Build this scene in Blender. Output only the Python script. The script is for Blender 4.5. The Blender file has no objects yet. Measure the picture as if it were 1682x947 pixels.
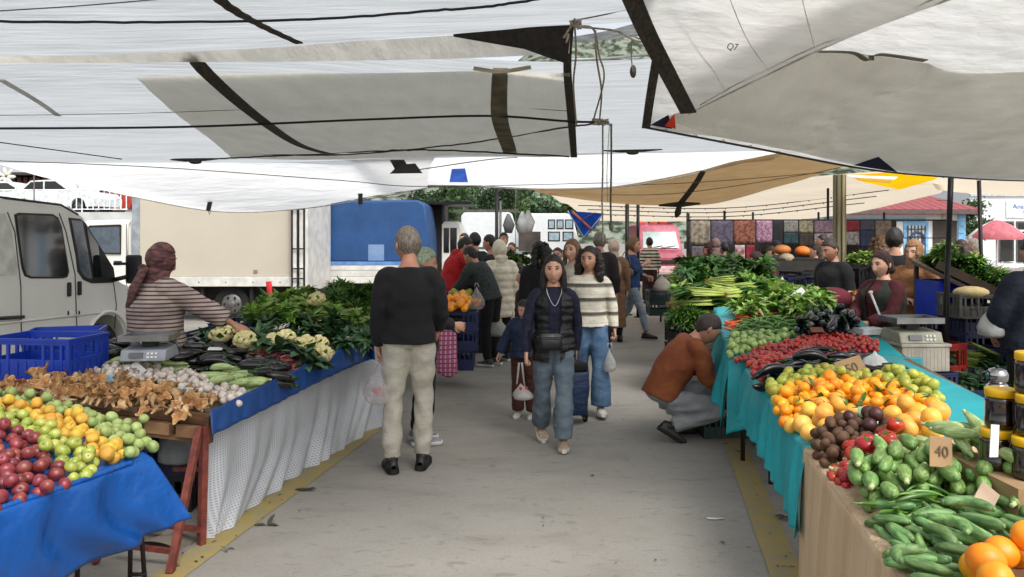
import bpy, bmesh, math, random
import numpy as np
from mathutils import Vector, Matrix, Euler, noise
random.seed(11); rng = np.random.default_rng(5)
PI = math.pi
SC = bpy.context.scene; COL = SC.collection
F, CX, HY, HC = 1250.0, 841.0, 392.0, 1.70      # focal length in photo pixels, principal column, horizon row, eye height
def P(px, py, Y): return Vector(((px-CX)/F*Y, Y, HC-(py-HY)/F*Y))
def G(px, py, z=0.0): return P(px, py, (HC-z)*F/(py-HY))
# ---------------------------------------------------------------- materials
def lin(c):
    if isinstance(c, str):
        c = [int(c[i:i+2], 16)/255 for i in (0, 2, 4)]
        c = [x/12.92 if x <= .04045 else ((x+.055)/1.055)**2.4 for x in c]
    return (c[0], c[1], c[2], 1)
MC = {}
def M(name, col, rough=.6, var=.18, scale=6, bump=0, bscale=60, col2=None, rnd=0, hue=0, metal=0, stretch=None, transl=0, coat=0, alpha=1,
      stripes=None, sharp=.5, spec=.5, sss=0, bdist=.01, gen=None, detail=4, check=None, bdet=3):
    if name in MC: return MC[name]
    m = bpy.data.materials.new(name); MC[name] = m; m.use_nodes = True
    nt = m.node_tree; N = nt.nodes; L = nt.links; N.clear()
    out = N.new('ShaderNodeOutputMaterial'); b = N.new('ShaderNodeBsdfPrincipled')
    tc = N.new('ShaderNodeTexCoord'); mp = N.new('ShaderNodeMapping'); L.new(tc.outputs['Object'], mp.inputs[0])
    if stretch: mp.inputs['Scale'].default_value = stretch
    c = lin(col); nz = N.new('ShaderNodeTexNoise'); nz.inputs['Scale'].default_value = scale; nz.inputs['Detail'].default_value = detail
    L.new(mp.outputs[0], nz.inputs['Vector'])
    mr = N.new('ShaderNodeMapRange'); mr.inputs[1].default_value = .5-.5*sharp*.5; mr.inputs[2].default_value = .5+.5*sharp*.5
    L.new(nz.outputs[0], mr.inputs[0])
    mx = N.new('ShaderNodeMix'); mx.data_type = 'RGBA'; L.new(mr.outputs[0], mx.inputs[0])
    if col2 is not None: A, B = c, lin(col2)
    else: A = tuple(x*(1-var) for x in c[:3])+(1,); B = tuple(min(1, x*(1+var)) for x in c[:3])+(1,)
    mx.inputs[6].default_value = A; mx.inputs[7].default_value = B; src = mx.outputs[2]
    if gen:      # a colour taking over towards one end: (axis, start, end, colour)
        sp = N.new('ShaderNodeSeparateXYZ'); L.new(tc.outputs['Object'], sp.inputs[0])
        g = N.new('ShaderNodeMapRange'); g.inputs[1].default_value = gen[1]; g.inputs[2].default_value = gen[2]; L.new(sp.outputs[gen[0]], g.inputs[0])
        m2 = N.new('ShaderNodeMix'); m2.data_type = 'RGBA'; L.new(g.outputs[0], m2.inputs[0]); L.new(src, m2.inputs[6]); m2.inputs[7].default_value = lin(gen[3]); src = m2.outputs[2]
    for st in (stripes or []):   # (axis, period, duty, colour, phase)
        sp = N.new('ShaderNodeSeparateXYZ'); L.new(tc.outputs['Object'], sp.inputs[0])
        a = N.new('ShaderNodeMath'); a.operation = 'MULTIPLY_ADD'; a.inputs[1].default_value = 1/st[1]; a.inputs[2].default_value = (st[4] if len(st) > 4 else 0)+100
        L.new(sp.outputs[st[0]], a.inputs[0])
        f = N.new('ShaderNodeMath'); f.operation = 'FRACT'; L.new(a.outputs[0], f.inputs[0])
        q = N.new('ShaderNodeMath'); q.operation = 'LESS_THAN'; q.inputs[1].default_value = st[2]; L.new(f.outputs[0], q.inputs[0])
        m2 = N.new('ShaderNodeMix'); m2.data_type = 'RGBA'; L.new(q.outputs[0], m2.inputs[0]); L.new(src, m2.inputs[6]); m2.inputs[7].default_value = lin(st[3]); src = m2.outputs[2]
    if check:    # (scale, colour, threshold) blotchy printed pattern
        vo = N.new('ShaderNodeTexVoronoi'); vo.inputs['Scale'].default_value = check[0]; L.new(mp.outputs[0], vo.inputs['Vector'])
        q = N.new('ShaderNodeMath'); q.operation = 'LESS_THAN'; q.inputs[1].default_value = check[2]; L.new(vo.outputs['Distance'], q.inputs[0])
        m2 = N.new('ShaderNodeMix'); m2.data_type = 'RGBA'; L.new(q.outputs[0], m2.inputs[0]); L.new(src, m2.inputs[6]); m2.inputs[7].default_value = lin(check[1]); src = m2.outputs[2]
    if rnd or hue:
        oi = N.new('ShaderNodeObjectInfo'); hs = N.new('ShaderNodeHueSaturation'); L.new(src, hs.inputs['Color'])
        r1 = N.new('ShaderNodeMapRange'); r1.inputs[3].default_value = 1-rnd; r1.inputs[4].default_value = 1+rnd; L.new(oi.outputs['Random'], r1.inputs[0]); L.new(r1.outputs[0], hs.inputs['Value'])
        ww = N.new('ShaderNodeMath'); ww.operation = 'MULTIPLY'; ww.inputs[1].default_value = 7.31; L.new(oi.outputs['Random'], ww.inputs[0])
        fr = N.new('ShaderNodeMath'); fr.operation = 'FRACT'; L.new(ww.outputs[0], fr.inputs[0])
        r2 = N.new('ShaderNodeMapRange'); r2.inputs[3].default_value = .5-hue; r2.inputs[4].default_value = .5+hue; L.new(fr.outputs[0], r2.inputs[0]); L.new(r2.outputs[0], hs.inputs['Hue'])
        src = hs.outputs[0]
    L.new(src, b.inputs['Base Color']); b.inputs['Roughness'].default_value = rough; b.inputs['Metallic'].default_value = metal
    b.inputs['Specular IOR Level'].default_value = spec; b.inputs['Coat Weight'].default_value = coat; b.inputs['Coat Roughness'].default_value = .1
    if sss: b.inputs['Subsurface Weight'].default_value = sss; b.inputs['Subsurface Scale'].default_value = .01
    nrm = None
    if bump:
        n2 = N.new('ShaderNodeTexNoise'); n2.inputs['Scale'].default_value = bscale; n2.inputs['Detail'].default_value = bdet; L.new(mp.outputs[0], n2.inputs['Vector'])
        bp = N.new('ShaderNodeBump'); bp.inputs['Strength'].default_value = bump; bp.inputs['Distance'].default_value = bdist
        L.new(n2.outputs[0], bp.inputs['Height']); nrm = bp.outputs[0]; L.new(nrm, b.inputs['Normal'])
    sh = b.outputs[0]
    if transl:
        t = N.new('ShaderNodeBsdfTranslucent'); L.new(src, t.inputs[0])
        if nrm: L.new(nrm, t.inputs['Normal'])
        ms = N.new('ShaderNodeMixShader'); ms.inputs[0].default_value = transl; L.new(sh, ms.inputs[1]); L.new(t.outputs[0], ms.inputs[2]); sh = ms.outputs[0]
    if alpha < 1:
        t = N.new('ShaderNodeBsdfTransparent'); ms = N.new('ShaderNodeMixShader'); ms.inputs[0].default_value = alpha
        L.new(t.outputs[0], ms.inputs[1]); L.new(sh, ms.inputs[2]); sh = ms.outputs[0]
    L.new(sh, out.inputs[0]); return m
def glassmat(name, col, rough=.05, metal=0):
    return M(name, col, rough=rough, var=.05, spec=.9, coat=.6)
# ---------------------------------------------------------------- mesh helpers
class MB:
    """collects verts / faces (with material slots) and links ONE mesh object"""
    def __init__(s): s.v = []; s.f = []; s.m = []; s.n = 0
    def add(s, v, f, mi=0):
        v = np.asarray(v, float).reshape(-1, 3); s.v.append(v); k = s.n
        s.f += [tuple(i+k for i in q) for q in f]; s.m += [mi]*len(f); s.n += len(v); return s
    def box(s, c, d, R=None, mi=0, taper=1.0):
        x, y, z = d[0]/2, d[1]/2, d[2]/2
        v = np.array([(-x,-y,-z),(x,-y,-z),(x,y,-z),(-x,y,-z),(-x*taper,-y*taper,z),(x*taper,-y*taper,z),(x*taper,y*taper,z),(-x*taper,y*taper,z)])
        if R is not None: v = v @ np.array(R).T
        return s.add(v+np.array(c), [(3,2,1,0),(4,5,6,7),(0,1,5,4),(1,2,6,5),(2,3,7,6),(3,0,4,7)], mi)
    def bb(s, a, b, mi=0):
        a, b = np.array(a, float), np.array(b, float); return s.box((a+b)/2, np.abs(b-a), mi=mi)
    def tube(s, pts, r, n=8, mi=0, caps=True, flat=1.0, side=None):
        pts = [np.array(p, float) for p in pts]; k = len(pts)
        r = [r]*k if np.isscalar(r) else list(r); V = []
        ref = np.array(side, float) if side is not None else None
        for i, p in enumerate(pts):
            t = pts[min(i+1, k-1)]-pts[max(i-1, 0)]; t = t/(np.linalg.norm(t)+1e-9)
            if ref is None: ref = np.array((1., 0, 0)) if abs(t[0]) < .8 else np.array((0, 1., 0))
            a = ref-t*np.dot(ref, t)
            if np.linalg.norm(a) < 1e-4: a = np.cross(t, (0.1, .9, .3))
            a /= np.linalg.norm(a); b = np.cross(t, a)
            if side is None: ref = a
            ri = r[i]; ra, rb = (ri if not np.isscalar(ri) else (ri, ri*flat))
            for j in range(n):
                w = 2*PI*j/n; V.append(p+a*math.cos(w)*ra+b*math.sin(w)*rb)
        Fc = [(i*n+j, i*n+(j+1) % n, (i+1)*n+(j+1) % n, (i+1)*n+j) for i in range(k-1) for j in range(n)]
        if caps: Fc += [tuple(range(n-1, -1, -1)), tuple(range((k-1)*n, k*n))]
        return s.add(V, Fc, mi)
    def cyl(s, a, b, r, n=12, mi=0): return s.tube([a, b], r, n, mi)
    def ell(s, c, d, n=14, k=9, mi=0, R=None, fn=None):
        V = []; 
        for i in range(k+1):
            th = PI*i/k
            for j in range(n):
                ph = 2*PI*j/n; V.append((math.sin(th)*math.cos(ph), math.sin(th)*math.sin(ph), math.cos(th)))
        V = np.array(V)
        if fn is not None: V = fn(V)
        V = V*np.array(d)
        if R is not None: V = V @ np.array(R).T
        Fc = [(i*n+j, (i+1)*n+j, (i+1)*n+(j+1) % n, i*n+(j+1) % n) for i in range(k) for j in range(n)]
        return s.add(V+np.array(c), Fc, mi)
    def grid(s, g, mi=0):
        g = np.asarray(g); a, b = g.shape[:2]
        return s.add(g.reshape(-1, 3), [(i*b+j, i*b+j+1, (i+1)*b+j+1, (i+1)*b+j) for i in range(a-1) for j in range(b-1)], mi)
    def leaf(s, p, d, up, L, W, mi=0, curl=.3, seg=3):
        p, d, up = np.array(p, float), np.array(d, float), np.array(up, float); d /= np.linalg.norm(d)+1e-9
        a = np.cross(d, up); a /= np.linalg.norm(a)+1e-9; u = np.cross(a, d); V = []
        for i in range(seg+1):
            t = i/seg; w = W*math.sin(PI*min(1, .12+.86*t))**.8*.5; q = p+d*L*t-u*curl*L*t*t
            V += [q-a*w+u*w*.35, q, q+a*w+u*w*.35]
        Fc = []
        for i in range(seg): k = i*3; Fc += [(k, k+1, k+4, k+3), (k+1, k+2, k+5, k+4)]
        return s.add(V, Fc, mi)
    def mesh(s, name, mats, smooth=True, bevel=0, merge=False):
        me = bpy.data.meshes.new(name); V = np.vstack(s.v)
        me.from_pydata(V.tolist(), [], s.f)
        for m in (mats if isinstance(mats, (list, tuple)) else [mats]): me.materials.append(m)
        me.polygons.foreach_set('material_index', s.m)
        if merge:
            bm = bmesh.new(); bm.from_mesh(me); bmesh.ops.remove_doubles(bm, verts=bm.verts, dist=1e-5); bm.to_mesh(me); bm.free()
        if smooth:
            me.polygons.foreach_set('use_smooth', [True]*len(me.polygons))
        me.update(); return me
    def obj(s, name, mats, parent=None, loc=None, rot=None, smooth=True, bevel=0, subdiv=0, angle=None, merge=False):
        o = bpy.data.objects.new(name, s.mesh(name, mats, smooth, merge=merge)); COL.objects.link(o)
        if parent is not None: o.parent = parent
        if loc is not None: o.location = loc
        if rot is not None: o.rotation_euler = rot if not np.isscalar(rot) else (0, 0, rot)
        if bevel:
            b = o.modifiers.new('b', 'BEVEL'); b.width = bevel; b.segments = 2; b.limit_method = 'ANGLE'; b.angle_limit = .6
        if subdiv:
            b = o.modifiers.new('s', 'SUBSURF'); b.levels = b.render_levels = subdiv
        if smooth and angle is not None:
            o.data.set_sharp_from_angle(angle=angle)
        return o
def tag(o, label=None, cat=None, group=None, kind=None):
    if label: o['label'] = label
    if cat: o['category'] = cat
    if group: o['group'] = group
    if kind: o['kind'] = kind
    return o
def empty(name, loc, rz=0, label=None, cat=None, group=None):
    o = bpy.data.objects.new(name, None); COL.objects.link(o); o.location = loc; o.rotation_euler = (0, 0, rz); o.empty_display_size = .05
    return tag(o, label, cat, group)
def copy_tree(o, parent=None):
    c = o.copy(); COL.objects.link(c)
    if parent is not None: c.parent = parent
    for ch in list(o.children): copy_tree(ch, c)
    return c
def box(name, a, b, m, parent=None, bevel=0, **k):
    return MB().bb(a, b).obj(name, m, parent, smooth=False, bevel=bevel, **k)
def catmull(pts, n):
    pts = np.array(pts, float); k = len(pts); out = []
    for i in range(n):
        t = i/(n-1)*(k-1); j = min(int(t), k-2); f = t-j
        p0 = pts[j-1] if j > 0 else 2*pts[0]-pts[1]; p3 = pts[j+2] if j+2 < k else 2*pts[-1]-pts[-2]; p1, p2 = pts[j], pts[j+1]
        out.append(.5*((2*p1)+(-p0+p2)*f+(2*p0-5*p1+4*p2-p3)*f*f+(-p0+3*p1-3*p2+p3)*f**3))
    return np.array(out)
def sheet(rows, nu=60, nv=40):
    """rows of (px,py,Y) control points -> smooth world-space grid"""
    R = [catmull([P(*q) for q in r], nu) for r in rows]
    return np.array([catmull([r[i] for r in R], nv) for i in range(nu)]).transpose(1, 0, 2)
def wave(g, amp, f=(3, 9), seed=0):
    r = np.random.default_rng(seed); g = g.copy(); d = np.zeros(g.shape[:2])
    for i in range(7):
        a, b, c = r.uniform(-f[0], f[0]), r.uniform(-f[1], f[1]), r.uniform(0, 6.3); d += np.sin(g[..., 0]*a+g[..., 1]*b+c)/7
    g[..., 2] += amp*d*2; return g
def text(s, size, m, parent, loc, rot, name='writing', ext=.001, align='CENTER', shear=0):
    cu = bpy.data.curves.new(name, 'FONT'); cu.body = s; cu.size = size; cu.extrude = ext; cu.align_x = align; cu.align_y = 'CENTER'; cu.shear = shear
    o = bpy.data.objects.new(name, cu); dg = bpy.context.evaluated_depsgraph_get(); COL.objects.link(o); dg.update()
    me = bpy.data.meshes.new_from_object(o.evaluated_get(bpy.context.evaluated_depsgraph_get())); bpy.data.objects.remove(o); me.materials.append(m)
    o = bpy.data.objects.new(name, me); COL.objects.link(o); o.parent = parent; o.location = loc; o.rotation_euler = rot; return o
# ---------------------------------------------------------------- world, camera, light
w = bpy.data.worlds.new('World'); SC.world = w; w.use_nodes = True
nt = w.node_tree; bg = nt.nodes['Background']; sk = nt.nodes.new('ShaderNodeTexSky'); sk.sky_type = 'NISHITA'; sk.sun_disc = False
SUN_EL, SUN_AZ = math.radians(52), math.radians(150)
sk.sun_elevation = SUN_EL; sk.sun_rotation = SUN_AZ; sk.air_density = 1.0; sk.dust_density = 4.0; sk.ozone_density = 1.0
hs = nt.nodes.new('ShaderNodeHueSaturation'); hs.inputs['Saturation'].default_value = .28; hs.inputs['Value'].default_value = 1.25
nt.links.new(sk.outputs[0], hs.inputs['Color']); nt.links.new(hs.outputs[0], bg.inputs[0]); bg.inputs[1].default_value = .15
sd = bpy.data.lights.new('sun', 'SUN'); sd.energy = 1.5; sd.angle = math.radians(20); sd.color = (1, .97, .93)
so = bpy.data.objects.new('sun', sd); COL.objects.link(so)
sv = Vector((math.sin(SUN_AZ)*math.cos(SUN_EL), math.cos(SUN_AZ)*math.cos(SUN_EL), math.sin(SUN_EL)))
so.rotation_euler = sv.to_track_quat('Z', 'Y').to_euler(); so.location = (0, 0, 30)
cd = bpy.data.cameras.new('camera'); co = bpy.data.objects.new('camera', cd); COL.objects.link(co); SC.camera = co
co.location = (0, 0, HC); co.rotation_euler = (PI/2, 0, 0); cd.lens = 36*F/1682; cd.sensor_width = 36; cd.shift_y = -(473.5-HY)/1682
cd.clip_start = .05; cd.clip_end = 3000
SC.view_settings.view_transform = 'Standard'; SC.view_settings.look = 'None'; SC.view_settings.exposure = 0.42; SC.view_settings.gamma = 1
SC.render.engine = 'CYCLES'; cy = SC.cycles; cy.use_denoising = True; cy.max_bounces = 8; cy.diffuse_bounces = 4; cy.transmission_bounces = 6; cy.transparent_max_bounces = 12
cy.caustics_reflective = False; cy.caustics_refractive = False; cy.sample_clamp_indirect = 6
SC.render.film_transparent = False
# ================================================================ GROUND
mg = M('concrete', '87837c', rough=.85, scale=.9, col2='9b978f', bump=.15, bscale=90, bdist=.004, stretch=(.8, 1.3, 1), sharp=1.0, detail=10)
def ground_nodes(m):        # trodden-in dirt and broom marks on top of the base tone
    nt = m.node_tree; N = nt.nodes; L = nt.links; b = [n for n in N if n.type == 'BSDF_PRINCIPLED'][0]; s0 = b.inputs['Base Color'].links[0].from_socket
    tc = [n for n in N if n.type == 'TEX_COORD'][0]
    def lay(scale, st, lo, hi, col, amt, src, det=6, dist=0):
        mp = N.new('ShaderNodeMapping'); mp.inputs['Scale'].default_value = st; L.new(tc.outputs['Object'], mp.inputs[0])
        n = N.new('ShaderNodeTexNoise'); n.inputs['Scale'].default_value = scale; n.inputs['Detail'].default_value = det; n.inputs['Distortion'].default_value = dist; L.new(mp.outputs[0], n.inputs['Vector'])
        r = N.new('ShaderNodeMapRange'); r.inputs[1].default_value = lo; r.inputs[2].default_value = hi; r.inputs[4].default_value = amt; L.new(n.outputs[0], r.inputs[0])
        x = N.new('ShaderNodeMix'); x.data_type = 'RGBA'; L.new(r.outputs[0], x.inputs[0]); L.new(src, x.inputs[6]); x.inputs[7].default_value = lin(col); return x.outputs[2]
    s = lay(2.4, (.55, 1.5, 1), .52, .72, '716b62', .42, s0, 9, .6)
    s = lay(14, (.6, 1.4, 1), .58, .7, '5c564c', .4, s, 6, .8)
    s = lay(.6, (1, 1, 1), .5, .7, '958b7b', .3, s, 5)
    s = lay(200, (1, 1, 1), .5, .62, '5f5a52', .45, s, 2)
    s = lay(60, (.5, 3, 1), .62, .68, '4c473f', .55, s, 3)
    L.new(s, b.inputs['Base Color'])
ground_nodes(mg)
tag(MB().grid([[(-900, -30, 0), (900, -30, 0)], [(-900, 1500, 0), (900, 1500, 0)]]).obj('ground', mg), kind='structure')
my = M('yellow_paint', 'a08a4a', rough=.8, scale=9, col2='8d8467', sharp=.7, detail=9)
for pts in ([(-1.98, 2.2), (-1.70, 4.0), (-1.47, 5.4), (-1.25, 6.8)], [(1.17, 2.6), (1.455, 4.2), (1.79, 6.0), (1.95, 6.9)]):
    g = np.array([[(x-.085, y, .004), (x+.085, y, .004)] for x, y in catmull([(a, b, 0) for a, b in pts], 12)[:, :2]])
    tag(MB().grid(g).obj('painted_line', my), kind='structure')
# litter on the floor
ml = M('dry_leaf', '4d4a35', rough=.8, rnd=.4)
for i, (px, py, L, lab) in enumerate([(440, 862, .09, 'dark wilted leaf lying in the aisle beside the left yellow line'), (378, 902, .05, 'small dark scrap on the floor near the trestle'),
        (1245, 730, .07, 'brown leaf on the right yellow line near the teal cloth'), (1215, 742, .06, 'dark leaf on the aisle floor just left of the right yellow line'), (1195, 728, .05, 'small leaf scrap beside the crouching man'),
        (1285, 850, .10, 'thin dark twig lying on the right yellow line'), (972, 780, .04, 'tiny dark scrap in the middle of the aisle'), (500, 805, .12, 'reddish peel lying next to the white perforated skirt'),
        (1110, 592, .05, 'small dark scrap on the aisle floor behind the crouching man'), (1190, 890, .03, 'tiny scrap on the aisle floor, nearest the camera')]):
    g = G(px, py, .006); mb = MB()
    for k in range(3): mb.leaf((random.uniform(-.02, .02), random.uniform(-.01, .01), .001), (random.uniform(-1, 1), random.uniform(-.3, .3), .08), (0, 0, 1), L*random.uniform(.5, 1), L*.35, curl=.2)
    tag(mb.obj('litter', ml, loc=g), lab, 'litter', 'litter on the floor', 'thing')
mb = MB().grid(wave(np.array([[(x, y, .004) for x in np.linspace(-.05, .05, 5)] for y in np.linspace(-.015, .015, 4)]), .004, (60, 60)))
tag(mb.obj('paper_scrap', M('paper_white', 'd8d8d4', rough=.7), loc=G(1175, 852, .003)), 'small white paper scrap lying flat in the aisle', 'litter', 'litter on the floor', 'thing')
tag(MB().ell((0, 0, .022), (.022, .02, .021)).ell((.02, .0, .03), (.012, .004, .004)).obj('rotten_fruit', M('rot', '6d2a1e', rough=.5), loc=G(157, 927, 0)), 'small wrinkled red fruit fallen on the floor under the apple stall', 'fruit')
mlb = M('leaf_bit', '55513a', rough=.85, rnd=.5)
for i in range(46):
    s_ = random.random(); px, py = ((283+(1-s_)*215+random.uniform(-40, 40), 940-(1-s_)*150+random.uniform(-8, 8)) if i % 3 == 0 else (1225+s_*80+random.uniform(-25, 30), 722+s_*215+random.uniform(-8, 8)) if i % 3 == 1 else (random.uniform(480, 1230), random.uniform(600, 940)))
    mb = MB(); mb.leaf((0, 0, .002), (random.uniform(-1, 1), random.uniform(-1, 1), .1), (0, 0, 1), random.uniform(.012, .035), random.uniform(.006, .014), 0, curl=.2)
    tag(mb.obj('litter', mlb, loc=G(px, py, .006)), 'tiny dry leaf bit scattered over the aisle floor', 'litter', 'tiny leaf bits on the floor', 'thing')
# ================================================================ TARPS
def tarpmat(name, col, tr=.62, st=(1, 9, 3), bump=.5, col2=None, scale=1.6, bd=.05, rough=.7):
    return M(name, col, rough=rough, scale=scale, stretch=st, col2=col2, var=.05, transl=tr, bump=bump, bscale=2.2, bdist=bd, sharp=.9, spec=.2, detail=8, bdet=7)
mw = tarpmat('tarp_white', 'bec2c4', .72, col2='acb0b2'); mw2 = tarpmat('tarp_bright', 'f6f6f4', .8, (1.2, 5, 2), .5, col2='eeeeec')
mgy = tarpmat('tarp_grey', 'c2bfb4', .68, (3, 1.2, 2), .7, col2='cfccc2', bd=.06); mgl = tarpmat('tarp_light_grey', 'd9d8d4', .66, (1.5, 3, 2), .7, col2='c8c6c1', scale=3, bd=.06)
mtan = tarpmat('tarp_tan', 'a88e68', .5, (2, 2, 2), .35, col2='9c815a'); mbei = tarpmat('tarp_beige', 'd9cdb9', .7, (1, 5, 2), .4, col2='cfc3ae')
myl = M('tarp_yellow', 'f0b400', rough=.6, transl=.7, var=.08, scale=3); mst = M('webbing', '38342e', rough=.85, var=.4, scale=60, stretch=(1, .3, 1), bump=.3, bscale=200, bdist=.002)
mnavy = M('navy_patch', '10123a', rough=.7); mred = M('red_patch', 'd63a1c', rough=.6); mtr = tarpmat('tarp_thin', 'c9ccca', .8, (2, 6, 2), .5, col2='bfc2c0')
def tarp(name, rows, m, label, amp=.02, f=(2, 8), nu=90, nv=60, seed=1, parent=None, fine=.004):
    g = sheet(rows, nu, nv); g = wave(g, amp, f, seed); g = wave(g, fine, (f[0]*2, f[1]*5), seed+7)
    o = MB().grid(g).obj(name, m, parent)
    if parent is None: tag(o, label, 'tarp', 'market canopy tarpaulins')
    return g, o
def strap(name, pts, wd, m, parent=None, th=.003, n=40, wob=0):
    c = catmull([P(*p) for p in pts], n); V = []
    for i, p in enumerate(c):
        t = c[min(i+1, n-1)]-c[max(i-1, 0)]; t /= np.linalg.norm(t); view = p-np.array((0, 0, HC)); view /= np.linalg.norm(view)
        up = np.array((0, 0, 1.)) if abs(t[2]) < .7 else np.array((0, 1., 0)); a = np.cross(t, up); a /= np.linalg.norm(a); b = np.cross(t, a)
        ww = wd if np.isscalar(wd) else wd[0]+(wd[1]-wd[0])*i/(n-1); ww *= 1+wob*math.sin(i*1.7)
        V.append([p-a*ww/2-b*th, p+a*ww/2-b*th, p+a*ww/2+b*th, p-a*ww/2+b*th])
    V = np.array(V).reshape(-1, 3)
    f = [(i*4+j, i*4+(j+1) % 4, i*4+4+(j+1) % 4, i*4+4+j) for i in range(n-1) for j in range(4)]+[(3, 2, 1, 0), (n*4-4, n*4-3, n*4-2, n*4-1)]
    return MB().add(V, f).obj(name, m, parent, smooth=False)
def rope(name, pts, r, m, label=None, group='ropes and cords under the canopy', n=40, jit=0, parent=None, cat='rope'):
    c = catmull([P(*p) for p in pts], n)
    if jit:
        rr = np.random.default_rng(len(pts)*7+n); c[1:-1] += rr.normal(0, jit, (n-2, 3))
    o = MB().tube(c, r, 6).obj(name, m, parent)
    if label: tag(o, label, cat, group)
    return o
mblk = M('black_cord', '171614', rough=.7); mrope = M('rope_pale', '8f8877', rough=.9, bump=.4, bscale=200, var=.3, scale=40); mropeg = M('rope_grey', '55524b', rough=.9, var=.3, scale=40)
# nearest strip, overhead left
gA, tA = tarp('canopy_tarp', [[(-500, -420, 2.3), (300, -420, 2.3), (1130, -420, 2.3)], [(-350, -40, 3.6), (350, -45, 3.6), (1100, -60, 3.5)], [(-300, 99, 4.8), (300, 83, 4.7), (640, 64, 4.6), (1040, 36, 4.4)]], mw,
              'white overhead tarp nearest the camera with fine cross creases', .012, (2, 7), seed=3)
strap('webbing_strap', [(300, -60, 3.55), (368, 5, 3.75), (430, 42, 4.15), (492, 71, 4.5)], (.075, .05), mst, tA, wob=.12)
# valance hanging down off its far edge: shades the band below it
tarp('canopy_tarp', [[(-300, 98, 4.82), (300, 84, 4.72), (640, 64, 4.62), (937, 44, 4.5)], [(-300, 104, 4.9), (300, 102, 4.8), (640, 99, 4.75), (935, 88, 4.6)]], mgy,
     'narrow grey beige valance strip under the first white tarp', .004, (3, 5), nv=12, seed=4)
g = [[P(745, 57, 4.55)+Vector((0, -.02, 0)), P(840, 49, 4.5)+Vector((0, -.02, 0)), P(938, 38, 4.45)+Vector((0, -.02, 0))], [P(745, 60, 4.55), P(860, 80, 4.55), P(932, 105, 4.55)]]
tag(MB().grid([[tuple(q) for q in r] for r in g]).obj('dark_gusset', M('dark_mesh', '26231f', rough=.9, var=.3, scale=30)), 'dark triangular gusset at the right corner of the grey overlay', 'tarp', 'market canopy tarpaulins')
# big middle sheet
gC, tC = tarp('canopy_tarp', [[(-420, 60, 5.1), (300, 52, 5.1), (800, 98, 5.1), (1140, 92, 5.2)], [(-300, 180, 7.0), (350, 186, 7.2), (800, 180, 7.2), (1180, 170, 7.2)], [(-100, 264, 11.0), (330, 268, 11.2), (800, 258, 11.5), (1330, 246, 11.6)]], mw,
              'large white middle tarp spanning the whole aisle', .02, (1.5, 6), seed=5, nu=120)
strap('webbing_strap', [(310, 84, 4.75), (345, 125, 5.0), (420, 190, 6.0), (490, 237, 7.9), (548, 255, 9.1)], (.11, .10), mst, tC)
o = MB().ell((0, 0, 0), (.07, .03, .03)).obj('tie_knot', mst, loc=P(303, 85, 4.9)); tag(o, 'small dark knot at the near end of the long webbing strap', 'knot')
# grey overlay
gD, tD = tarp('canopy_tarp', [[(222, 127, 5.25), (400, 121, 5.2), (700, 119, 5.2), (936, 116, 5.0)], [(300, 195, 6.6), (520, 196, 6.7), (720, 190, 6.6), (938, 190, 6.2)], [(382, 258, 9.6), (530, 262, 9.9), (720, 256, 9.6), (941, 257, 8.8)]], mgy,
              'grey beige overlay tarp hanging under the middle sheet with a dark right hem', .012, (3, 4), seed=9)
strap('hem', [(937, 36, 4.5), (932, 110, 4.95), (938, 190, 6.0), (943, 258, 8.5)], (.045, .07), mst, tD)
strap('strap_shadow', [(822, 112, 5.05), (820, 150, 5.6), (822, 200, 6.5), (838, 250, 8.8)], (.10, .16), M('band', 'a29c8e', rough=.9, transl=.8), tD)  # shadow of a strap showing through, put on as darker strips with the knuckle
strap('strap_shadow_knuckle', [(778, 112, 5.0), (822, 117, 5.02), (872, 110, 5.0)], (.09, .09), M('band', ''), tD)
rope('cord', [(-60, 211, 6.0), (300, 208, 6.2), (600, 196, 6.3), (800, 190, 6.3), (935, 199, 6.0), (1000, 200, 6.0)], .010, mblk, 'thick black cable crossing the grey overlay tarp')
rope('cord', [(-60, 34, 3.7), (250, 36, 3.8), (520, 31, 3.9), (700, 18, 3.9), (820, 8, 3.8), (930, -10, 3.7)], .007, mblk, 'black cable crossing the nearest white tarp', jit=.0012, n=60)
rope('cord', [(-60, 21, 3.6), (120, 10, 3.6), (290, -4, 3.6)], .003, mropeg, 'thin grey cord at the top left over the nearest tarp')
rope('cord', [(360, 260, 9.4), (470, 255, 9.3), (640, 247, 9), (740, 247, 8.8), (935, 257, 8.4)], .010, mst, 'wavy dark cord along the bottom of the grey overlay', jit=.003, n=50)
rope('cord', [(380, 252, 9.3), (560, 254, 9.1), (760, 236, 8.2), (935, 208, 6.6), (1000, 202, 6.2)], .008, mst, 'dark twisted cord rising to the rope knot', jit=.002, n=60)
rope('cord', [(-40, 228, 8.0), (120, 250, 8.6), (200, 261, 9.2)], .006, mblk, 'short black cord at the left edge under the middle tarp')
rope('cord', [(-60, 190, 6.1), (250, 185, 6.2), (700, 170, 6.2), (935, 182, 6)], .0025, mropeg, 'thin grey line across the grey overlay tarp')
rope('cord', [(-50, 262, 9.5), (250, 274, 10), (560, 296, 10.5), (700, 306, 11), (1000, 300, 11.5)], .006, mropeg, 'thin grey rope along the bright rear skirt')
strap('tarp_crease', [(0, 130, 5.3), (60, 165, 6.3), (96, 190, 7.0)], .05, M('tarp_light_grey', ''), tC, n=12)
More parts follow.
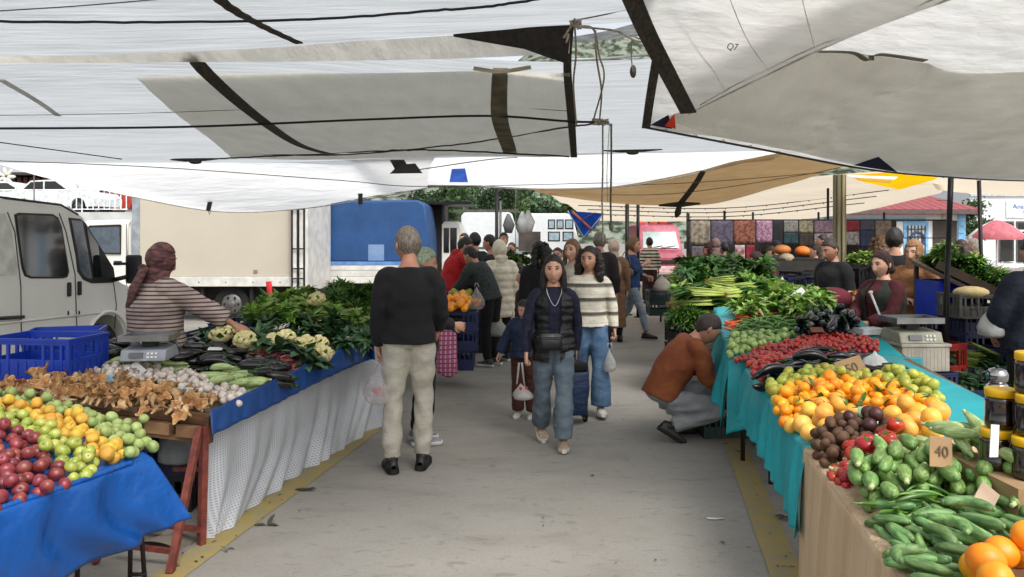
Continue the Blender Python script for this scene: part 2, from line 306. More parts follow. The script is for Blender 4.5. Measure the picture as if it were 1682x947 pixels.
# rear skirts
gB, tB = tarp('canopy_tarp', [[(-260, 240, 10.8), (0, 258, 11.0), (350, 262, 11.2), (720, 250, 11.2)], [(-200, 230, 11.3), (100, 282, 11.6), (350, 310, 11.9), (705, 280, 11.6)], [(-160, 210, 11.8), (0, 268, 12.0), (170, 311, 12.2), (345, 345, 12.4), (480, 343, 12.4), (600, 326, 12.3), (702, 307, 12.0)]], mw2,
              'bright white rear skirt sagging in front of the box truck', .03, (2, 5), seed=12, nu=110)
rope('hem', [(-160, 212, 11.8), (0, 269, 12.0), (170, 312, 12.2), (345, 346, 12.4), (480, 344, 12.4), (600, 327, 12.3), (702, 308, 12.0)], .009, M('tarp_hem', 'b8b4aa'), parent=tB)
gF, tF = tarp('canopy_tarp', [[(560, 240, 11.0), (900, 246, 11.3), (1260, 240, 11.6), (1330, 238, 11.6)], [(640, 275, 12), (900, 282, 12.3), (1150, 266, 12.3), (1300, 250, 12)], [(690, 303, 12.6), (760, 304, 12.8), (900, 310, 13.2), (1040, 303, 13), (1180, 275, 12.8), (1275, 250, 12.4)]], mw2,
              'bright cream rear skirt over the centre of the aisle', .025, (2, 5), seed=14)
rope('hem', [(690, 304, 12.6), (760, 305, 12.8), (900, 311, 13.2), (1040, 304, 13), (1180, 276, 12.8), (1275, 251, 12.4)], .013, M('tarp_hem', ''), parent=tF)
for i, (px, py, Y) in enumerate([(128, 293, 12.1), (344, 336, 12.2), (592, 325, 12.2)]):
    p = P(px, py, Y); e = empty('tarp_clip', p, 0, ['dark clip strap on the skirt edge above the white fence', 'dark clip strap hanging in front of the beige box truck', 'dark clip strap above the blue truck cover'][i], 'clip', 'clips along the skirt edge')
    MB().box((0, 0, 0), (.07, .012, .2), R=Matrix.Rotation(.22 if i < 2 else 0, 3, 'Y')).obj('strap', mst, e, smooth=False); MB().tube([(-.02, 0, -.1), (0, 0, -.16), (.02, 0, -.1)], .006, 6).obj('hook', mropeg, e)
p = P(752, 287, 11.6); mb = MB().grid([[tuple(P(742, 277, 11.5)), tuple(P(764, 276, 11.5))], [tuple(P(738, 299, 11.9)), tuple(P(769, 299, 11.9))]])
tag(mb.obj('blue_patch', M('blue_patch', '4a74d8', rough=.6, transl=.6)), 'small translucent blue patch sewn on the cream skirt', 'patch')
for i, (x0, x1, py, Y, hh, lab) in enumerate([(280, 362, 262, 10.6, 5, 'flat dark gap piece at the back edge of the middle tarp above the fence'), (990, 1088, 247, 10.8, 5, 'long dark batten at the back edge of the tarp near the hanging ropes')]):
    mb = MB(); a, b = P(x0, py, Y), P(x1, py-2, Y); mb.tube([a, a.lerp(b, .3), a.lerp(b, .7), b], [.008, .035, .03, .008], 8, flat=.5, side=(0, 0, 1)); mb.ell(tuple(a.lerp(b, .5)+Vector((0, 0, -.04))), (.09, .03, .03))
    tag(mb.obj('batten', mst), lab, 'batten')
mb = MB()
for q in ([(640, 262), (664, 262), (676, 284), (652, 284)], [(655, 270), (682, 268), (694, 284), (640, 285)]): mb.add([P(a, b, 11.0 if i < 2 else 11.3) for i, (a, b) in enumerate(q)], [(0, 1, 2, 3)])
tag(mb.obj('crossed_straps', M('strap_grey', '5a5a5c', rough=.8), smooth=False), 'grey crossed reinforcement straps on the rear skirt', 'strap')
strap('seam_band', [(690, 278, 11.0), (800, 262, 10.8), (850, 258, 10.8)], .07, M('strap_pale', '9a968e', rough=.8), tF, n=12)
# folded see-through piece and gap under the near tarp
tarp('canopy_tarp', [[(930, 62, 4.9), (990, 52, 4.9), (1035, 40, 4.8), (1100, 26, 4.8)], [(925, 72, 5), (990, 66, 5), (1040, 60, 5), (1100, 56, 5)]], M('tarp_dim', '7f8482', rough=.6, transl=.6, var=.3, stretch=(2, 8, 2)), 'thin dull grey folded tarp end beside the rope knot', .006, nv=10, seed=21)
rope('cord', [(925, 98, 5.0), (1000, 95, 5.0), (1110, 84, 5.0)], .009, M('hem_white', 'b9bcbc'), 'pale hem cord along the near edge of the middle tarp')
# right hand near tarp
seam = [(1065, 205, 5.4), (1130, 186, 5.2), (1230, 136, 4.8), (1340, 84, 4.3), (1400, 50, 4.0), (1560, -2, 3.5), (1760, -60, 3.2)]
gI, tI = tarp('canopy_tarp', [[(1085, 60, 4.9), (1200, 0, 4.2), (1400, -100, 3.6), (1700, -160, 3.0), (2000, -160, 2.9)], [(1070, 150, 5.2), (1250, 110, 4.8), (1450, 70, 4.4), (1700, 20, 4.0), (2000, 0, 3.9)],
                             [(1060, 209, 5.5), (1240, 243, 5.7), (1420, 277, 5.9), (1550, 290, 6.1), (1690, 297, 6.3), (2000, 300, 6.4)]], mgl, 'large light grey tarp filling the top right with a dark bottom hem', .01, (2, 3), seed=30, nu=100)
strap('hem', [(1060, 209, 5.5), (1240, 243, 5.7), (1420, 277, 5.9), (1550, 290, 6.1), (1690, 297, 6.3), (2000, 300, 6.4)], .05, mst, tI)
strap('side_hem', [(1061, 210, 5.45), (1068, 160, 5.2), (1078, 100, 4.95), (1086, 60, 4.85)], .06, mst, tI)
g2, t2 = tarp('canopy_tarp', [[(1085, 200, 5.45), (1250, 132, 4.75), (1345, 90, 4.4), (1440, 96, 4.4), (1560, 112, 4.6), (1710, 124, 4.6), (2000, 130, 4.6)], [(1078, 206, 5.5), (1240, 190, 5.2), (1400, 190, 5.2), (1560, 200, 5.3), (1690, 210, 5.4), (2000, 215, 5.5)],
                              [(1070, 207, 5.52), (1240, 239, 5.65), (1420, 273, 5.85), (1550, 286, 6.05), (1690, 293, 6.25), (2000, 296, 6.35)]], mgy, 'grey lower layer lining the bottom half of the top right tarp', .012, (2, 3), seed=33)
g2[...]; t2.location = (0, .0, .02)
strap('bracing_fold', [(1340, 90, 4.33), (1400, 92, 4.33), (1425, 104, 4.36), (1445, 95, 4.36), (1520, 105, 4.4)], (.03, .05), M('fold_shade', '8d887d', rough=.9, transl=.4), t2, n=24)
gJ, tJ = tarp('canopy_tarp', [[(1034, -8, 3.75), (1062, 55, 4.05), (1096, 120, 4.4), (1131, 184, 4.75)], [(1160, -60, 3.5), (1170, 30, 3.9), (1180, 90, 4.2), (1200, 152, 4.6)], [(1380, -120, 3.1), (1370, -60, 3.3), (1360, 10, 3.7), (1345, 82, 4.1)], [(1640, -160, 2.8), (1620, -120, 2.9), (1590, -70, 3.1), (1566, -4, 3.4)]], mgl,
              'turned back light grey flap with a wide dark striped hem', .004, (3, 3), seed=40)
strap('hem', [(1034, -12, 3.72), (1062, 52, 4.02), (1096, 118, 4.37), (1131, 185, 4.72)], (.10, .10), mst, tJ, th=.004)
mcr_ = M('crease', 'dedcd6', rough=.8, transl=.7)
for a in ([(1100, -40, 3.72), (1140, 60, 4.12), (1192, 150, 4.58)], [(1180, -50, 3.45), (1225, 60, 3.98), (1262, 115, 4.28)], [(1300, -90, 3.2), (1318, 0, 3.66), (1338, 78, 4.1)]): rope('crease', [(x, y, Y*.994) for x, y, Y in a], .0022, mcr_, parent=tJ)
rope('seam', [(1131, 187, 4.74), (1200, 152, 4.58), (1345, 82, 4.09), (1440, 42, 3.85), (1566, -4, 3.38)], .006, mcr_, parent=tJ); rope('seam', [(1150, 172, 4.66), (1240, 122, 4.42), (1345, 74, 4.05), (1440, 34, 3.8), (1540, -4, 3.4)], .004, mcr_, parent=tJ)
for t_ in np.linspace(.04, .6, 12):
    c_ = catmull([P(*q) for q in [(1060, 209, 5.5), (1240, 243, 5.7), (1420, 277, 5.9), (1550, 290, 6.1), (1690, 297, 6.3), (2000, 300, 6.4)]], 200)[int(t_*199)]; MB().tube([c_+np.array((.012*math.cos(a), -.008, .012*math.sin(a)+.004)) for a in np.linspace(0, 2*PI, 10)], .003, 4, caps=False).obj('eyelet', M('brass', '8a7a50', rough=.4, metal=.8), tI)
text('Q7', .05, M('ink_grey', '6b6a68'), tJ, P(1203, 77, 3.98), (PI/2+.5, 0, .3))
for q, mm, lab in (([(1092, 206, 5.35), (1108, 186, 5.3), (1110, 211, 5.4)], mred, 'red triangular corner patch on the top right tarp'), ([(1068, 205, 5.38), (1098, 188, 5.33), (1104, 211, 5.4)], mnavy, 'navy corner patch beside the red triangle'),
                   ([(1402, 271, 5.78), (1443, 257, 5.7), (1474, 282, 5.85)], mnavy, 'navy triangular patch on the long bottom hem')):
    mb = MB().add([P(*a) for a in q]+[P(*a)+Vector((0, .01, 0)) for a in q], [(0, 1, 2), (5, 4, 3), (0, 3, 4, 1), (1, 4, 5, 2), (2, 5, 3, 0)])
    tag(mb.obj('corner_patch', mm, smooth=False), lab, 'patch', 'corner patches on the tarp')
# tan, beige and yellow tarps further back
gG, tG = tarp('canopy_tarp', [[(860, 308, 14.6), (1000, 302, 13.8), (1130, 285, 13.0), (1262, 252, 12.2), (1450, 262, 11.5)], [(890, 316, 15), (1000, 322, 15), (1130, 310, 14.5), (1270, 285, 13.5), (1440, 268, 12.5)],
                              [(905, 320, 15.5), (1000, 332, 16), (1090, 337, 16.2), (1180, 333, 15.8), (1290, 303, 15), (1380, 274, 13.5), (1430, 272, 13)]], mtan, 'tan brown tarp stretched across the right half of the aisle', .03, (2, 4), seed=50)
strap('webbing_strap', [(1155, 281, 12.7), (1140, 305, 14), (1116, 336, 15.7)], (.10, .14), mst, tG, n=16)
rope('seam', [(900, 306, 13.9), (1130, 300, 13.4), (1400, 279, 12.5)], .007, M('seam_brown', '7b6242'), parent=tG)
rope('seam', [(900, 318, 15), (1100, 318, 14.6), (1300, 290, 13.5), (1380, 275, 12.9)], .007, M('seam_brown', ''), parent=tG)
mb = MB(); a, b = P(1082, 337, 15.5), P(1150, 334, 15.5); mb.tube([a, a.lerp(b, .5), b], [.02, .06, .02], 8, flat=.6, side=(0, 0, 1)); mb.tube([P(1116, 338, 15.5), P(1113, 350, 15.5), P(1110, 357, 15.5)], [.05, .07, .02], 7)
tag(mb.obj('batten', mst), 'dark batten and knot at the low point of the tan tarp', 'batten')
gH, tH = tarp('canopy_tarp', [[(880, 308, 17), (1050, 314, 17), (1250, 300, 17), (1420, 285, 16), (1560, 280, 16)], [(930, 335, 21), (1100, 340, 21), (1300, 336, 21), (1450, 315, 20), (1560, 298, 19)], [(985, 362, 27), (1130, 363, 27), (1300, 362, 27), (1420, 345, 25), (1545, 318, 24)]], mbei,
              'far beige tarp with rows of knotted lines', .04, (1, 3), seed=60)
for i, (a, b, c) in enumerate([((940, 328), (1200, 334), (1480, 300)), ((950, 337), (1200, 341), (1460, 312)), ((965, 344), (1200, 348), (1440, 322)), ((980, 352), (1200, 355), (1420, 333)), ((1120, 319), (1300, 318), (1500, 290))]):
    cc = catmull([P(*a, 20), P(*b, 20.5), P(*c, 19)], 30); mb = MB().tube(cc, .012, 5)
    for k in range(2, 28, 2): mb.ell(cc[k]+np.array((0, 0, -.012)), (.018, .018, .025), 6, 4)
    mb.obj('knotted_line', mropeg, tH)
tarp('canopy_tarp', [[(1520, 284, 14), (1600, 288, 14), (1760, 292, 14)], [(1530, 300, 16), (1600, 308, 16), (1760, 312, 16)], [(1540, 312, 18), (1600, 318, 18), (1760, 324, 18)]], mbei, 'pale grey beige tarp behind the right edge pole', .02, seed=61, nv=20)
tarp('canopy_tarp', [[(1398, 286, 9.0), (1470, 282, 9.0), (1545, 286, 9.0)], [(1420, 300, 9.6), (1475, 301, 9.6), (1530, 297, 9.6)], [(1468, 310, 10), (1476, 312, 10), (1490, 309, 10)]], myl, 'bright yellow tarp peeking out below the grey hem', .01, seed=62, nv=16, nu=30)
tag(MB().add([P(1392, 287, 8.9), P(1475, 290, 8.9), P(1462, 301, 9.3), P(1412, 297, 9.3)], [(0, 1, 2, 3)]).obj('canopy_tarp', mw2, smooth=False), 'small white tarp piece over the yellow one', 'tarp', 'market canopy tarpaulins')
# blue and red flag-like tarp corner hanging in the aisle
e = empty('hanging_tarp', P(962, 365, 13), 0, 'blue tarp corner with crossed orange tapes hanging above the shoppers', 'tarp')
def L_(px, py, dy=0): return P(px, py, 13+dy)-P(962, 365, 13)
g = np.array([[tuple(L_(932, 346)), tuple(L_(992, 350))], [tuple(L_(945, 368, .1)), tuple(L_(978, 372, .1))], [tuple(L_(959, 388, .15)), tuple(L_(962, 389, .15))]])
MB().grid(g).obj('sheet', M('tarp_blue', '1f5cc8', rough=.5, transl=.25), e)
for a, b in (((940, 347), (973, 378)), ((980, 347), (945, 366))): MB().tube([L_(*a, -.02), L_(*b, -.0)], .022, 4, flat=.1).obj('tape', M('tape_orange', 'd9765a'), e)
MB().tube([L_(932, 346), L_(959, 389, .1), L_(992, 350)], .012, 5).obj('edge', M('edge_pale', 'b8c4dc'), e)
# ropes: knots and hanging lines
e = empty('rope_bundle', P(945, 38, 4.3), 0, 'pale rope knot and loops tied at the corner of the grey overlay', 'rope', 'hanging ropes')
O = P(945, 38, 4.3)
def rp(pts, r=.006, n=24, m=mrope, nm='rope'): return MB().tube(catmull([P(*p)-O for p in pts], n), r, 6).obj(nm, m, e)
rp([(944, 40, 4.3), (946, 90, 4.5), (942, 140, 4.8), (947, 205, 5.6)]); rp([(950, 42, 4.3), (975, 48, 4.35), (984, 90, 4.5), (992, 130, 4.8), (975, 196, 5.6)])
rp([(978, 50, 4.35), (980, 95, 4.5), (988, 150, 5), (985, 196, 5.6)]); rp([(952, 44, 4.3), (1010, 50, 4.35), (1040, 64, 4.4), (1072, 72, 4.4)]); rp([(1038, 64, 4.4), (1037, 90, 4.5), (1040, 122, 4.6)], .004)
rp([(936, 46, 4.3), (926, 62, 4.3), (934, 56, 4.3), (930, 70, 4.3)]); rp([(950, 32, 4.3), (1000, 22, 4.2), (1046, 8, 4.1)], .004, m=mropeg)
mb = MB()
for k in range(9): mb.tube(catmull([P(945+random.uniform(-9, 9), 38+random.uniform(-9, 9), 4.28+random.uniform(-.03, .03))-O for _ in range(4)], 14), .007, 6)
mb.obj('knot', mrope, e)
MB().ell(P(1040, 117, 4.6)-O, (.02, .02, .04)).obj('tassel', mst, e)
e = empty('rope_bundle', P(990, 200, 6.0), 0, 'second rope knot with long cords hanging down to the shoppers', 'rope', 'hanging ropes'); O = P(990, 200, 6.0)
mb = MB()
for k in range(9): mb.tube(catmull([P(988+random.uniform(-18, 16), 200+random.uniform(-5, 5), 6+random.uniform(-.04, .04))-O for _ in range(4)], 14), .008, 6)
mb.obj('knot', mrope, e)
rp([(990, 203, 6), (990, 280, 6.1), (989, 330, 6.2), (991, 400, 6.3)], .007); rp([(1004, 203, 6), (1004, 280, 6.1), (1003, 330, 6.2), (1004, 375, 6.3)], .008, m=mropeg); rp([(1001, 204, 6), (997, 280, 6.1), (998, 330, 6.2)], .003)
MB().ell(P(1004, 372, 6.3)-O, (.02, .02, .035)).obj('knot_end', mropeg, e)
# poles
mpo = M('pole_dark', '1d1c1b', rough=.5, metal=.6); mpog = M('pole_grey', '5a5753', rough=.5, metal=.4)
def pole(px, top, bot, Y, r, m, lab, px2=None, z0=None):
    a = P(px, top, Y); b = P(px2 or px, bot, Y)
    if z0 is not None: b.z = z0
    e = empty('canopy_pole', b, 0, lab, 'pole', 'canopy poles'); MB().cyl((0, 0, 0), a-b, r, 10).obj('tube', m, e); MB().cyl((0, 0, 0), (0, 0, .02), r*2.6, 12).obj('foot', m, e)
    return e
pole(1030, 335, 500, 17, .045, mpo, 'left of the two black poles behind the woman in blue', z0=0); pole(1048, 335, 500, 16.5, .035, mpo, 'right of the two black poles behind the woman in blue', z0=0)
pole(816, 308, 500, 17, .04, mpo, 'slim dark pole rising above the people under the cream skirt', z0=0); pole(822, 330, 500, 19, .03, mpog, 'thin grey pole just behind the slim dark pole', z0=0)
pole(1562, 289, 560, 6.3, .022, mpo, 'dark leaning pole in front of the blue bin', px2=1546, z0=0); pole(1608, 296, 560, 8, .02, mpo, 'thin pole left of the red and white umbrella', px2=1618, z0=0)
pole(1190, 330, 400, 22, .035, mpo, 'dark pole at the left end of the hanging fabrics', z0=0); pole(1131, 350, 400, 20, .03, mpo, 'thin dark pole beside the red van', z0=0)
pole(56, 262, 310, 14, .012, mpog, 'thin pole in front of the white railing', z0=0); pole(1360, 290, 340, 18, .03, mpo, 'pole left of the wooden column', z0=0)
e = empty('hanging_wire', P(847, 350, 18), 0, 'thin wire hanging above the shoppers', 'rope', 'hanging ropes'); MB().cyl((0, 0, .6), (0, 0, -1.5), .008, 6).obj('wire', mropeg, e)
# timber-like column
c = P(1379, 455, 9.5); c.z = 0; e = empty('market_column', c, .3, 'tall pale wooden column rising between the crates to the tarps', 'column')
mb = MB(); mcol = M('column_wood', '8c8262', rough=.7, stretch=(8, 8, .4), scale=3, col2='6f6750', bump=.3, bscale=12)
for k in range(8):
    a = 2*PI*k/8; mb.box((.058*math.cos(a), .058*math.sin(a), 1.25), (.036, .036, 2.5), R=Matrix.Rotation(a, 3, 'Z'))
mb.cyl((0, 0, 0), (0, 0, 2.49), .05, 12); mb.obj('shaft', mcol, e, smooth=False); box('foot_plate', (-.12, -.12, 0), (.12, .12, .02), mpog, e)
# ================================================================ BACKGROUND
mwp = M('vehicle_white', 'e4e2da', rough=.3, var=.03, scale=2, coat=.4, spec=.5); mgl_ = glassmat('dark_glass', '0d1114'); mtyre = M('tyre', '161616', rough=.9, bump=.2); mrim = M('rim', '6d6c69', rough=.45, metal=.6, var=.3, scale=10)
mblkp = M('black_plastic', '121213', rough=.5); mund = M('underbody', '1c1a18', rough=.9, var=.4)
def wheel(c, r, wdt, parent, axis='x', rim=.6):
    """axle along local x or y"""
    R = Matrix.Rotation(PI/2, 3, 'Z') if axis == 'y' else Matrix.Identity(3)
    def T(p): return R @ Vector(p)+Vector(c)
    e = MB(); n = 28; prof = [(-wdt/2, r*rim), (-wdt/2, r*.93), (-wdt*.38, r), (wdt*.38, r), (wdt/2, r*.93), (wdt/2, r*rim)]
    V = [T((x, q*math.cos(2*PI*j/n), q*math.sin(2*PI*j/n))) for x, q in prof for j in range(n)]
    e.add(V, [(i*n+j, i*n+(j+1) % n, (i+1)*n+(j+1) % n, (i+1)*n+j) for i in range(5) for j in range(n)]); w_ = e.obj('wheel', mtyre, parent)
    q = MB(); 
    for s in (-1, 1):
        q.tube([T((s*wdt*.2, 0, 0)), T((s*wdt*.42, 0, 0)), T((s*wdt*.5, 0, 0))], [r*rim, r*rim, r*rim*.92], 28); q.tube([T((s*wdt*.5, 0, 0)), T((s*wdt*.56, 0, 0))], [r*.24, r*.2], 16)
        for k in range(6):
            a = 2*PI*k/6; q.ell(T((s*wdt*.52, r*.4*math.cos(a), r*.4*math.sin(a))), (.012 if axis == 'x' else r*.07, r*.07 if axis == 'x' else .012, r*.09), 8, 5, 1)
    q.obj('rim', [mrim, mund], w_); return w_
def extr(poly, x0, x1, name, m, parent, bevel=.03, axis='X', seg=3):
    """outline poly in (a,z) extruded across"""
    n = len(poly); mk = (lambda x, a, z: (x, a, z)) if axis == 'X' else (lambda x, a, z: (a, x, z))
    V = [mk(x0, a, z) for a, z in poly]+[mk(x1, a, z) for a, z in poly]
    mb = MB().add(V, [tuple(range(n-1, -1, -1)), tuple(range(n, 2*n))]+[(i, (i+1) % n, n+(i+1) % n, n+i) for i in range(n)])
    me = mb.mesh(name, m, smooth=False); bm = bmesh.new(); bm.from_mesh(me); bmesh.ops.recalc_face_normals(bm, faces=bm.faces); bm.to_mesh(me); bm.free()
    o = bpy.data.objects.new(name, me); COL.objects.link(o); o.parent = parent
    if bevel: b = o.modifiers.new('b', 'BEVEL'); b.width = bevel; b.segments = seg; b.limit_method = 'ANGLE'; b.angle_limit = .3
    me.polygons.foreach_set('use_smooth', [True]*len(me.polygons)); me.set_sharp_from_angle(angle=.7); return o
def arc(c, r, a0, a1, n=10): return [(c[0]+r*math.cos(a0+(a1-a0)*i/n), c[1]+r*math.sin(a0+(a1-a0)*i/n)) for i in range(n+1)]
# ---- white van on the left: its side is a plane X = -5.05 + .05 (Y-7.5)
van = empty('parked_van', (0, 0, 0), 0, 'white panel van with dark side windows parked behind the striped shirt seller', 'van')
van.location = (-5.05, 7.5, 0); van.rotation_euler = (0, 0, -math.atan(.05))
cs = math.cos(math.atan(.05))
def vp(px, py):
    Y = 5.425/(.05+(841-px)/F); return ((Y-7.5)/cs, HC-(py-HY)/F*Y)
out = [(-2.7, .38), (-2.72, 1.5), (-2.6, 1.98), (-2.4, 2.08), (.2, 2.10), (.9, 2.09), (1.15, 2.05), (1.35, 1.95), (1.93, 1.24), (2.15, 1.14), (2.6, 1.0), (2.75, .85), (2.82, .45), (2.6, .33), (2.28, .32)]
out += arc((1.82, .34), .43, 0, PI, 12)+[(1.2, .30), (-1.3, .30)]+arc((-1.75, .34), .43, 0, PI, 12)+[(-2.3, .32)]
extr(out, -1.92, 0, 'body', mwp, van, .05)
def side_panel(name, pix, m, off=.004, th=.02, par=van, bevel=0):
    pts = [vp(*p) for p in pix]; n = len(pts); V = [(off, a, z) for a, z in pts]+[(off-th, a, z) for a, z in pts]
    return MB().add(V, [tuple(range(n)), tuple(range(2*n-1, n-1, -1))]+[(i, n+i, n+(i+1) % n, (i+1) % n) for i in range(n)]).obj(name, m, par, smooth=False)
rw = [(23, 352), (30, 349), (86, 351), (95, 357), (101, 372), (113, 446), (110, 455), (103, 457), (50, 457), (40, 453), (35, 440)]
def grow(p, k):
    cx = sum(a for a, b in p)/len(p); cy_ = sum(b for a, b in p)/len(p); return [(cx+(a-cx)*k, cy_+(b-cy_)*k) for a, b in p]
w1 = side_panel('window', rw, mblkp, .006); side_panel('pane', grow(rw, .94), mgl_, .010, .02, w1)
fw = [(112, 357), (131, 359), (140, 366), (186, 440), (189, 460), (184, 464), (150, 465), (136, 459), (127, 446), (124, 420)]
w2 = side_panel('window', fw, mblkp, .006); side_panel('pane', [(116, 361), (134, 363), (141, 400), (150, 458), (139, 455), (130, 443), (127, 418)], M('cab_glass', '56606a', rough=.08, spec=.8, coat=.6), .010, .02, w2); side_panel('quarter_pane', [(141, 372), (160, 402), (166, 455), (154, 455), (148, 415)], mgl_, .011, .02, w2)
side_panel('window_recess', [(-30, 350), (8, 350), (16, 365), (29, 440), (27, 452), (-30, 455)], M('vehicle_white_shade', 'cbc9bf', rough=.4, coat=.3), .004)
mseam = M('panel_seam', '55534d', rough=.8)
def seam_line(pix, w_=.008, m=mseam, nm='panel_gap'):
    pts = [vp(*p) for p in pix]; MB().tube([(.001, a, z) for a, z in pts], w_, 4).obj(nm, m, van)
seam_line([(12, 348), (24, 380), (34, 470), (35, 570)]); seam_line([(97, 350), (108, 380), (123, 450), (127, 575)]); seam_line([(186, 462), (191, 500), (188, 540)])
seam_line([(-60, 538), (0, 531), (190, 511)], .016, M('vehicle_white', '')); seam_line([(-60, 316), (60, 331), (100, 336), (128, 352)], .012, mblkp, 'rain_gutter')
MB().tube([(.01, *vp(-40, 525)), (.01, *vp(37, 520))], .02, 6).obj('slide_rail', mblkp, van)
for x, y in ((112, 475), (129, 473)): 
    a, z = vp(x, y); MB().box((.014, a, z), (.03, .05, .16)).obj('door_handle', mblkp, van, smooth=False, bevel=.01)
for x in (112, 130): a, z = vp(x, 514); MB().ell((.002, a, z), (.006, .018, .03), 8, 6).obj('lock', mblkp, van)
a, z = vp(188, 446); mm = MB().box((.22, a+.05, z+.03), (.20, .07, .36)); mo = mm.obj('wing_mirror', mblkp, van, smooth=True, bevel=.03); MB().tube([(0, a-.02, z-.1), (.16, a+.03, z-.06)], .03, 6).obj('mirror_arm', mblkp, mo); MB().tube([(0, a-.02, z+.1), (.16, a+.03, z+.1)], .02, 6).obj('mirror_arm', mblkp, mo)
for yy in (1.82, -1.75): wheel((-.14, yy, .33), .33, .2, van)
V = arc((1.82, .34), .47, .05, PI-.05, 16); MB().tube([(.006, a, z) for a, z in V], .022, 6).obj('wheel_arch', mwp, van)
MB().add([(-1.8, 1.37, 1.94), (-.1, 1.37, 1.94), (-.1, 1.95, 1.24), (-1.8, 1.95, 1.24)], [(0, 1, 2, 3)]).obj('windshield', mgl_, van, smooth=False).location = (0, .004, .004)
for s in (-.2, -1.7): MB().box((s, 2.79, .72), (.3, .06, .2)).obj('headlight', M('lamp_glass', 'c8ccd0', rough=.1), van, smooth=False, bevel=.03)
# ---- beige box truck
mbx = M('box_beige', 'bbb3a2', rough=.55, var=.05, scale=1.2, sharp=1); mws = M('white_steel', 'cfcdc6', rough=.5, var=.12, scale=5)
T1 = 15.5; tk = empty('box_truck', (P(480, 400, T1).x, T1, 0), 0, 'box truck with a blank cream cargo body standing behind the striped shirt seller', 'truck')
x0 = P(222, 0, T1).x-tk.location.x
box('cargo_box', (x0, .0, .93), (-.02, 2.1, 2.95), mbx, tk, .01); box('side_rail', (x0, -.03, .73), (-.0, .0, .93), mws, tk, .01); box('front_post', (x0-.06, -.02, .73), (x0+.10, .1, 2.97), M('steel_grey', '9aa0a6', rough=.4, metal=.3), tk, .01)
box('chassis', (x0, .25, .42), (-.1, 1.8, .70), mund, tk); mbm = MB(); [mbm.bb((x0+.2+k*.55, -.033, .80), (x0+.22+k*.55, -.03, .83)) for k in range(6)]; mbm.obj('rivets', mund, tk, smooth=False)
for (wx, wy) in ((-5.75-tk.location.x, .22), (-5.75-tk.location.x, 1.75), (x0-1.3, .2)): wheel((wx, wy, .36), .36, .24, tk, 'y')
for k in (-5.78-.55, -5.78+.45): box('mudguard', (k-tk.location.x-.03, .05, .35), (k-tk.location.x+.03, .35, .73), mund, tk)
for k, (a, b, m_) in enumerate(((.02, .05, mund), (.05, .12, mws), (.13, .16, mund), (.17, .24, mws), (.245, .27, mund), (.275, .33, mws))): box('rear_door', (a, -.15+k*.02, .62), (b, 1.9, 2.95), m_, tk, .004)
for z in (.9, 1.1, 1.5, 2.3): MB().cyl((.05, -.18, z), (.27, -.17, z), .016, 6).obj('door_bolt', mund, tk)
box('tail_lift', (.0, -.1, .40), (.34, 1.8, .60), mund, tk)
box('side_marker', (P(420, 0, T1).x-tk.location.x-.04, -.012, 1.0), (P(420, 0, T1).x-tk.location.x+.04, 0, 1.07), M('marker', '8a7d62'), tk)
xc = x0-.12; 
extr([(xc, .55), (xc, 2.05), (xc-.15, 2.1), (xc-.95, 2.08), (xc-1.5, 1.35), (xc-1.6, 1.2), (xc-1.65, .5)], .1, 1.9, 'cab', mwp, tk, .05, axis='Y')
q = [(xc-.22, 1.98), (xc-.85, 1.96), (xc-1.3, 1.42), (xc-.22, 1.40)]; w_ = MB().add([(a, .085, z) for a, z in q]+[(a, .12, z) for a, z in q], [(0, 1, 2, 3), (7, 6, 5, 4)]).obj('window', M('cab_glass', ''), tk, smooth=False)
MB().tube([(a, .08, z) for a, z in q+q[:1]], .018, 5).obj('window_seal', mund, w_)
MB().tube([(xc-.1, .09, 2.0), (xc-.1, .09, .7)], .007, 4).obj('door_gap', mseam, tk); box('door_handle', (xc-.35, .06, 1.2), (xc-.2, .1, 1.25), mblkp, tk)
MB().tube([(xc-.03, .0, 1.2), (xc-.03, 0, 2.0), (xc-.03, .1, 2.05)], .015, 6).obj('exhaust_pipe', mws, tk)
p = P(443, 480, 15.2); tag(MB().tube([p+Vector((-.02, 0, .22)), p+Vector((0, 0, 0)), p+Vector((.03, 0, -.2)), p+Vector((.07, 0, -.36))], [.06, .055, .07, .03], 8, flat=.3, side=(1, 0, 0)).obj('red_cloth', M('cloth_red', 'b01822', rough=.8)), 'red rag hanging under the cargo box of the cream truck', 'rag')
# ---- blue covered truck
T2 = 17.5; X0, X1 = P(503, 0, T2).x, P(704, 0, T2).x; tk = empty('covered_truck', (X0, T2, 0), 0, 'open bed truck under a taut blue cover with white drop sides', 'truck'); W_ = X1-X0
mblu = M('cover_blue', '1a4475', rough=.65, var=.12, scale=1.5, bump=.4, bscale=4, bdist=.03)
extr([(0, 1.16), (0, 2.5), (.1, 2.57), (W_-.25, 2.60), (W_-.08, 2.5), (W_, 1.9), (W_+.02, 1.16)], .0, 2.1, 'cover', mblu, tk, .05, axis='Y')
for a, b in ((.1, 1.0),): pass
s_ = MB(); [s_.bb((-.02, -.04+.01*(k % 2), .68+k*.15), (W_+.1, .0, .82+k*.15)) for k in range(3)]; s_.obj('drop_side', mws, tk, smooth=False, bevel=.01)
MB().bb((-.02, -.05, 1.1), (W_, 0, 1.18)).obj('cover_hem', M('hem_blue', '5c86ba', rough=.6), tk, smooth=False)
box('chassis', (0, .3, .38), (W_, 1.8, .64), mund, tk); 
px_ = lambda x: P(x, 0, T2).x-X0
box('patch', (px_(605), -.008, 1.2), (px_(631), 0, 1.57), M('patch_grey', '7f97b4', rough=.8, col2='5d7fae', scale=3, sharp=.9), tk); box('patch', (px_(510), -.006, 1.28), (px_(546), 0, 1.6), M('patch_blue', '194c9c', rough=.4), tk)
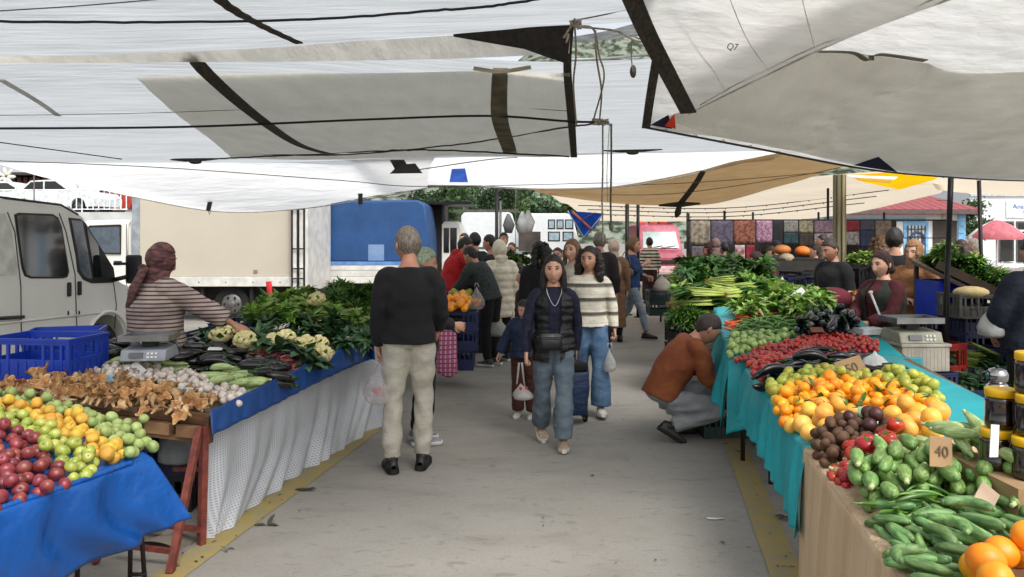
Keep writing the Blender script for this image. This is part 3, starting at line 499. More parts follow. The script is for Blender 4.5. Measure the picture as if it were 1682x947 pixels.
for x in (px_(530), px_(670)): wheel((x, .2, .36), .36, .24, tk, 'y')
MB().tube([(px_(508), -.1, .62), (px_(522), -.1, .62), (px_(524), -.1, .5), (px_(518), -.1, .42), (px_(508), -.1, .42)], .03, 6).obj('tow_hook', mws, tk)
MB().tube([(px_(503), -.06, 1.25), (px_(497), -.08, 1.0), (px_(500), -.05, .75)], .015, 6).obj('latch', mund, tk)
# ---- dark stall truck with white cab door
T3 = 19.0; X0 = P(706, 0, T3).x; tk = empty('market_truck', (X0, T3, 0), 0, 'shadowy open sided truck with a white cab door right of the blue cover', 'truck'); px_ = lambda x: P(x, 0, T3).x-X0
box('body', (0, .3, .5), (px_(724), 2.2, 2.6), M('dark_brown', '1d1713', rough=.9), tk); extr([(px_(722), .5), (px_(722), 2.05), (px_(728), 2.15), (px_(752), 2.15), (px_(760), 1.9), (px_(762), .5)], .3, 2, 'cab', mwp, tk, .04, axis='Y')
box('window', (px_(727), .285, 1.35), (px_(736), .31, 1.98), mgl_, tk); box('window', (px_(738), .285, 1.35), (px_(749), .31, 1.98), mgl_, tk); box('canopy_frame', (px_(700), -.3, 2.55), (px_(775), 1, 2.62), mpo, tk); box('canopy_frame', (px_(745), -.35, 2.35), (px_(850), -.3, 2.42), mpog, tk)
for x in (px_(715), px_(750)): wheel((x, .4, .36), .36, .22, tk, 'y')
# ---- white vans behind
def back_van(px0, px1, Y, top, lab, winx, col=mwp, flip=False):
    X0, X1 = P(px0, 0, Y).x, P(px1, 0, Y).x; L = X1-X0; H = P(0, top, Y).z; e = empty('parked_van', (X0, Y, 0), 0, lab, 'van', 'white vans at the back')
    pr = [(0, .35), (0, H-.15), (.15, H), (L*.72, H), (L*.8, H-.08), (L*.93, H*.58), (L, H*.45), (L, .35)]
    if flip: pr = [(L-a, z) for a, z in pr][::-1]
    extr(pr, 0, 1.9, 'body', col, e, .06, axis='Y')
    for a, b, c, d in winx:
        w_ = box('window', (P(a, 0, Y).x-X0, -.01, P(0, d, Y).z), (P(b, 0, Y).x-X0, .02, P(0, c, Y).z), mblkp, e); box('pane', (P(a, 0, Y).x-X0+.04, -.015, P(0, d, Y).z+.04), (P(b, 0, Y).x-X0-.04, .01, P(0, c, Y).z-.04), M('pale_glass', '8fa3ac', rough=.1), w_)
    for x in (L*.18, L*.82): wheel((x, .1, .33), .33, .22, e, 'y')
    MB().bb((.05, -.012, H*.5), (L*.9, 0, H*.53)).obj('trim', mseam, e, smooth=False); return e
back_van(757, 862, 27, 347, 'long white van without windows behind the shoppers', [], M('vehicle_bright', 'cfd3d4', rough=.4, var=.04))
back_van(862, 960, 25, 350, 'white minibus with several panes next to the blue hanging tarp', [(900, 912, 360, 376), (914, 926, 360, 376), (928, 942, 360, 376), (900, 920, 380, 396), (924, 942, 380, 396)], M('vehicle_bright', ''))
tag(box('folded_box', P(852, 412, 20), P(888, 380, 20)+Vector((0, .5, 0)), M('dark_taupe', '4d4540', rough=.9)), 'dull brown box wall behind the pointing shopper', 'box')
for i, (px, py, h) in enumerate([(835, 365, .3), (858, 362, .34), (868, 360, .36)]):
    p = P(px, py, 15); mb = MB().tube([p+Vector((0, 0, .18)), p+Vector((0, 0, .1)), p+Vector((.01, 0, -.05)), p+Vector((0, 0, -h*.7))], [.02, .06, .12, .07], 10, flat=.5, side=(1, 0, 0))
    tag(mb.obj('carrier_bag', M('bag_grey' if i == 0 else 'bag_white', '6c6e6c' if i == 0 else 'cfd0cd', rough=.5, bump=.6, bscale=30, transl=.3)), ['grey bag hung up above the man in the cream coat', 'white bag hung left of the thin wire', 'white bag hung right of the thin wire'][i], 'bag', 'hung carrier bags')
# ---- pink van head-on
Y = 30.0; e = empty('parked_van', (P(1090, 0, Y).x, Y, 0), 0, 'pink red delivery van facing the camera at the far end of the aisle', 'van')
mpk = M('van_pink', '9c4656', rough=.4, coat=.3)
mb = MB(); st = [(.0, .84, .35, .95), (.05, .88, .32, 1.12), (.55, .88, .32, 1.28), (.95, .84, .32, 2.0), (1.15, .80, .32, 2.25), (1.5, .80, .32, 2.32), (3.8, .80, .32, 2.32)]
V = []
for y, w_, z0, z1 in st: V += [(-w_, y, z0), (-w_, y, (z0+z1)/2), (-w_*.97, y, z1-.06), (-w_*.85, y, z1), (w_*.85, y, z1), (w_*.97, y, z1-.06), (w_, y, (z0+z1)/2), (w_, y, z0)]
fs = [(i*8+j, i*8+j+1, i*8+9+j, i*8+8+j) for i in range(6) for j in range(7)]+[tuple(range(8)), tuple(range(55, 47, -1))]; mb.add(V, fs).obj('body', mpk, e, angle=.5)
ws = MB().add([(-.72, .56, 1.33), (.72, .56, 1.33), (.66, .96, 1.98), (-.66, .96, 1.98)], [(0, 1, 2, 3)]).obj('windshield', M('ws_glass', '5f7672', rough=.1), e, smooth=False, loc=(0, -.03, .01)); MB().tube([(-.5, .5, 1.34), (.1, .6, 1.42)], .012, 5).obj('wiper', mblkp, ws); MB().tube([(0, .5, 1.34), (.6, .6, 1.42)], .012, 5).obj('wiper', mblkp, ws)
box('bumper', (-.86, -.08, .35), (.86, .02, .62), M('bumper_pale', 'c9a6a6'), e, .03); box('grille', (-.5, -.02, .7), (.5, .01, .86), mblkp, e)
for s in (-.68, .68): MB().ell((s, .0, .8), (.14, .03, .1), 12, 8).obj('headlight', M('lamp_glass', ''), e); box('side_mirror', (s*1.45-.06, .5, 1.3), (s*1.45+.06, .56, 1.6), mblkp, e, .02)
for s in (-.75, .75): wheel((s, .6, .32), .32, .18, e)
for i, (dx, c) in enumerate([(-.6, 'd9573a'), (-.1, '9a4a2a'), (.3, 'b04028'), (.62, '3a3a38')]): box('roof_load', (dx-.17, 1.5, 2.34), (dx+.17, 2.0, 2.5+.05*(i % 3)), M('load%d' % i, c), e, .01)
# ---- terrace with railing, cars and shed (left)
Y = 30.0; zt = P(0, 348, Y).z; wl = M('retaining_wall', 'b7bab8', rough=.8, var=.12, scale=1.5)
tag(box('retaining_wall', (P(-260, 0, Y).x, Y, 0), (P(262, 0, Y).x, Y+.6, zt), wl), 'pale concrete terrace wall behind the white van', 'wall')
tag(box('terrace', (P(-260, 0, Y).x, Y+.6, zt-.4), (P(262, 0, Y).x, Y+26, zt-.02), M('asphalt', '6a6a68', rough=.9)), kind='structure')
e = empty('terrace_railing', (P(-200, 0, Y).x, Y+.2, zt), 0, 'white tubular railing along the top of the terrace wall', 'railing'); L = P(205, 0, Y).x-P(-200, 0, Y).x; mrl = M('railing_white', 'e6e8e8', rough=.5)
MB().cyl((0, 0, .88), (L, 0, .88), .03, 8).obj('handrail', mrl, e); MB().cyl((0, 0, .12), (L, 0, .12), .02, 8).obj('bottom_rail', mrl, e)
k = 0
while k*.22 < L: 
    if k*.22 > P(-30, 0, Y).x-P(-200, 0, Y).x: MB().bb((k*.22-.015, -.015, 0 if k % 12 == 0 else .12), (k*.22+.015, .015, .98 if k % 12 == 0 else .88)).obj('baluster', mrl, e, smooth=False)
    k += 1
def car(x, y, z, rz, col, lab, grp='cars parked on the terrace'):
    e = empty('parked_car', (x, y, z), rz, lab, 'car', grp); m_ = M('car_'+col, col, rough=.3, coat=.5)
    pr = [(-2.1, .3), (-2.15, .75), (-2.0, .98), (-1.5, 1.05), (-1.0, 1.42), (.3, 1.46), (1.0, 1.02), (1.9, .88), (2.12, .65), (2.1, .3), (1.75, .28)]+arc((1.35, .3), .36, 0, PI, 8)+[(-.9, .25)]+arc((-1.3, .3), .36, 0, PI, 8)+[(-1.7, .28)]
    extr(pr, -.85, .85, 'body', m_, e, .06, axis='Y')
    for s in (-.853, .853):
        for q in ([(-1.35, 1.05), (-.95, 1.36), (-.35, 1.38), (-.35, 1.02)], [(-.27, 1.02), (-.27, 1.38), (.25, 1.38), (.8, 1.02)]): MB().add([(a, s, zz) for a, zz in q]+[(a, s*.97, zz) for a, zz in q], [(0, 1, 2, 3), (7, 6, 5, 4)]).obj('window', mgl_, e, smooth=False)
        for a in (1.35, -1.3): wheel((a, s*.92, .3), .3, .18, e, 'y')
    for s in (-.6, .6): MB().ell((2.08, s, .68), (.05, .14, .08), 8, 6).obj('headlight', M('lamp_glass', ''), e)
car(P(20, 0, 34).x, 34, zt, .1, 'c9d2d6', 'silver white car at the left edge behind the railing'); car(P(108, 0, 33).x, 33, zt, -.2, 'dfe4e4', 'white car in the middle behind the railing'); car(P(185, 0, 35).x, 35, zt, .2, 'a23c30', 'red and white car behind the right end of the railing')
Y = 44; e = empty('wooden_shed', (P(60, 0, Y).x, Y, zt), 0, 'brown slatted timber shed at the top left under the tarp edge', 'shed'); mwd = M('shed_wood', '5a3a2c', rough=.9, var=.4, scale=3, stretch=(6, 1, .3))
box('wall', (-4, .2, 0), (3.6, 3, 2.6), M('dark_brown', ''), e); [box('slat', (-4+k*.36, 0, .05), (-4+k*.36+.22, .15, 2.5), mwd, e) for k in range(21)]; box('roof', (-4.4, -.6, 2.6), (4, 3.4, 2.75), M('roof_dark', '3a3430'), e)
e = empty('ornament', P(10, 290, 40), 0, 'white flower shaped garden ornament at the left edge above the railing', 'ornament')
mb = MB(); [mb.ell((.28*math.cos(a), 0, .28*math.sin(a)), (.24, .05, .1), 8, 6, R=Matrix.Rotation(-a, 3, 'Y')) for a in [2*PI*k/7 for k in range(7)]]; mb.obj('petals', M('ornament_white', 'dcd8cc'), e); MB().cyl((0, .06, 0), (0, .06, -1.2), .05).obj('stem', mpog, e)
# ---- low office with red roof (right)
mwl = M('office_wall', 'e3e5e4', rough=.8, var=.04); mblt = M('trim_blue', '7fb6dc', rough=.7); mroof = M('roof_tile', '8e4a4a', rough=.7, stripes=[(0, .38, .3, '7d2f33')], var=.15)
Y = 32.0; X0, X1 = P(1235, 0, Y).x, P(1586, 0, Y).x; e = empty('market_office', (X0, Y, 0), 0, 'low white office with red ribbed roof and light blue trim', 'building'); px_ = lambda x: P(x, 0, Y).x-X0; pz_ = lambda y: P(0, y, Y).z
box('wall', (0, 0, 0), (X1-X0, 6, pz_(345)), mwl, e); box('band', (px_(1355), -.03, pz_(364)), (px_(1520), 0, pz_(358)), mblt, e); box('column', (px_(1354), -.05, 0), (px_(1364), 0, pz_(346)), mblt, e)
for k in range(7): box('corner_block', (px_(1573), -.06, pz_(348+12*(k+1))+.03), (px_(1585), 0, pz_(348+12*k)), mblt, e)
wd = box('window', (px_(1484), -.05, pz_(430)), (px_(1524), 0, pz_(364)), mblt, e); box('pane', (px_(1490), -.06, pz_(428)), (px_(1519), -.05, pz_(370)), M('pane_white', 'c9d2d8', rough=.3), wd)
for k in range(6): MB().cyl((px_(1490+k*5.6), -.09, pz_(430)), (px_(1490+k*5.6), -.09, pz_(370)), .02, 6).obj('bar', mpog, wd)
for k in range(5): MB().cyl((px_(1490), -.09, pz_(376+k*12)), (px_(1519), -.09, pz_(376+k*12)), .02, 6).obj('bar', mpog, wd)
mb = MB().tube([(px_(1505)+.28*math.cos(a), -.1, pz_(392)+.28*math.sin(a)) for a in np.linspace(0, 2*PI, 25)], .05, 6, caps=False); mb.obj('ring_ornament', M('ring_blue', '3c4c72'), wd)
box('door', (px_(1532), -.04, 0), (px_(1571), 0, pz_(362)), M('door_brown', '3a332c', rough=.7), e); box('notice', (px_(1547), -.05, pz_(362)+.03), (px_(1553), 0, pz_(352)), M('notice', 'c9c4ae'), e)
g = [[(px_(1225), -.6, pz_(344)), (px_(1600), -.6, pz_(344))], [(px_(1300), 3, pz_(320)+.35), (px_(1560), 3, pz_(320)+.35)]]
rf = MB().grid(g).add([(px_(1225), -.6, pz_(344)), (px_(1600), -.6, pz_(344)), (px_(1600), -.6, pz_(344)-.22), (px_(1225), -.6, pz_(344)-.22), (px_(1560), 3, pz_(320)+.35), (px_(1600), 6.6, pz_(344))], [(0, 3, 2, 1), (1, 5, 4)]).obj('roof', mroof, e, smooth=False)
box('fascia', (px_(1225), -.65, pz_(344)-.2), (px_(1600), -.6, pz_(344)-.02), M('fascia', '5d4a48'), e); box('chimney', (px_(1562), 1, pz_(344)), (px_(1586), 1.8, pz_(326)), M('roof_dark', ''), rf)
box('side_awning', (px_(1285), -.9, pz_(352)), (px_(1345), -.3, pz_(348)), M('awning_white', 'eef0f0'), e)
# ---- white hall with sign
Y = 46.0; X0 = P(1592, 0, Y).x; e = empty('white_hall', (X0, Y, 0), 0, 'plain white hall with a blue lettered sign at the right edge', 'building'); px_ = lambda x: P(x, 0, Y).x-X0; pz_ = lambda y: P(0, y, Y).z
box('wall', (0, 0, 0), (px_(1900), 8, pz_(270)), M('hall_wall', 'dfe2e4', rough=.8, var=.03), e); s_ = box('sign_board', (px_(1652), -.08, pz_(357)), (px_(1745), 0, pz_(330)), M('sign_white', 'f2f4f4'), e)
mbt = M('letters_blue', '2f6fae'); text('Anadolu Ticaret', .42, mbt, s_, (px_(1699), -.1, pz_(339)), (PI/2, 0, 0)); text('1000 44 37', .34, mbt, s_, (px_(1699), -.1, pz_(348)), (PI/2, 0, 0))
for a, b in ((1640, 1665), (1669, 1695), (1699, 1730)):
    w_ = box('window', (px_(a), -.05, pz_(430)), (px_(b), 0, pz_(363)), mpog, e); box('pane', (px_(a)+.1, -.07, pz_(430)), (px_(b)-.1, -.05, pz_(366)), mgl_, w_); box('transom', (px_(a), -.09, pz_(380)), (px_(b), -.05, pz_(377)), mwl, w_)
box('cornice', (0, -.12, pz_(322)), (px_(1900), 0, pz_(318)), M('cornice', 'b9bdbf'), e)
Y = 90; e = empty('apartment_block', (P(1548, 0, Y).x, Y, 0), 0, 'pale apartment block above the red roof', 'building'); box('wall', (-4, 0, 0), (4, 8, P(0, 292, Y).z), M('hall_wall', ''), e)
for k in range(5): box('window', (-3.5+k*1.5, -.1, 5.6), (-2.6+k*1.5, 0, 7.0), mgl_, e)
# ---- red and white parasol with cafe table and chairs
Y = 27.0; c = P(1637, 0, Y); e = empty('parasol', (c.x, Y, 0), 0, 'red and white parasol with printed panels by the white hall', 'parasol'); mpr = M('parasol_red', 'b8626a', rough=.7); mpw = M('parasol_white', 'e9dede', rough=.7)
zt_, zb_ = P(0, 361, Y).z, P(0, 386, Y).z; R_ = .86
for s in range(8):
    a0, a1 = 2*PI*s/8, 2*PI*(s+1)/8; mb = MB(); gg = []
    for i in range(7):
        t = i/6; gg.append([(R_*t*math.cos(a0+(a1-a0)*j/4), R_*t*math.sin(a0+(a1-a0)*j/4), zt_-(zt_-zb_)*(t**1.6)) for j in range(5)])
    gg.append([(x, y, z-.16) for x, y, z in gg[-1]]); p_ = mb.grid(gg).obj('canopy_panel', mpw if s % 4 == 3 else mpr, e)
    am = (a0+a1)/2; MB().box((R_*.93*math.cos(am), R_*.93*math.sin(am), zb_-.04), (.012, .42, .10), R=Matrix.Rotation(am, 3, 'Z') @ Matrix.Rotation(.0, 3, 'Y')).obj('printed_patch', mpw if s % 4 != 3 else mpr, p_, smooth=False)
MB().cyl((0, 0, 0), (0, 0, zt_), .03).obj('pole', mpw, e); MB().cyl((0, 0, 0), (0, 0, .1), .3, 20).obj('base', mws, e)
def cafe_chair(x, y, rz, lab):
    e = empty('cafe_chair', (x, y, 0), rz, lab, 'chair', 'chairs under the red parasol'); m_ = M('chair_white', 'dfe0e0', rough=.4)
    MB().bb((-.22, -.22, .42), (.22, .22, .46)).obj('seat', M('seat_pink', 'd08f95'), e, smooth=False, bevel=.01); MB().tube([(-.2, .2, .44), (-.2, .24, .85), (.2, .24, .85), (.2, .2, .44)], .018, 6).obj('backrest', m_, e)
    for a, b in ((-1, -1), (1, -1), (-1, 1), (1, 1)): MB().cyl((a*.2, b*.2, .44), (a*.22, b*.22, 0), .016, 6).obj('leg', m_, e)
for x, y, r_, lb in ((1612, 25, .4, 'white framed chair left under the red parasol'), (1640, 24.5, -.3, 'white framed chair in the middle under the red parasol'), (1662, 25.5, .9, 'white framed chair right under the red parasol'), (1650, 28.5, 3.0, 'white framed chair behind the parasol pole')): cafe_chair(P(x, 0, y).x, y, r_, lb)
e = empty('cafe_table', (P(1648, 0, 26.2).x, 26.2, 0), 0, 'white round cafe table under the red parasol', 'table'); MB().cyl((0, 0, .72), (0, 0, .75), .45, 20).obj('table_top', mpw, e); MB().cyl((0, 0, 0), (0, 0, .72), .03).obj('leg', mpog, e)
# ---- hill and trees
mh = M('hill_green', '26321f', rough=.95, scale=.22, col2='7b8274', sharp=.35, detail=12, bump=.6, bscale=.3, bdist=2)
gx = np.linspace(-260, 420, 90); gy = np.linspace(0, 1, 40); g = np.zeros((40, 90, 3))
for i, t in enumerate(gy):
    for j, x in enumerate(gx):
        y = 260+t*260; h = max(0, 118*math.exp(-((x-60)/150)**2)); z = h*min(1, t*1.5)**1.1; z += 9*noise.noise(Vector((x*.03, y*.03, 0)))*min(1, t*4)+3.5*noise.noise(Vector((x*.12, y*.12, 3)))*min(1, t*4); g[i, j] = (x, y, max(-1, z)-.5)
tag(MB().grid(g).obj('hill', mh), kind='structure')
def leaves_mesh(name, n, spread, size, mats, seed, clumps=14, squash=.75):
    r = np.random.default_rng(seed); mb = MB(); C_ = [(r.normal(0, 1, 3)) for _ in range(clumps)]; C_ = [c_/np.linalg.norm(c_)*r.uniform(.35, .85) for c_ in C_]
    cs_ = r.integers(0, clumps, n); p = np.array([C_[k] for k in cs_])+r.normal(0, .17, (n, 3)); p *= spread; p[:, 2] *= squash
    d = r.normal(0, 1, (n, 3)); d /= np.linalg.norm(d, axis=1)[:, None]; u = r.normal(0, 1, (n, 3)); a = np.cross(d, u); a /= np.linalg.norm(a, axis=1)[:, None]
    L = size*r.uniform(.6, 1.3, n)[:, None]; V = np.stack([p-d*L, p+a*L*.45, p+d*L, p-a*L*.45], 1).reshape(-1, 3)
    mb.v.append(V); mb.n = len(V); mb.f = [(4*i, 4*i+1, 4*i+2, 4*i+3) for i in range(n)]; mb.m = [int(k) % len(mats) for k in cs_]; return mb
def tree(x, y, h, R_, cols, lab, seed):
    e = empty('tree', (x, y, 0), 0, lab, 'tree', 'trees behind the market'); r = random.Random(seed); mt = M('bark', '4a4036', rough=.95); mb = MB().tube([(0, 0, 0), (.05, .02, h*.3), (0, .05, h*.6)], [.16, .12, .07], 8)
    for k in range(6): a = k*1.1; mb.tube([(0, .03, h*.35+.1*k), (R_*.4*math.cos(a), R_*.4*math.sin(a), h*.62+.06*k), (R_*.7*math.cos(a), R_*.7*math.sin(a), h*.82)], [.06, .04, .015], 6)
    mb.obj('trunk', mt, e); leaves_mesh('crown', 3200, R_, R_*.075, cols, seed).obj('crown', cols, e, loc=(0, 0, h-R_*.55), smooth=False)
ma, mb_, mc_ = M('leaf_a', '4f6a3c', rough=.7, transl=.3, var=.3), M('leaf_b', '7f9a78', rough=.7, transl=.3, var=.3), M('leaf_c', '2f4528', rough=.7, transl=.3, var=.3)
for i, (px, Y, top, R_, cc, lab) in enumerate([(722, 40, 305, 2.0, [mc_, ma], 'dark leafy tree right above the blue covered truck'), (768, 44, 312, 1.9, [mb_, mb_, ma], 'pale grey green olive tree left of the slim pole'), (826, 42, 302, 1.7, [mc_, mc_, ma], 'dark tree crown around the slim pole'),
        (868, 46, 308, 2.0, [mb_, mc_], 'mixed green tree right of the slim pole'), (925, 48, 322, 2.1, [mc_, ma], 'low dark tree beside the start of the tan tarp'), (1602, 40, 338, 1.3, [mc_, ma], 'dark shrub like tree between the two white buildings')]):
    tree(P(px, 0, Y).x, Y, P(0, top, Y).z, R_, cc, lab, 100+i)
# ---- hanging fabrics
Y = 17.0; px_ = lambda x: P(x, 0, Y).x
e = empty('fabric_rail', (px_(1130), Y, 0), 0, 'dark rail and posts carrying the hanging fabrics', 'rail'); L = px_(1562)-px_(1130)
MB().cyl((0, .03, 2.12), (L, .03, 2.12), .02, 6).obj('rail', mpo, e); MB().cyl((0, .05, 1.72), (L, .05, 1.72), .012, 6).obj('rail', mpo, e)
for k in range(5): MB().cyl((L*k/4, .05, 0), (L*k/4, .05, 2.3), .025, 8).obj('post', mpo, e)
fab = [(1133, 1165, 362, 402, '8d8373', '5a5348', 9, 'beige landscape print cloth'), (1167, 1202, 362, 402, '57505e', '3c3648', 12, 'grey purple streaked cloth'), (1204, 1239, 362, 400, '84543f', '5a2c22', 14, 'rust and cream floral cloth'),
       (1241, 1267, 362, 398, '6f4a60', 'a07c90', 22, 'pink floral cloth'), (1269, 1284, 360, 404, '141416', '202024', 5, 'narrow black cloth'), (1286, 1309, 362, 381, '5c5c58', '7c7a72', 20, 'small grey floral cloth'), (1286, 1309, 382, 400, '1c4044', '14292c', 5, 'dark teal cloth below the grey floral one'),
       (1311, 1334, 362, 382, '8c826c', '5a5c44', 18, 'beige cloth with green sprigs'), (1311, 1334, 383, 404, '352b26', '26201c', 4, 'dark brown cloth below the sprigged one'), (1336, 1367, 362, 382, '7d6670', '5f4a56', 16, 'mauve floral cloth left of the column'), (1336, 1367, 383, 404, '8c8484', '5a5054', 24, 'grey speckled cloth left of the column'),
       (1388, 1409, 362, 379, '7c1c24', '5c1018', 4, 'dark red cloth right of the column'), (1388, 1409, 380, 402, '7c7674', '4c4648', 20, 'grey blotched cloth under the red one'), (1411, 1434, 362, 378, '3c3c46', '2e2e38', 4, 'slate cloth'), (1411, 1434, 379, 406, '15233c', '101a2e', 4, 'navy cloth'), (1436, 1462, 362, 388, '6a5c50', '50443c', 8, 'taupe cloth'),
       (1135, 1160, 404, 428, '6a5a52', '3a4460', 12, 'low hung blue brown print'), (1163, 1184, 404, 428, '54484c', '2c2628', 8, 'low hung dark striped print'), (1206, 1222, 402, 426, '803c48', 'a8a0a0', 8, 'low hung pink and white cloth'), (1224, 1238, 402, 428, '8a2030', '5a1420', 6, 'low hung crimson cloth')]
for i, (a, b, c_, d, c1, c2, sc, lab) in enumerate(fab):
    n = 10; V = []; x0, x1, z1, z0 = px_(a), px_(b), P(0, c_, Y).z, P(0, d, Y).z
    g = np.array([[(x0+(x1-x0)*j/n, Y-.05+.012*math.sin(j*1.9+i)*(k/6), z1+(z0-z1)*k/6) for j in range(n+1)] for k in range(7)])
    g0 = g-g[0, 0]; o = MB().grid(g0).obj('hanging_fabric', M('fabric%d' % i, c1, rough=.9, scale=sc, col2=c2, sharp=.4, check=(sc*1.6, c2, .22) if sc > 10 else None), loc=tuple(g[0, 0]))
    s_ = o.modifiers.new('s', 'SOLIDIFY'); s_.thickness = .01; tag(o, lab+' hanging at the textile stall', 'cloth', 'fabrics hanging at the textile stall')
# ================================================================ PRODUCE
def fruit_mesh(name, mats, rx, ry, rz, dim=.18, lump=0, n=16, k=11, stem=None, calyx=False, seed=0):
    r = np.random.default_rng(seed); ph = r.uniform(0, 6, 6)
    def fn(V):
        th = np.arccos(np.clip(V[:, 2], -1, 1)); R = 1-dim*np.exp(-(th/.38)**2)-dim*.6*np.exp(-((PI-th)/.3)**2)
        a = np.arctan2(V[:, 1], V[:, 0])
        if lump: R = R+lump*(np.sin(3*a+ph[0])*np.sin(th)+.6*np.sin(5*a+4*th+ph[1])*np.sin(th)**2+.5*np.sin(2*a-3*th+ph[2])*np.sin(th))
        return V*R[:, None]
    mb = MB().ell((0, 0, 0), (rx, ry, rz), n, k, 0, fn=fn)
    if stem: mb.tube([(0, 0, rz*(1-dim*1.3)), (rx*.05, 0, rz*(1-dim)+stem*.6), (rx*.15, 0, rz+stem*.4)], [stem*.16, stem*.1, stem*.16], 5, 1)
    if calyx:
        for j in range(5): a = 2*PI*j/5; mb.leaf((0, 0, rz*(1-dim)+.001), (math.cos(a), math.sin(a), .25), (0, 0, 1), rx*.62, rx*.22, 1, curl=.3)
    return mb.mesh(name, mats)
def long_mesh(name, mats, L, r, bend=.1, prof=None, n=10, tip=1, seg=9, cap=None, calyx=0, ribs=0):
    prof = prof or [.55, .85, .98, 1, 1, 1, .98, .9, .5]; seg = len(prof); pts = []
    for i in range(seg): t = i/(seg-1)-.5; pts.append((L*t, bend*L*(1-4*t*t), 0))
    mb = MB().tube(pts, [r*q for q in prof], n, 0)
    mb.ell(pts[0], (r*.35, prof[0]*r*.96, prof[0]*r*.96), 8, 6, 0); mb.ell(pts[-1], (r*.35, prof[-1]*r*.96, prof[-1]*r*.96), 8, 6, 0)
    if cap: mb.tube([pts[-1], (pts[-1][0]+r*cap*.6, pts[-1][1], 0), (pts[-1][0]+r*cap, pts[-1][1]-r*.2, 0)], [r*.5, r*.3, r*.36], 6, 1)
    if calyx:
        for j in range(5): a = 2*PI*j/5; mb.leaf((pts[-1][0]+r*.2, pts[-1][1]+prof[-1]*r*.4*math.cos(a), prof[-1]*r*.4*math.sin(a)), (-1, .5*math.cos(a), .5*math.sin(a)), (0, math.cos(a), math.sin(a)), r*1.5, r*.7, 1, curl=.1)
    return mb.mesh(name, mats)
def bunch_mesh(name, mats, n, L, W, seed, up=.5, stems=None, spread=.5, curl=.5, flatten=1):
    r = random.Random(seed); mb = MB()
    for k in range(n):
        a = r.uniform(0, 2*PI); e = r.uniform(0, 1)**.6; d = (math.cos(a)*e, math.sin(a)*e, up*r.uniform(.3, 1.2)*flatten); rr = L*spread*r.uniform(0, .6)
        mb.leaf((rr*math.cos(a), rr*math.sin(a), r.uniform(-.1, .25)*L*flatten), d, (r.uniform(-.3, .3), r.uniform(-.3, .3), 1), L*r.uniform(.5, 1), W*r.uniform(.6, 1.2), r.randrange(len(mats)), curl=curl*r.uniform(.3, 1.6), seg=3)
    return mb.mesh(name, mats, smooth=True)
mstem = M('stem_brown', '4a3520', rough=.8); mgs = M('stem_green', '5f7a35', rough=.7)
m_ra = M('apple_red', '561219', rough=.42, col2='8e3c38', scale=22, sharp=.9, rnd=.25, hue=.012, coat=.06); m_ga = M('apple_green', '82902f', rough=.42, col2='a5a850', scale=16, rnd=.15, hue=.018, coat=.06)
m_qu = M('quince_yellow', 'c9a238', rough=.62, col2='b3862a', scale=26, sharp=.8, rnd=.12, hue=.015); m_ol = M('fruit_olive', '7c8d4a', rough=.6, col2='97a565', scale=20, rnd=.15, hue=.01, bump=.3, bscale=60)
m_or = M('orange_skin', 'ec9008', rough=.45, col2='f3a41c', scale=10, rnd=.10, hue=.012, bump=.25, bscale=260, bdist=.002); m_gf = M('grapefruit', 'e0a033', rough=.45, col2='e9b552', scale=9, rnd=.1, hue=.015, bump=.2, bscale=220, bdist=.002)
m_le = M('lime_yellow', '9aa238', rough=.42, col2='b0ae46', scale=12, rnd=.18, hue=.03, bump=.2, bscale=200, bdist=.002); m_to = M('tomato', 'a81a0e', rough=.22, var=.12, rnd=.15, hue=.01, coat=.4); m_ch = M('tomato_small', 'a52a20', rough=.32, var=.12, rnd=.2, hue=.012, coat=.3)
m_tp = M('tomato_pink', 'b5402e', rough=.38, var=.12, rnd=.15, hue=.012, coat=.3); m_ki = M('kiwi', '5c4029', rough=.75, col2='493020', scale=30, rnd=.2); m_pu = M('passion_purple', '43201f', rough=.5, var=.2, rnd=.2)
m_cu = M('cucumber', '456a38', rough=.52, col2='739658', scale=34, rnd=.28, hue=.012, bump=.4, bscale=150, bdist=.003, stretch=(.5, 2, 2)); m_zu = M('zucchini', '567e38', rough=.46, col2='8aaa60', scale=60, rnd=.22, hue=.012, stretch=(.25, 2, 2), sharp=.6)
m_zl = M('zucchini_pale', '88a05a', rough=.5, col2='b4c48c', scale=60, rnd=.15, stretch=(.25, 2, 2)); m_eg = M('eggplant', '120c12', rough=.22, var=.3, scale=5, rnd=.4, coat=.35); m_be = M('borlotti', '9a2a38', rough=.6, col2='c77f7a', scale=40, rnd=.2)
m_pe = M('pepper_green', '4f7a2c', rough=.35, var=.2, rnd=.25, hue=.015, coat=.2); m_ca = M('carrot', 'd25f28', rough=.5, var=.15, rnd=.15, hue=.02); m_rp = M('round_white', 'a9bd78', rough=.4, col2='7f9a4a', scale=20, rnd=.2)
m_ga_ = M('garlic', 'd9d0c4', rough=.6, col2='c3b2a6', scale=25, rnd=.1, stretch=(3, 3, .5)); m_mu = M('mushroom', 'c0925c', rough=.85, col2='85562e', scale=30, rnd=.2, hue=.01, sharp=.8); m_mu2 = M('mushroom_gill', 'd9bc90', rough=.8, col2='b0804e', scale=40, stretch=(1, 1, .2))
m_cf = M('cauliflower', 'd9cf9c', rough=.8, col2='c6b87c', scale=30, bump=.6, bscale=70, bdist=.01); m_l1 = M('leaf_bright', '739a3c', rough=.55, var=.35, scale=20, transl=.25, rnd=.2); m_l2 = M('leaf_dark', '2c4a22', rough=.5, var=.4, scale=20, transl=.12, rnd=.25, hue=.01)
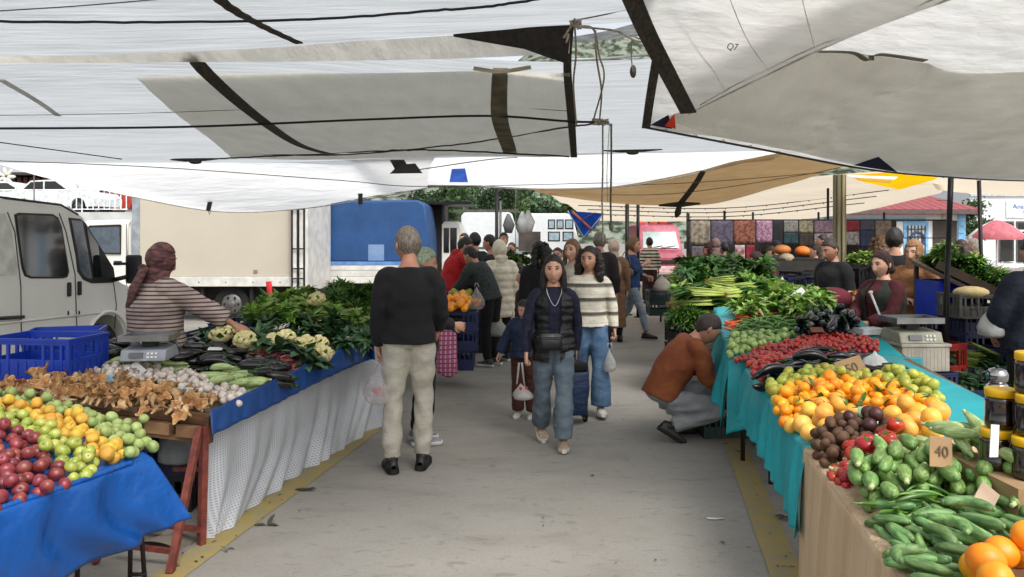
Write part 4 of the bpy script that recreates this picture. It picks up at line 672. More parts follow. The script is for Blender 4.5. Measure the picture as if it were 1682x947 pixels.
m_l3 = M('leaf_mid', '46712a', rough=.5, var=.35, scale=20, transl=.2, rnd=.25, hue=.01); m_l4 = M('leaf_pale', 'a3b868', rough=.6, var=.25, scale=20, transl=.3, rnd=.15); m_st = M('stalk_pale', 'b9c48a', rough=.6, var=.2); m_bl = M('leaf_bluegreen', '486a4c', rough=.6, var=.3, transl=.12, rnd=.25)
m_on = M('onion', 'c9713f', rough=.4, var=.2, rnd=.25, hue=.02)
ME = {}
ME['red_apple'] = [fruit_mesh('red_apple', [m_ra, mstem], .036, .036, .034, .2, .02, stem=.012, seed=s, n=20, k=14) for s in range(3)]
ME['green_apple'] = [fruit_mesh('green_apple', [m_ga, mstem], .035, .035, .033, .22, .02, stem=.012, seed=s+5, n=20, k=14) for s in range(3)]
ME['quince'] = [fruit_mesh('quince', [m_qu, mstem], .034, .034, .040, .15, .05, stem=.006, seed=s+9, n=20, k=14) for s in range(4)]
ME['green_fruit'] = [fruit_mesh('green_fruit', [m_ol, mstem], .030, .030, .032, .12, .03, stem=.008, seed=s+15) for s in range(3)]
ME['orange'] = [fruit_mesh('orange', [m_or, mgs], .048, .048, .046, .05, .008, n=28, k=18, seed=s) for s in range(2)]
ME['mandarin'] = [fruit_mesh('mandarin', [m_or, mgs], .034, .034, .029, .12, .012, stem=.006, seed=s+3) for s in range(3)]
ME['grapefruit'] = [fruit_mesh('grapefruit', [m_gf, mgs], .047, .047, .044, .07, .015, n=24, k=16, seed=s+3) for s in range(3)]
ME['lime'] = [fruit_mesh('lime', [m_le, mgs], .027, .027, .032, .02, .02, stem=.005, seed=s+3) for s in range(3)]
ME['tomato'] = [fruit_mesh('tomato', [m_to, m_l3], .040, .040, .033, .2, .03, calyx=True, n=20, k=14, seed=s+3) for s in range(2)]
ME['small_tomato'] = [fruit_mesh('small_tomato', [m_ch, m_l3], .018, .018, .017, .06, 0, n=12, k=8)]
ME['pink_tomato'] = [fruit_mesh('pink_tomato', [m_tp, m_l3], .024, .024, .021, .15, .02, n=14, k=9)]
ME['kiwi'] = [fruit_mesh('kiwi', [m_ki], .025, .025, .034, .02, .01, seed=1)]
ME['passion_fruit'] = [fruit_mesh('passion_fruit', [m_pu], .034, .034, .036, .02, .02, seed=2)]
ME['round_squash'] = [fruit_mesh('round_squash', [m_rp, mgs], .025, .025, .028, .05, .02, stem=.01, n=12, k=9)]
ME['onion'] = [fruit_mesh('onion', [m_on, mstem], .035, .035, .032, -.1, .01, n=12, k=8)]
ME['garlic_bulb'] = [fruit_mesh('garlic_bulb', [m_ga_, m_ga_], .025, .025, .021, -.1, .04, stem=.02, n=14, k=9, seed=s) for s in range(2)]
ME['cucumber'] = [long_mesh('cucumber', [m_cu, mgs], .16, .021, b, n=12) for b in (.02, .10, .18)]
ME['curved_cucumber'] = [long_mesh('curved_cucumber', [m_cu, mgs], .17, .021, .32, n=12)]
ME['zucchini'] = [long_mesh('zucchini', [m_zu, m_st], .15, .027, b, [.5, .9, 1, 1, .98, .93, .85, .7, .55], 12, cap=1.1) for b in (.0, .05)]
ME['pale_zucchini'] = [long_mesh('pale_zucchini', [m_zl, m_st], .15, .026, b, [.5, .9, 1, 1, .98, .93, .85, .7, .55], 12, cap=1.0) for b in (.0, .06)]
ME['eggplant'] = [long_mesh('eggplant', [m_eg, m_l2], L, r_, b, [.5, .9, 1, 1, .95, .86, .76, .66, .5], 12, cap=1.2, calyx=1) for L, r_, b in ((.17, .032, .03), (.19, .030, .12), (.15, .035, .0))]
ME['long_eggplant'] = [long_mesh('long_eggplant', [m_eg, m_l2], .23, .022, b, [.5, .9, 1, 1, .95, .9, .8, .7, .5], 10, cap=1.4, calyx=1) for b in (.05, .22)]
ME['green_pepper'] = [long_mesh('green_pepper', [m_pe, mgs], .12, .010, b, [.15, .4, .7, .9, 1, 1, 1, .9, .6], 7, cap=2.5) for b in (.06, .2)]
ME['long_pepper'] = [long_mesh('long_pepper', [m_pe, mgs], .22, .010, b, [.15, .4, .7, .9, 1, 1, 1, .9, .6], 8, cap=3.5) for b in (.1, .25)]
ME['carrot'] = [long_mesh('carrot', [m_ca, mgs], .15, .016, .03, [.12, .3, .5, .65, .75, .85, .95, 1, .7], 8, cap=1.2)]
ME['bean_pod'] = [long_mesh('bean_pod', [m_be, mgs], .13, .0075, b, [.2, .7, 1, .8, 1, .8, 1, .8, .3], 6) for b in (.05, .16)]
def mushroom(seed):
    r = random.Random(seed); n = 18; mb = MB(); H = r.uniform(.045, .07); rows = []; ph = [r.uniform(0, 6) for _ in range(4)]; lean = (r.uniform(-.02, .02), r.uniform(-.02, .02))
    for i, (z, q) in enumerate([(0, .009), (.3, .011), (.55, .015), (.75, .023), (.9, .034), (1.0, .042), (.97, .040), (.9, .028), (.82, .012), (.8, .001)]):
        row = []
        for j in range(n+1):
            a = 2*PI*j/n; k = 1+(.28*math.sin(3*a+ph[0])+.16*math.sin(5*a+ph[1]))*min(1, q/.05); row.append((q*k*math.cos(a)+lean[0]*z*3, q*k*math.sin(a)+lean[1]*z*3, H*z+.010*math.sin(4*a+ph[2])*min(1, q/.05)-H*.4))
        rows.append(row)
    mb.grid(rows[:6], 1); mb.grid(rows[5:], 0); return mb.mesh('mushroom', [m_mu, m_mu2])
ME['mushroom'] = [mushroom(s) for s in range(7)]
def caul(seed):
    r = np.random.default_rng(seed); mb = MB(); pts = r.normal(0, 1, (46, 3)); pts[:, 2] = np.abs(pts[:, 2]); pts /= np.linalg.norm(pts, axis=1)[:, None]
    mb.ell((0, 0, 0), (.075, .075, .06), 16, 10, 0)
    for p in pts: s = r.uniform(.016, .027); mb.ell(p*np.array((.072, .072, .058)), (s, s, s), 8, 6, 0)
    return mb.mesh('cauliflower', [m_cf])
CA = [caul(1), caul(2)]
def wrapleaves(seed, R_=.1, mats=None, n=9):
    r = random.Random(seed); mb = MB()
    for k in range(n): a = 2*PI*k/n+r.uniform(-.2, .2); mb.leaf((.035*math.cos(a), .035*math.sin(a), -.055), (math.cos(a), math.sin(a), r.uniform(.5, 1.0)), (-math.cos(a), -math.sin(a), 1), R_*r.uniform(1.0, 1.4), R_*.75, 0, curl=-.35)
    return mb.mesh('leaves', mats or [m_l3])
CL = [wrapleaves(s) for s in range(3)]
ME['spinach_bunch'] = [bunch_mesh('spinach_bunch', [m_l2, m_l3], 64, .12, .045, s, up=.35) for s in range(3)]
ME['dark_leaf_bunch'] = [bunch_mesh('dark_leaf_bunch', [m_l2, m_l2, m_bl], 64, .13, .05, s+3, up=.3) for s in range(3)]
ME['bright_leaf_bunch'] = [bunch_mesh('bright_leaf_bunch', [m_l1, m_l3, m_l1, m_l4], 64, .12, .045, s+5, up=.4) for s in range(3)]
ME['parsley_bunch'] = [bunch_mesh('parsley_bunch', [m_l3, m_l2, m_l3, m_l1], 170, .11, .020, s+8, up=.5, spread=1.0) for s in range(3)]
ME['lettuce'] = [bunch_mesh('lettuce', [m_l1, m_l4], 40, .11, .10, s+12, up=1.0, curl=.9) for s in range(3)]
ME['broccoli_leaf_bunch'] = [bunch_mesh('broccoli_leaf_bunch', [m_bl, m_l2], 30, .11, .06, s+14, up=.35) for s in range(3)]
def stalks(seed, mats, L=.5, n=26, r0=.008, curly=.0, root=True):
    r = random.Random(seed); mb = MB()
    for k in range(n):
        y, z = r.gauss(0, .035), abs(r.gauss(0, .025)); sp = r.uniform(.8, 1.8)
        mb.tube([(-L*.5, y*.5, z*.5), (-L*.15, y*.8, z*.9), (L*.15, y*sp, z+.01)], [r0*1.2, r0, r0*.7], 5, 0)
        for q in range(3): mb.leaf((L*.12, y*sp, z+.01), (1, r.uniform(-.5, .5), r.uniform(-.15, .35)), (0, 0, 1), L*.4*r.uniform(.6, 1.1), .035, 1, curl=.3)
        if root: mb.leaf((-L*.5, y*.5, z*.5), (-1, r.uniform(-1, 1), r.uniform(-.5, .5)), (0, 0, 1), .06, .012, 2, curl=.2)
    return mb.mesh('stalk_bundle', mats)
m_root = M('root_tan', 'c98f5a', rough=.8, var=.25); m_sp = M('stalk_green', '97a84a', rough=.5, var=.25, rnd=.15)
ME['leek_bundle'] = [stalks(s, [m_sp, m_l3, m_root]) for s in range(3)]
ME['celery_bundle'] = [stalks(s+5, [m_st, m_l4, m_st], .4, 22, .010) for s in range(3)]
ME['leaf_sprig'] = [bunch_mesh('leaf_sprig', [m_l3], 3, .06, .024, s+30, up=.4) for s in range(2)]
class Stall:
    def __init__(s, O, z0, u, sv=0, su=0, ext=(-.5, 4, 2.0), cell=.01, side=1):
        s.O = np.array(O, float); s.z0 = z0; u = np.array(u, float); s.u = u/np.linalg.norm(u); s.v = np.array((s.u[1], -s.u[0]))*side; s.sv, s.su = sv, su; s.c = cell
        cs_ = [s.O+s.u*a+s.v*b for a in (ext[0], ext[1]) for b in (-.2, ext[2])]; s.lo = np.min(cs_, 0)-.1; hi = np.max(cs_, 0)+.1; s.n = ((hi-s.lo)/cell).astype(int)+2
        X, Y = np.meshgrid(s.lo[0]+np.arange(s.n[0])*cell, s.lo[1]+np.arange(s.n[1])*cell, indexing='ij'); s.H = s.z(X, Y)
    def z(s, x, y):
        dx, dy = x-s.O[0], y-s.O[1]; return s.z0+s.sv*(dx*s.v[0]+dy*s.v[1])+s.su*(dx*s.u[0]+dy*s.u[1])
    def ray(s, px, py, dz=0):
        a, b = (px-CX)/F, -(py-HY)/F; z_0 = s.z(0., 0.)+dz; k = s.z(a, 1.)-s.z(0., 0.); Y = (z_0-HC)/(b-k); return np.array((a*Y, Y))
def inpoly(p, P_):
    x, y = p; c = False; n = len(P_); j = n-1
    for i in range(n):
        if (P_[i][1] > y) != (P_[j][1] > y) and x < (P_[j][0]-P_[i][0])*(y-P_[i][1])/(P_[j][1]-P_[i][1]+1e-12)+P_[i][0]: c = not c
        j = i
    return c
def drop(st, kind, poly, n, axes, label, cat, group, yaw=None, yj=PI, dz=.04, mound=0, K=14, base=0, tilt=.25, upright=False, roll=True, keep=300, scale=(.9, 1.1), squeeze=.93, name=None, world=False):
    """let n pieces settle one after another on the stall's height field, inside a patch"""
    pw = poly if world else [st.ray(a, b, dz) for a, b in poly]; pw = np.array(pw); lo, hi = pw.min(0), pw.max(0); cen = pw.mean(0); R0 = np.linalg.norm(pw-cen, axis=1).max(); out = []; a, b, h = axes; rmax = max(a, b)*1.15; w = int(rmax/st.c)+1
    ii, jj = np.meshgrid(np.arange(-w, w+1), np.arange(-w, w+1), indexing='ij')
    for q in range(n):
        best = None; sc = random.uniform(*scale)
        for _ in range(K):
            for _ in range(30):
                p = np.array((random.uniform(lo[0], hi[0]), random.uniform(lo[1], hi[1])))
                if inpoly(p, pw): break
            th = (yaw if yaw is not None else 0)+random.uniform(-yj, yj); i0, j0 = int(round((p[0]-st.lo[0])/st.c)), int(round((p[1]-st.lo[1])/st.c))
            if i0-w < 0 or j0-w < 0 or i0+w >= st.n[0] or j0+w >= st.n[1]: continue
            dx, dy = ii*st.c, jj*st.c; U = (dx*math.cos(th)+dy*math.sin(th))/(a*sc); V = (-dx*math.sin(th)+dy*math.cos(th))/(b*sc); m = U*U+V*V; k = m < .96
            pr = h*sc*np.sqrt(np.clip(1-m, 0, 1)); Hs = st.H[i0-w:i0+w+1, j0-w:j0+w+1]; z0 = (Hs+pr*squeeze)[k].max(); pl = st.z(p[0], p[1]); cost = z0-pl+mound*np.linalg.norm(p-cen)/R0
            if best is None or cost < best[0]: best = (cost, p, th, z0, i0, j0, k, pr, sc)
        if best is None: continue
        _, p, th, z0, i0, j0, k, pr, sc = best; Hs = st.H[i0-w:i0+w+1, j0-w:j0+w+1]; Hs[k] = np.maximum(Hs, z0+pr)[k]; out.append((p[0], p[1], z0+base, th, sc))
    out.sort(key=lambda o: o[1]); rest = None
    for q, (x, y, z, th, sc) in enumerate(out):
        me = random.choice(ME[kind]); 
        if upright: E = Euler((random.uniform(-tilt, tilt), random.uniform(-tilt, tilt), random.uniform(0, 6.3)))
        elif a == b: E = Euler((random.uniform(-1.2, 1.2), random.uniform(-1.2, 1.2), random.uniform(0, 6.3)))
        else: E = Euler((random.uniform(0, 6.3) if roll else 0, random.uniform(-tilt, tilt), th+(PI if random.random() < .3 else 0)))
        if q < keep:
            o = bpy.data.objects.new(name or kind, me); COL.objects.link(o); o.location = (x, y, z); o.rotation_euler = E; o.scale = (sc*random.uniform(.93, 1.07), sc*random.uniform(.93, 1.07), sc*random.uniform(.93, 1.07)); tag(o, label, cat, group)
        else:
            if rest is None: rest = (MB(), me)
            V = np.array([v.co for v in me.vertices])*sc; V = V @ np.array(E.to_matrix()).T+np.array((x, y, z)); rest[0].add(V, [tuple(f.vertices) for f in me.polygons])
    if rest: tag(rest[0].obj(name or kind, list(rest[1].materials)), label+' further back', cat, None, 'stuff')
    return out
def put(kind, loc, label, cat, group=None, rz=None, sc=1, name=None, E=None):
    o = bpy.data.objects.new(name or kind, random.choice(ME[kind])); COL.objects.link(o); o.location = loc; o.rotation_euler = E or (0, 0, random.uniform(0, 6.3) if rz is None else rz); o.scale = (sc,)*3; return tag(o, label, cat, group)
# ---------------------------------------------------------------- crates, signs, cloth helpers
mcb = M('crate_blue', '1538a0', rough=.45, var=.12, scale=6); mcd = M('crate_navy', '0f1c44', rough=.5, var=.25, scale=6); mck = M('crate_black', '17181a', rough=.55, var=.3); mcg = M('crate_green', '16302a', rough=.5, var=.25); mcr = M('crate_red', '8a1f1c', rough=.5); mcgr = M('crate_grey', '4b4a44', rough=.6, var=.2)
def crate_mesh(m, w=.58, d=.38, h=.22, nx=9, hole=True):
    mb = MB(); t = .012
    mb.bb((-w/2, -d/2, 0), (w/2, d/2, .012))
    for s in (-1, 1):
        y = s*(d/2-t/2); x = s*(w/2-t/2)
        for z0, z1 in ((.0, .035), (h*.42, h*.52), (h-.03, h)): mb.bb((-w/2+.02, y-t/2+.001, z0), (w/2-.02, y+t/2-.001, z1)); 
        for z0, z1 in ((.0, .035), (h*.42, h*.52), (h-.03, h)): mb.bb((x-t/2+.001, -d/2+.02, z0), (x+t/2-.001, d/2-.02, z1))
        for k in range(nx): xx = -w/2+.02+(w-.04)*(k+.5)/nx; mb.bb((xx-.009, y-t/2-.002, .03), (xx+.009, y+t/2+.002, h-.028 if abs(k-(nx-1)/2) > 1.4 or not hole else h*.5))
        for k in range(6): yy = -d/2+.02+(d-.04)*(k+.5)/6; mb.bb((x-t/2-.002, yy-.009, .03), (x+t/2+.002, yy+.009, h-.028 if abs(k-2.5) > 1.1 or not hole else h*.5))
        mb.bb((-w/2+.02, y-t*.2, .03), (w/2-.02, y+t*.2, h*.5)); mb.bb((x-t*.2, -d/2+.02, .03), (x+t*.2, d/2-.02, h*.5))
        for s2 in (-1, 1): mb.bb((s*(w/2)-.02*s, s2*(d/2), 0), (s*(w/2+.003), s2*(d/2-.022), h))
    mb.bb((-w/2-.006, -d/2-.006, h-.012), (w/2+.006, -d/2+.010, h+.003)); mb.bb((-w/2-.006, d/2-.010, h-.012), (w/2+.006, d/2+.006, h+.003)); mb.bb((-w/2-.006, -d/2+.01, h-.012), (-w/2+.010, d/2-.01, h+.003)); mb.bb((w/2-.010, -d/2+.01, h-.012), (w/2+.006, d/2-.01, h+.003))
    return mb.mesh('plastic_crate', m, smooth=False)
CR = {k: crate_mesh(m) for k, m in (('b', mcb), ('d', mcd), ('k', mck), ('g', mcg), ('r', mcr), ('y', mcgr))}
def crate(k, loc, rz, label, group=None, sc=(1, 1, 1), E=None):
    o = bpy.data.objects.new('plastic_crate', CR[k]); COL.objects.link(o); o.location = loc; o.rotation_euler = E or (0, 0, rz); o.scale = sc; return tag(o, label, 'crate', group)
def foldy(g, amp, freq, grow=True, seed=0, nrm=None):
    """push a hanging sheet (row 0 = top) in and out"""
    g = g.copy(); nv, nu = g.shape[:2]; r = np.random.default_rng(seed); d = g[0, -1]-g[0, 0]; d[2] = 0; d /= np.linalg.norm(d); nn = np.array((d[1], -d[0], 0)) if nrm is None else np.array(nrm)
    s = np.cumsum(np.r_[0, np.linalg.norm(np.diff(g[0], axis=0), axis=1)]); ph = r.uniform(0, 6, 4)
    f = np.sin(s*freq+ph[0]+1.2*np.sin(s*freq*.37+ph[1]))+.5*np.sin(s*freq*2.1+ph[2])
    for i in range(nv):
        t = i/(nv-1); g[i] += nn*(amp*(t**.8 if grow else 1)*(f+.5*np.sin(s*freq*1.6+3*t+ph[3])))[:, None]
    return g
def cloth(name, rows, m, label, amp=.012, freq=22, nu=120, nv=24, seed=0, cat='tablecloth', grow=True, group=None, thick=.002):
    g = foldy(sheet(rows, nu, nv), amp, freq, grow, seed); o = MB().grid(g).obj(name, m); s_ = o.modifiers.new('s', 'SOLIDIFY'); s_.thickness = thick; tag(o, label, cat, group); return o
mcard = M('cardboard', '9c7f5c', rough=.85, var=.1, scale=8); mcard2 = M('paper_white', 'd8d8d4', rough=.7); mink = M('ink', '5c4c3c', rough=.8)
def card(px, py, Y, w, h, m, txt, label, rz=0, tilt=.2, roll=0, ts=.5, stick=0):
    e = empty('price_card', P(px, py, Y), 0, label, 'price sign'); e.rotation_euler = (-tilt, roll, rz)
    MB().add([(-w/2, 0, -h/2), (w/2, .002, -h/2*.9), (w/2*.95, 0, h/2), (-w/2*1.02, -.002, h/2*.94), (-w/2, .003, -h/2), (w/2, .005, -h/2*.9), (w/2*.95, .003, h/2), (-w/2*1.02, .001, h/2*.94)], [(0, 1, 2, 3), (7, 6, 5, 4), (0, 4, 5, 1), (1, 5, 6, 2), (2, 6, 7, 3), (3, 7, 4, 0)]).obj('board', m, e, smooth=False)
    if txt: text(txt, h*ts, mink, e, (0, -.004, 0), (PI/2, 0, 0), ext=.0005)
    if stick: MB().cyl((0, .004, -h/2), (.01, .004, -h/2-stick), .004, 6).obj('stick', mcard2, e)
    return e
# ================================================================ STALL 1: apples (front left)
L1 = Stall((-1.75, 2.6), .765, (.249, .968), .13, 0, (-1.2, .85, 1.6), side=-1)
mbc = M('cloth_blue', '0f4e98', rough=.36, var=.12, scale=3, bump=.6, bscale=6, bdist=.04, bdet=6, transl=.12); mleg = M('leg_dark', '2b2320', rough=.6, metal=.4); mrust = M('rusty_red', '5a261f', rough=.7, col2='7c3a2c', scale=20)
e = empty('market_table', (-1.9, 2.6, 0), 0, 'folding trestle table with thin dark legs under the apple display', 'table')
c4 = [np.append(L1.O+L1.u*a+L1.v*b, 0) for a, b in ((-1.0, .03), (.70, .03), (.70, 1.5), (-1.0, 1.5))]
V = [(p[0]+1.9, p[1]-2.6, L1.z(p[0], p[1])-.03) for p in c4]; V2 = [(a, b, c-.025) for a, b, c in V]
MB().add(V+V2, [(0, 1, 2, 3), (7, 6, 5, 4), (0, 4, 5, 1), (1, 5, 6, 2), (2, 6, 7, 3), (3, 7, 4, 0)]).obj('table_top', M('plywood', '6b5a45', rough=.8), e, smooth=False)
for px, tx in ((213, 213), (240, 226), (126, 120)):
    b = G(px, 985 if px > 200 else 1010); t = Vector((b.x-(.06 if px == 240 else .0), b.y+.02, .73)); MB().cyl(Vector((b.x+1.9, b.y-2.6, 0)), Vector((t.x+1.9, t.y-2.6, .72)), .011, 8).obj('leg', mleg, e)
MB().cyl((G(213, 985)-Vector((-1.9, 2.6, -.12))), (G(240, 985)-Vector((-1.9, 2.6, -.12))), .010, 8).obj('stretcher', mleg, e)
g = foldy(sheet([[(-240, 935, 2.05), (0, 838, 2.58), (125, 795, 2.88), (247, 750, 3.3)], [(-240, 945, 2.03), (0, 848, 2.56), (128, 806, 2.86), (254, 762, 3.3)], [(-240, 1060, 2.0), (0, 925, 2.54), (130, 870, 2.86), (283, 806, 3.34)], [(-240, 1170, 2.02), (-20, 1012, 2.54), (118, 944, 2.84), (232, 888, 3.15), (308, 850, 3.37)]], 140, 30), .02, 15, True, 3)
ed = [np.array((p[0], p[1], p[2])) for p in g[0]]; inn = [np.append(p[:2]+L1.v*.04, L1.z(*(p[:2]+L1.v*.04))+.004) for p in ed]; inn2 = [np.append(p[:2]+L1.v*1.5, L1.z(*(p[:2]+L1.v*1.5))+.004) for p in ed]
rnd_ = np.random.default_rng(2).normal(0, .003, (len(ed), 3)); side_ = g[:, -1]; back = np.array([[p, p+np.append(L1.v*.5, -.02)*t+np.array((0, 0, -.0))*t] for p, t in zip(side_, np.linspace(.6, 1, len(side_)))])
mbx_ = MB().grid(g).grid(np.array([inn2, inn, ed+rnd_*0])); far = np.array([side_+np.append(L1.v*k*.35, 0)+np.array((-.03*k*np.linspace(0, 1, len(side_)), 0*side_[:, 0], .02*k*np.linspace(0, 1, len(side_)))).T for k in range(5)]); mbx_.grid(far)
o = mbx_.obj('tablecloth', mbc); tag(o, 'glossy royal blue plastic sheet draped over the apple table', 'tablecloth'); s_ = o.modifiers.new('s', 'SOLIDIFY'); s_.thickness = .002
mb = MB(); pe_ = catmull([tuple(p) for p in g[0][::14]], 90); mb.tube([p+np.array((0, 0, .006+.001*math.sin(i*1.7))) for i, p in enumerate(pe_)], [.011+.0015*math.sin(i*2.3) for i in range(90)], 8); mb.obj('rolled_edge', mbc, o)
GL1 = 'fruit heaped on the apple stall'
drop(L1, 'red_apple', [(-190, 770), (-60, 722), (10, 712), (62, 752), (120, 808), (78, 832), (0, 856), (-190, 922)], 140, (.036, .036, .034), 'dark red apple in the heap at the bottom left of the photo', 'apple', 'red apples', dz=-.02, scale=(.66, .82))
drop(L1, 'green_apple', [(-160, 715), (0, 690), (50, 708), (100, 735), (167, 787), (122, 808), (62, 756), (10, 716), (-60, 722), (-160, 750)], 84, (.035, .035, .033), 'light green apple between the red apples and the yellow quinces', 'apple', 'green apples', dz=-.02, scale=(.66, .8))
drop(L1, 'quince', [(-160, 690), (0, 684), (60, 690), (130, 715), (206, 772), (168, 790), (104, 738), (50, 712), (-160, 705)], 70, (.034, .034, .036), 'yellow russeted quince in the strip behind the green apples', 'quince', 'yellow quinces', dz=-.04, scale=(.66, .84))
drop(L1, 'green_fruit', [(-160, 665), (0, 664), (60, 676), (130, 692), (200, 716), (254, 754), (210, 774), (140, 722), (60, 692), (-160, 690)], 88, (.030, .030, .031), 'small dull green fruit at the far edge of the apple stall', 'fruit', 'dull green fruits', dz=-.03, scale=(.74, .88))
# ================================================================ STALL 2: vegetables on the left
L2 = Stall((-1.72, 4.36), .715, (.097, .995), .10, .02, (-.3, 3.4, 1.9), side=-1)
ms_ = M('lace_white', 'd3d6db', rough=.8, var=.08, scale=3, transl=.3)
def lace(m):
    nt = m.node_tree; N = nt.nodes; L = nt.links; out = [n for n in N if n.type == 'OUTPUT_MATERIAL'][0]; sh = out.inputs[0].links[0].from_socket; tc = [n for n in N if n.type == 'TEX_COORD'][0]; sp = N.new('ShaderNodeSeparateXYZ'); L.new(tc.outputs['Object'], sp.inputs[0]); fs = []
    for ax, per, du in ((1, .021, .55), (2, .015, .5)):
        a = N.new('ShaderNodeMath'); a.operation = 'MULTIPLY_ADD'; a.inputs[1].default_value = 1/per; a.inputs[2].default_value = 50; L.new(sp.outputs[ax], a.inputs[0]); f = N.new('ShaderNodeMath'); f.operation = 'FRACT'; L.new(a.outputs[0], f.inputs[0]); q = N.new('ShaderNodeMath'); q.operation = 'LESS_THAN'; q.inputs[1].default_value = du; L.new(f.outputs[0], q.inputs[0]); fs.append(q)
    mu0 = N.new('ShaderNodeMath'); mu0.operation = 'MULTIPLY'; L.new(fs[0].outputs[0], mu0.inputs[0]); L.new(fs[1].outputs[0], mu0.inputs[1]); mu = N.new('ShaderNodeMath'); mu.operation = 'MULTIPLY'; mu.inputs[1].default_value = .42; L.new(mu0.outputs[0], mu.inputs[0]); t = N.new('ShaderNodeBsdfTransparent'); x = N.new('ShaderNodeMixShader'); L.new(mu.outputs[0], x.inputs[0]); L.new(sh, x.inputs[1]); L.new(t.outputs[0], x.inputs[2]); L.new(x.outputs[0], out.inputs[0])
lace(ms_)
g = sheet([[(343, 700, 4.27), (450, 650, 5.05), (530, 612, 5.9), (612, 580, 6.95), (636, 574, 7.2)], [(338, 800, 4.25), (440, 745, 5.0), (525, 682, 5.95), (610, 640, 6.9), (640, 630, 7.1)], [(333, 888, 4.26), (385, 862, 4.52), (470, 792, 5.3), (545, 748, 5.95), (602, 712, 6.62), (645, 696, 7.0)]], 160, 40)
g = foldy(g, .02, 15, True, 5); g[..., 2] = np.maximum(g[..., 2], .008); o = MB().grid(g).obj('table_skirt', ms_); tag(o, 'white perforated lace skirt hanging along the left vegetable stall', 'tablecloth'); 
cloth('table_hem', [[(345, 674, 4.20), (450, 623, 4.92), (530, 586, 5.7), (588, 561, 6.6), (614, 563, 6.65)], [(346, 716, 4.14), (450, 665, 4.88), (530, 624, 5.66), (600, 593, 6.55), (617, 590, 6.6)]], M('hem_cloth', '17427f', rough=.42, var=.1, bump=.3, bscale=12, bdist=.01), 'blue oilcloth band along the top edge of the left vegetable stall', .005, 30, nv=8, seed=8)
e = empty('trestle_table', (-1.72, 4.3, 0), 0, 'rusty red steel trestle carrying the left vegetable stall', 'table'); O = Vector((-1.72, 4.3, 0))
cr = [np.append(L2.O+L2.u*a+L2.v*b, 0) for a, b in ((-.05, .0), (2.85, .0), (2.85, 1.35), (-.05, 1.35))]; V = [(p[0]-O.x, p[1]-O.y, L2.z(p[0], p[1])-.02) for p in cr]; V2 = [(a, b, c-.03) for a, b, c in V]
MB().add(V+V2, [(0, 1, 2, 3), (7, 6, 5, 4), (0, 4, 5, 1), (1, 5, 6, 2), (2, 6, 7, 3), (3, 7, 4, 0)]).obj('table_top', M('plywood', ''), e, smooth=False)
def lg(a, b, r=.018, nm='leg'): MB().box(((a+b)/2)-O, (r*2, r*2, (b-a).length), R=(b-a).to_track_quat('Z', 'Y').to_matrix()).obj(nm, mrust, e, smooth=False)
lg(G(331, 895), P(336, 700, 4.24)); lg(G(279, 942), P(328, 702, 4.22)); lg(P(238, 858, 4.3), P(331, 870, 4.2), .013, 'stretcher'); lg(P(192, 894, 4.0), P(281, 905, 3.93), .012, 'stretcher'); lg(G(110, 860), P(120, 715, 4.5)); lg(P(285, 770, 4.6), P(335, 770, 4.6), .012, 'stretcher'); lg(Vector((-1.3, 7.1, 0)), Vector((-1.42, 7.1, .7))); lg(Vector((-2.7, 7.2, 0)), Vector((-2.7, 7.2, .75)))
# wooden tray
mtw = M('tray_wood', '6b4a2f', rough=.85, col2='4f3724', scale=6, stretch=(.5, 3, 3)); mtl = M('tray_wood_pale', '9c7a55', rough=.85, col2='7c5c3e', scale=6)
e = empty('wooden_tray', P(345, 690, 4.27), 0, 'shallow wooden pallet tray along the near side of the vegetable stall', 'tray'); A, B = P(352, 690, 4.26), P(-90, 637, 4.62); d = B-A; R_ = d.to_track_quat('X', 'Z').to_matrix(); Lt = d.length
def tb(x0, x1, y0, y1, z0, z1, m, nm): MB().box(R_ @ Vector(((x0+x1)/2, (y0+y1)/2, (z0+z1)/2)), (x1-x0, y1-y0, z1-z0), R=R_).obj(nm, m, e, smooth=False, bevel=.003)
s = -1 if (R_ @ Vector((0, 1, 0))).y < 0 else 1
tb(0, Lt, -.01, .01, -.03, .035, mtw, 'rail'); tb(0, Lt, -.03, .02, -.13, -.10, mtl, 'lower_rail')
for k in range(9): tb(.02+k*Lt/9, .02+k*Lt/9+Lt/9*.78, -.012, .05, -.10, -.035, mtl, 'spacer')
tb(-.01, .012, -.03, .03, -.13, .03, mtw, 'end_board'); tb(0, Lt, 0.02*s if s > 0 else .6*s, .6*s if s > 0 else -.02, -.05, -.04, mtw, 'floor_board')
drop(L2, 'mushroom', [(-60, 640), (50, 618), (130, 612), (200, 622), (290, 632), (352, 655), (354, 668), (335, 682), (200, 662), (60, 646), (-60, 642)], 170, (.030, .030, .020), 'orange brown trumpet shaped mushroom in the wooden tray', 'mushroom', 'mushrooms in the wooden tray', dz=.03, mound=.04, upright=True, tilt=.9, scale=(.6, 1.15))
drop(L2, 'garlic_bulb', [(150, 606), (200, 604), (300, 614), (400, 648), (392, 664), (340, 650), (250, 632), (170, 620)], 150, (.025, .025, .022), 'white garlic bulb in the band behind the mushrooms', 'garlic', 'garlic bulbs', dz=.02)
drop(L2, 'pale_zucchini', [(178, 596), (250, 590), (312, 600), (305, 612), (250, 611), (190, 606)], 16, (.08, .027, .026), 'light green squash between the garlic and the left eggplants', 'squash', 'light green squashes left', yaw=.2, yj=.7, dz=.03)
drop(L2, 'pale_zucchini', [(335, 618), (400, 618), (432, 634), (408, 648), (350, 634)], 18, (.08, .027, .026), 'light green squash beside the right end of the garlic', 'squash', 'light green squashes right', yaw=.2, yj=.8, dz=.03)
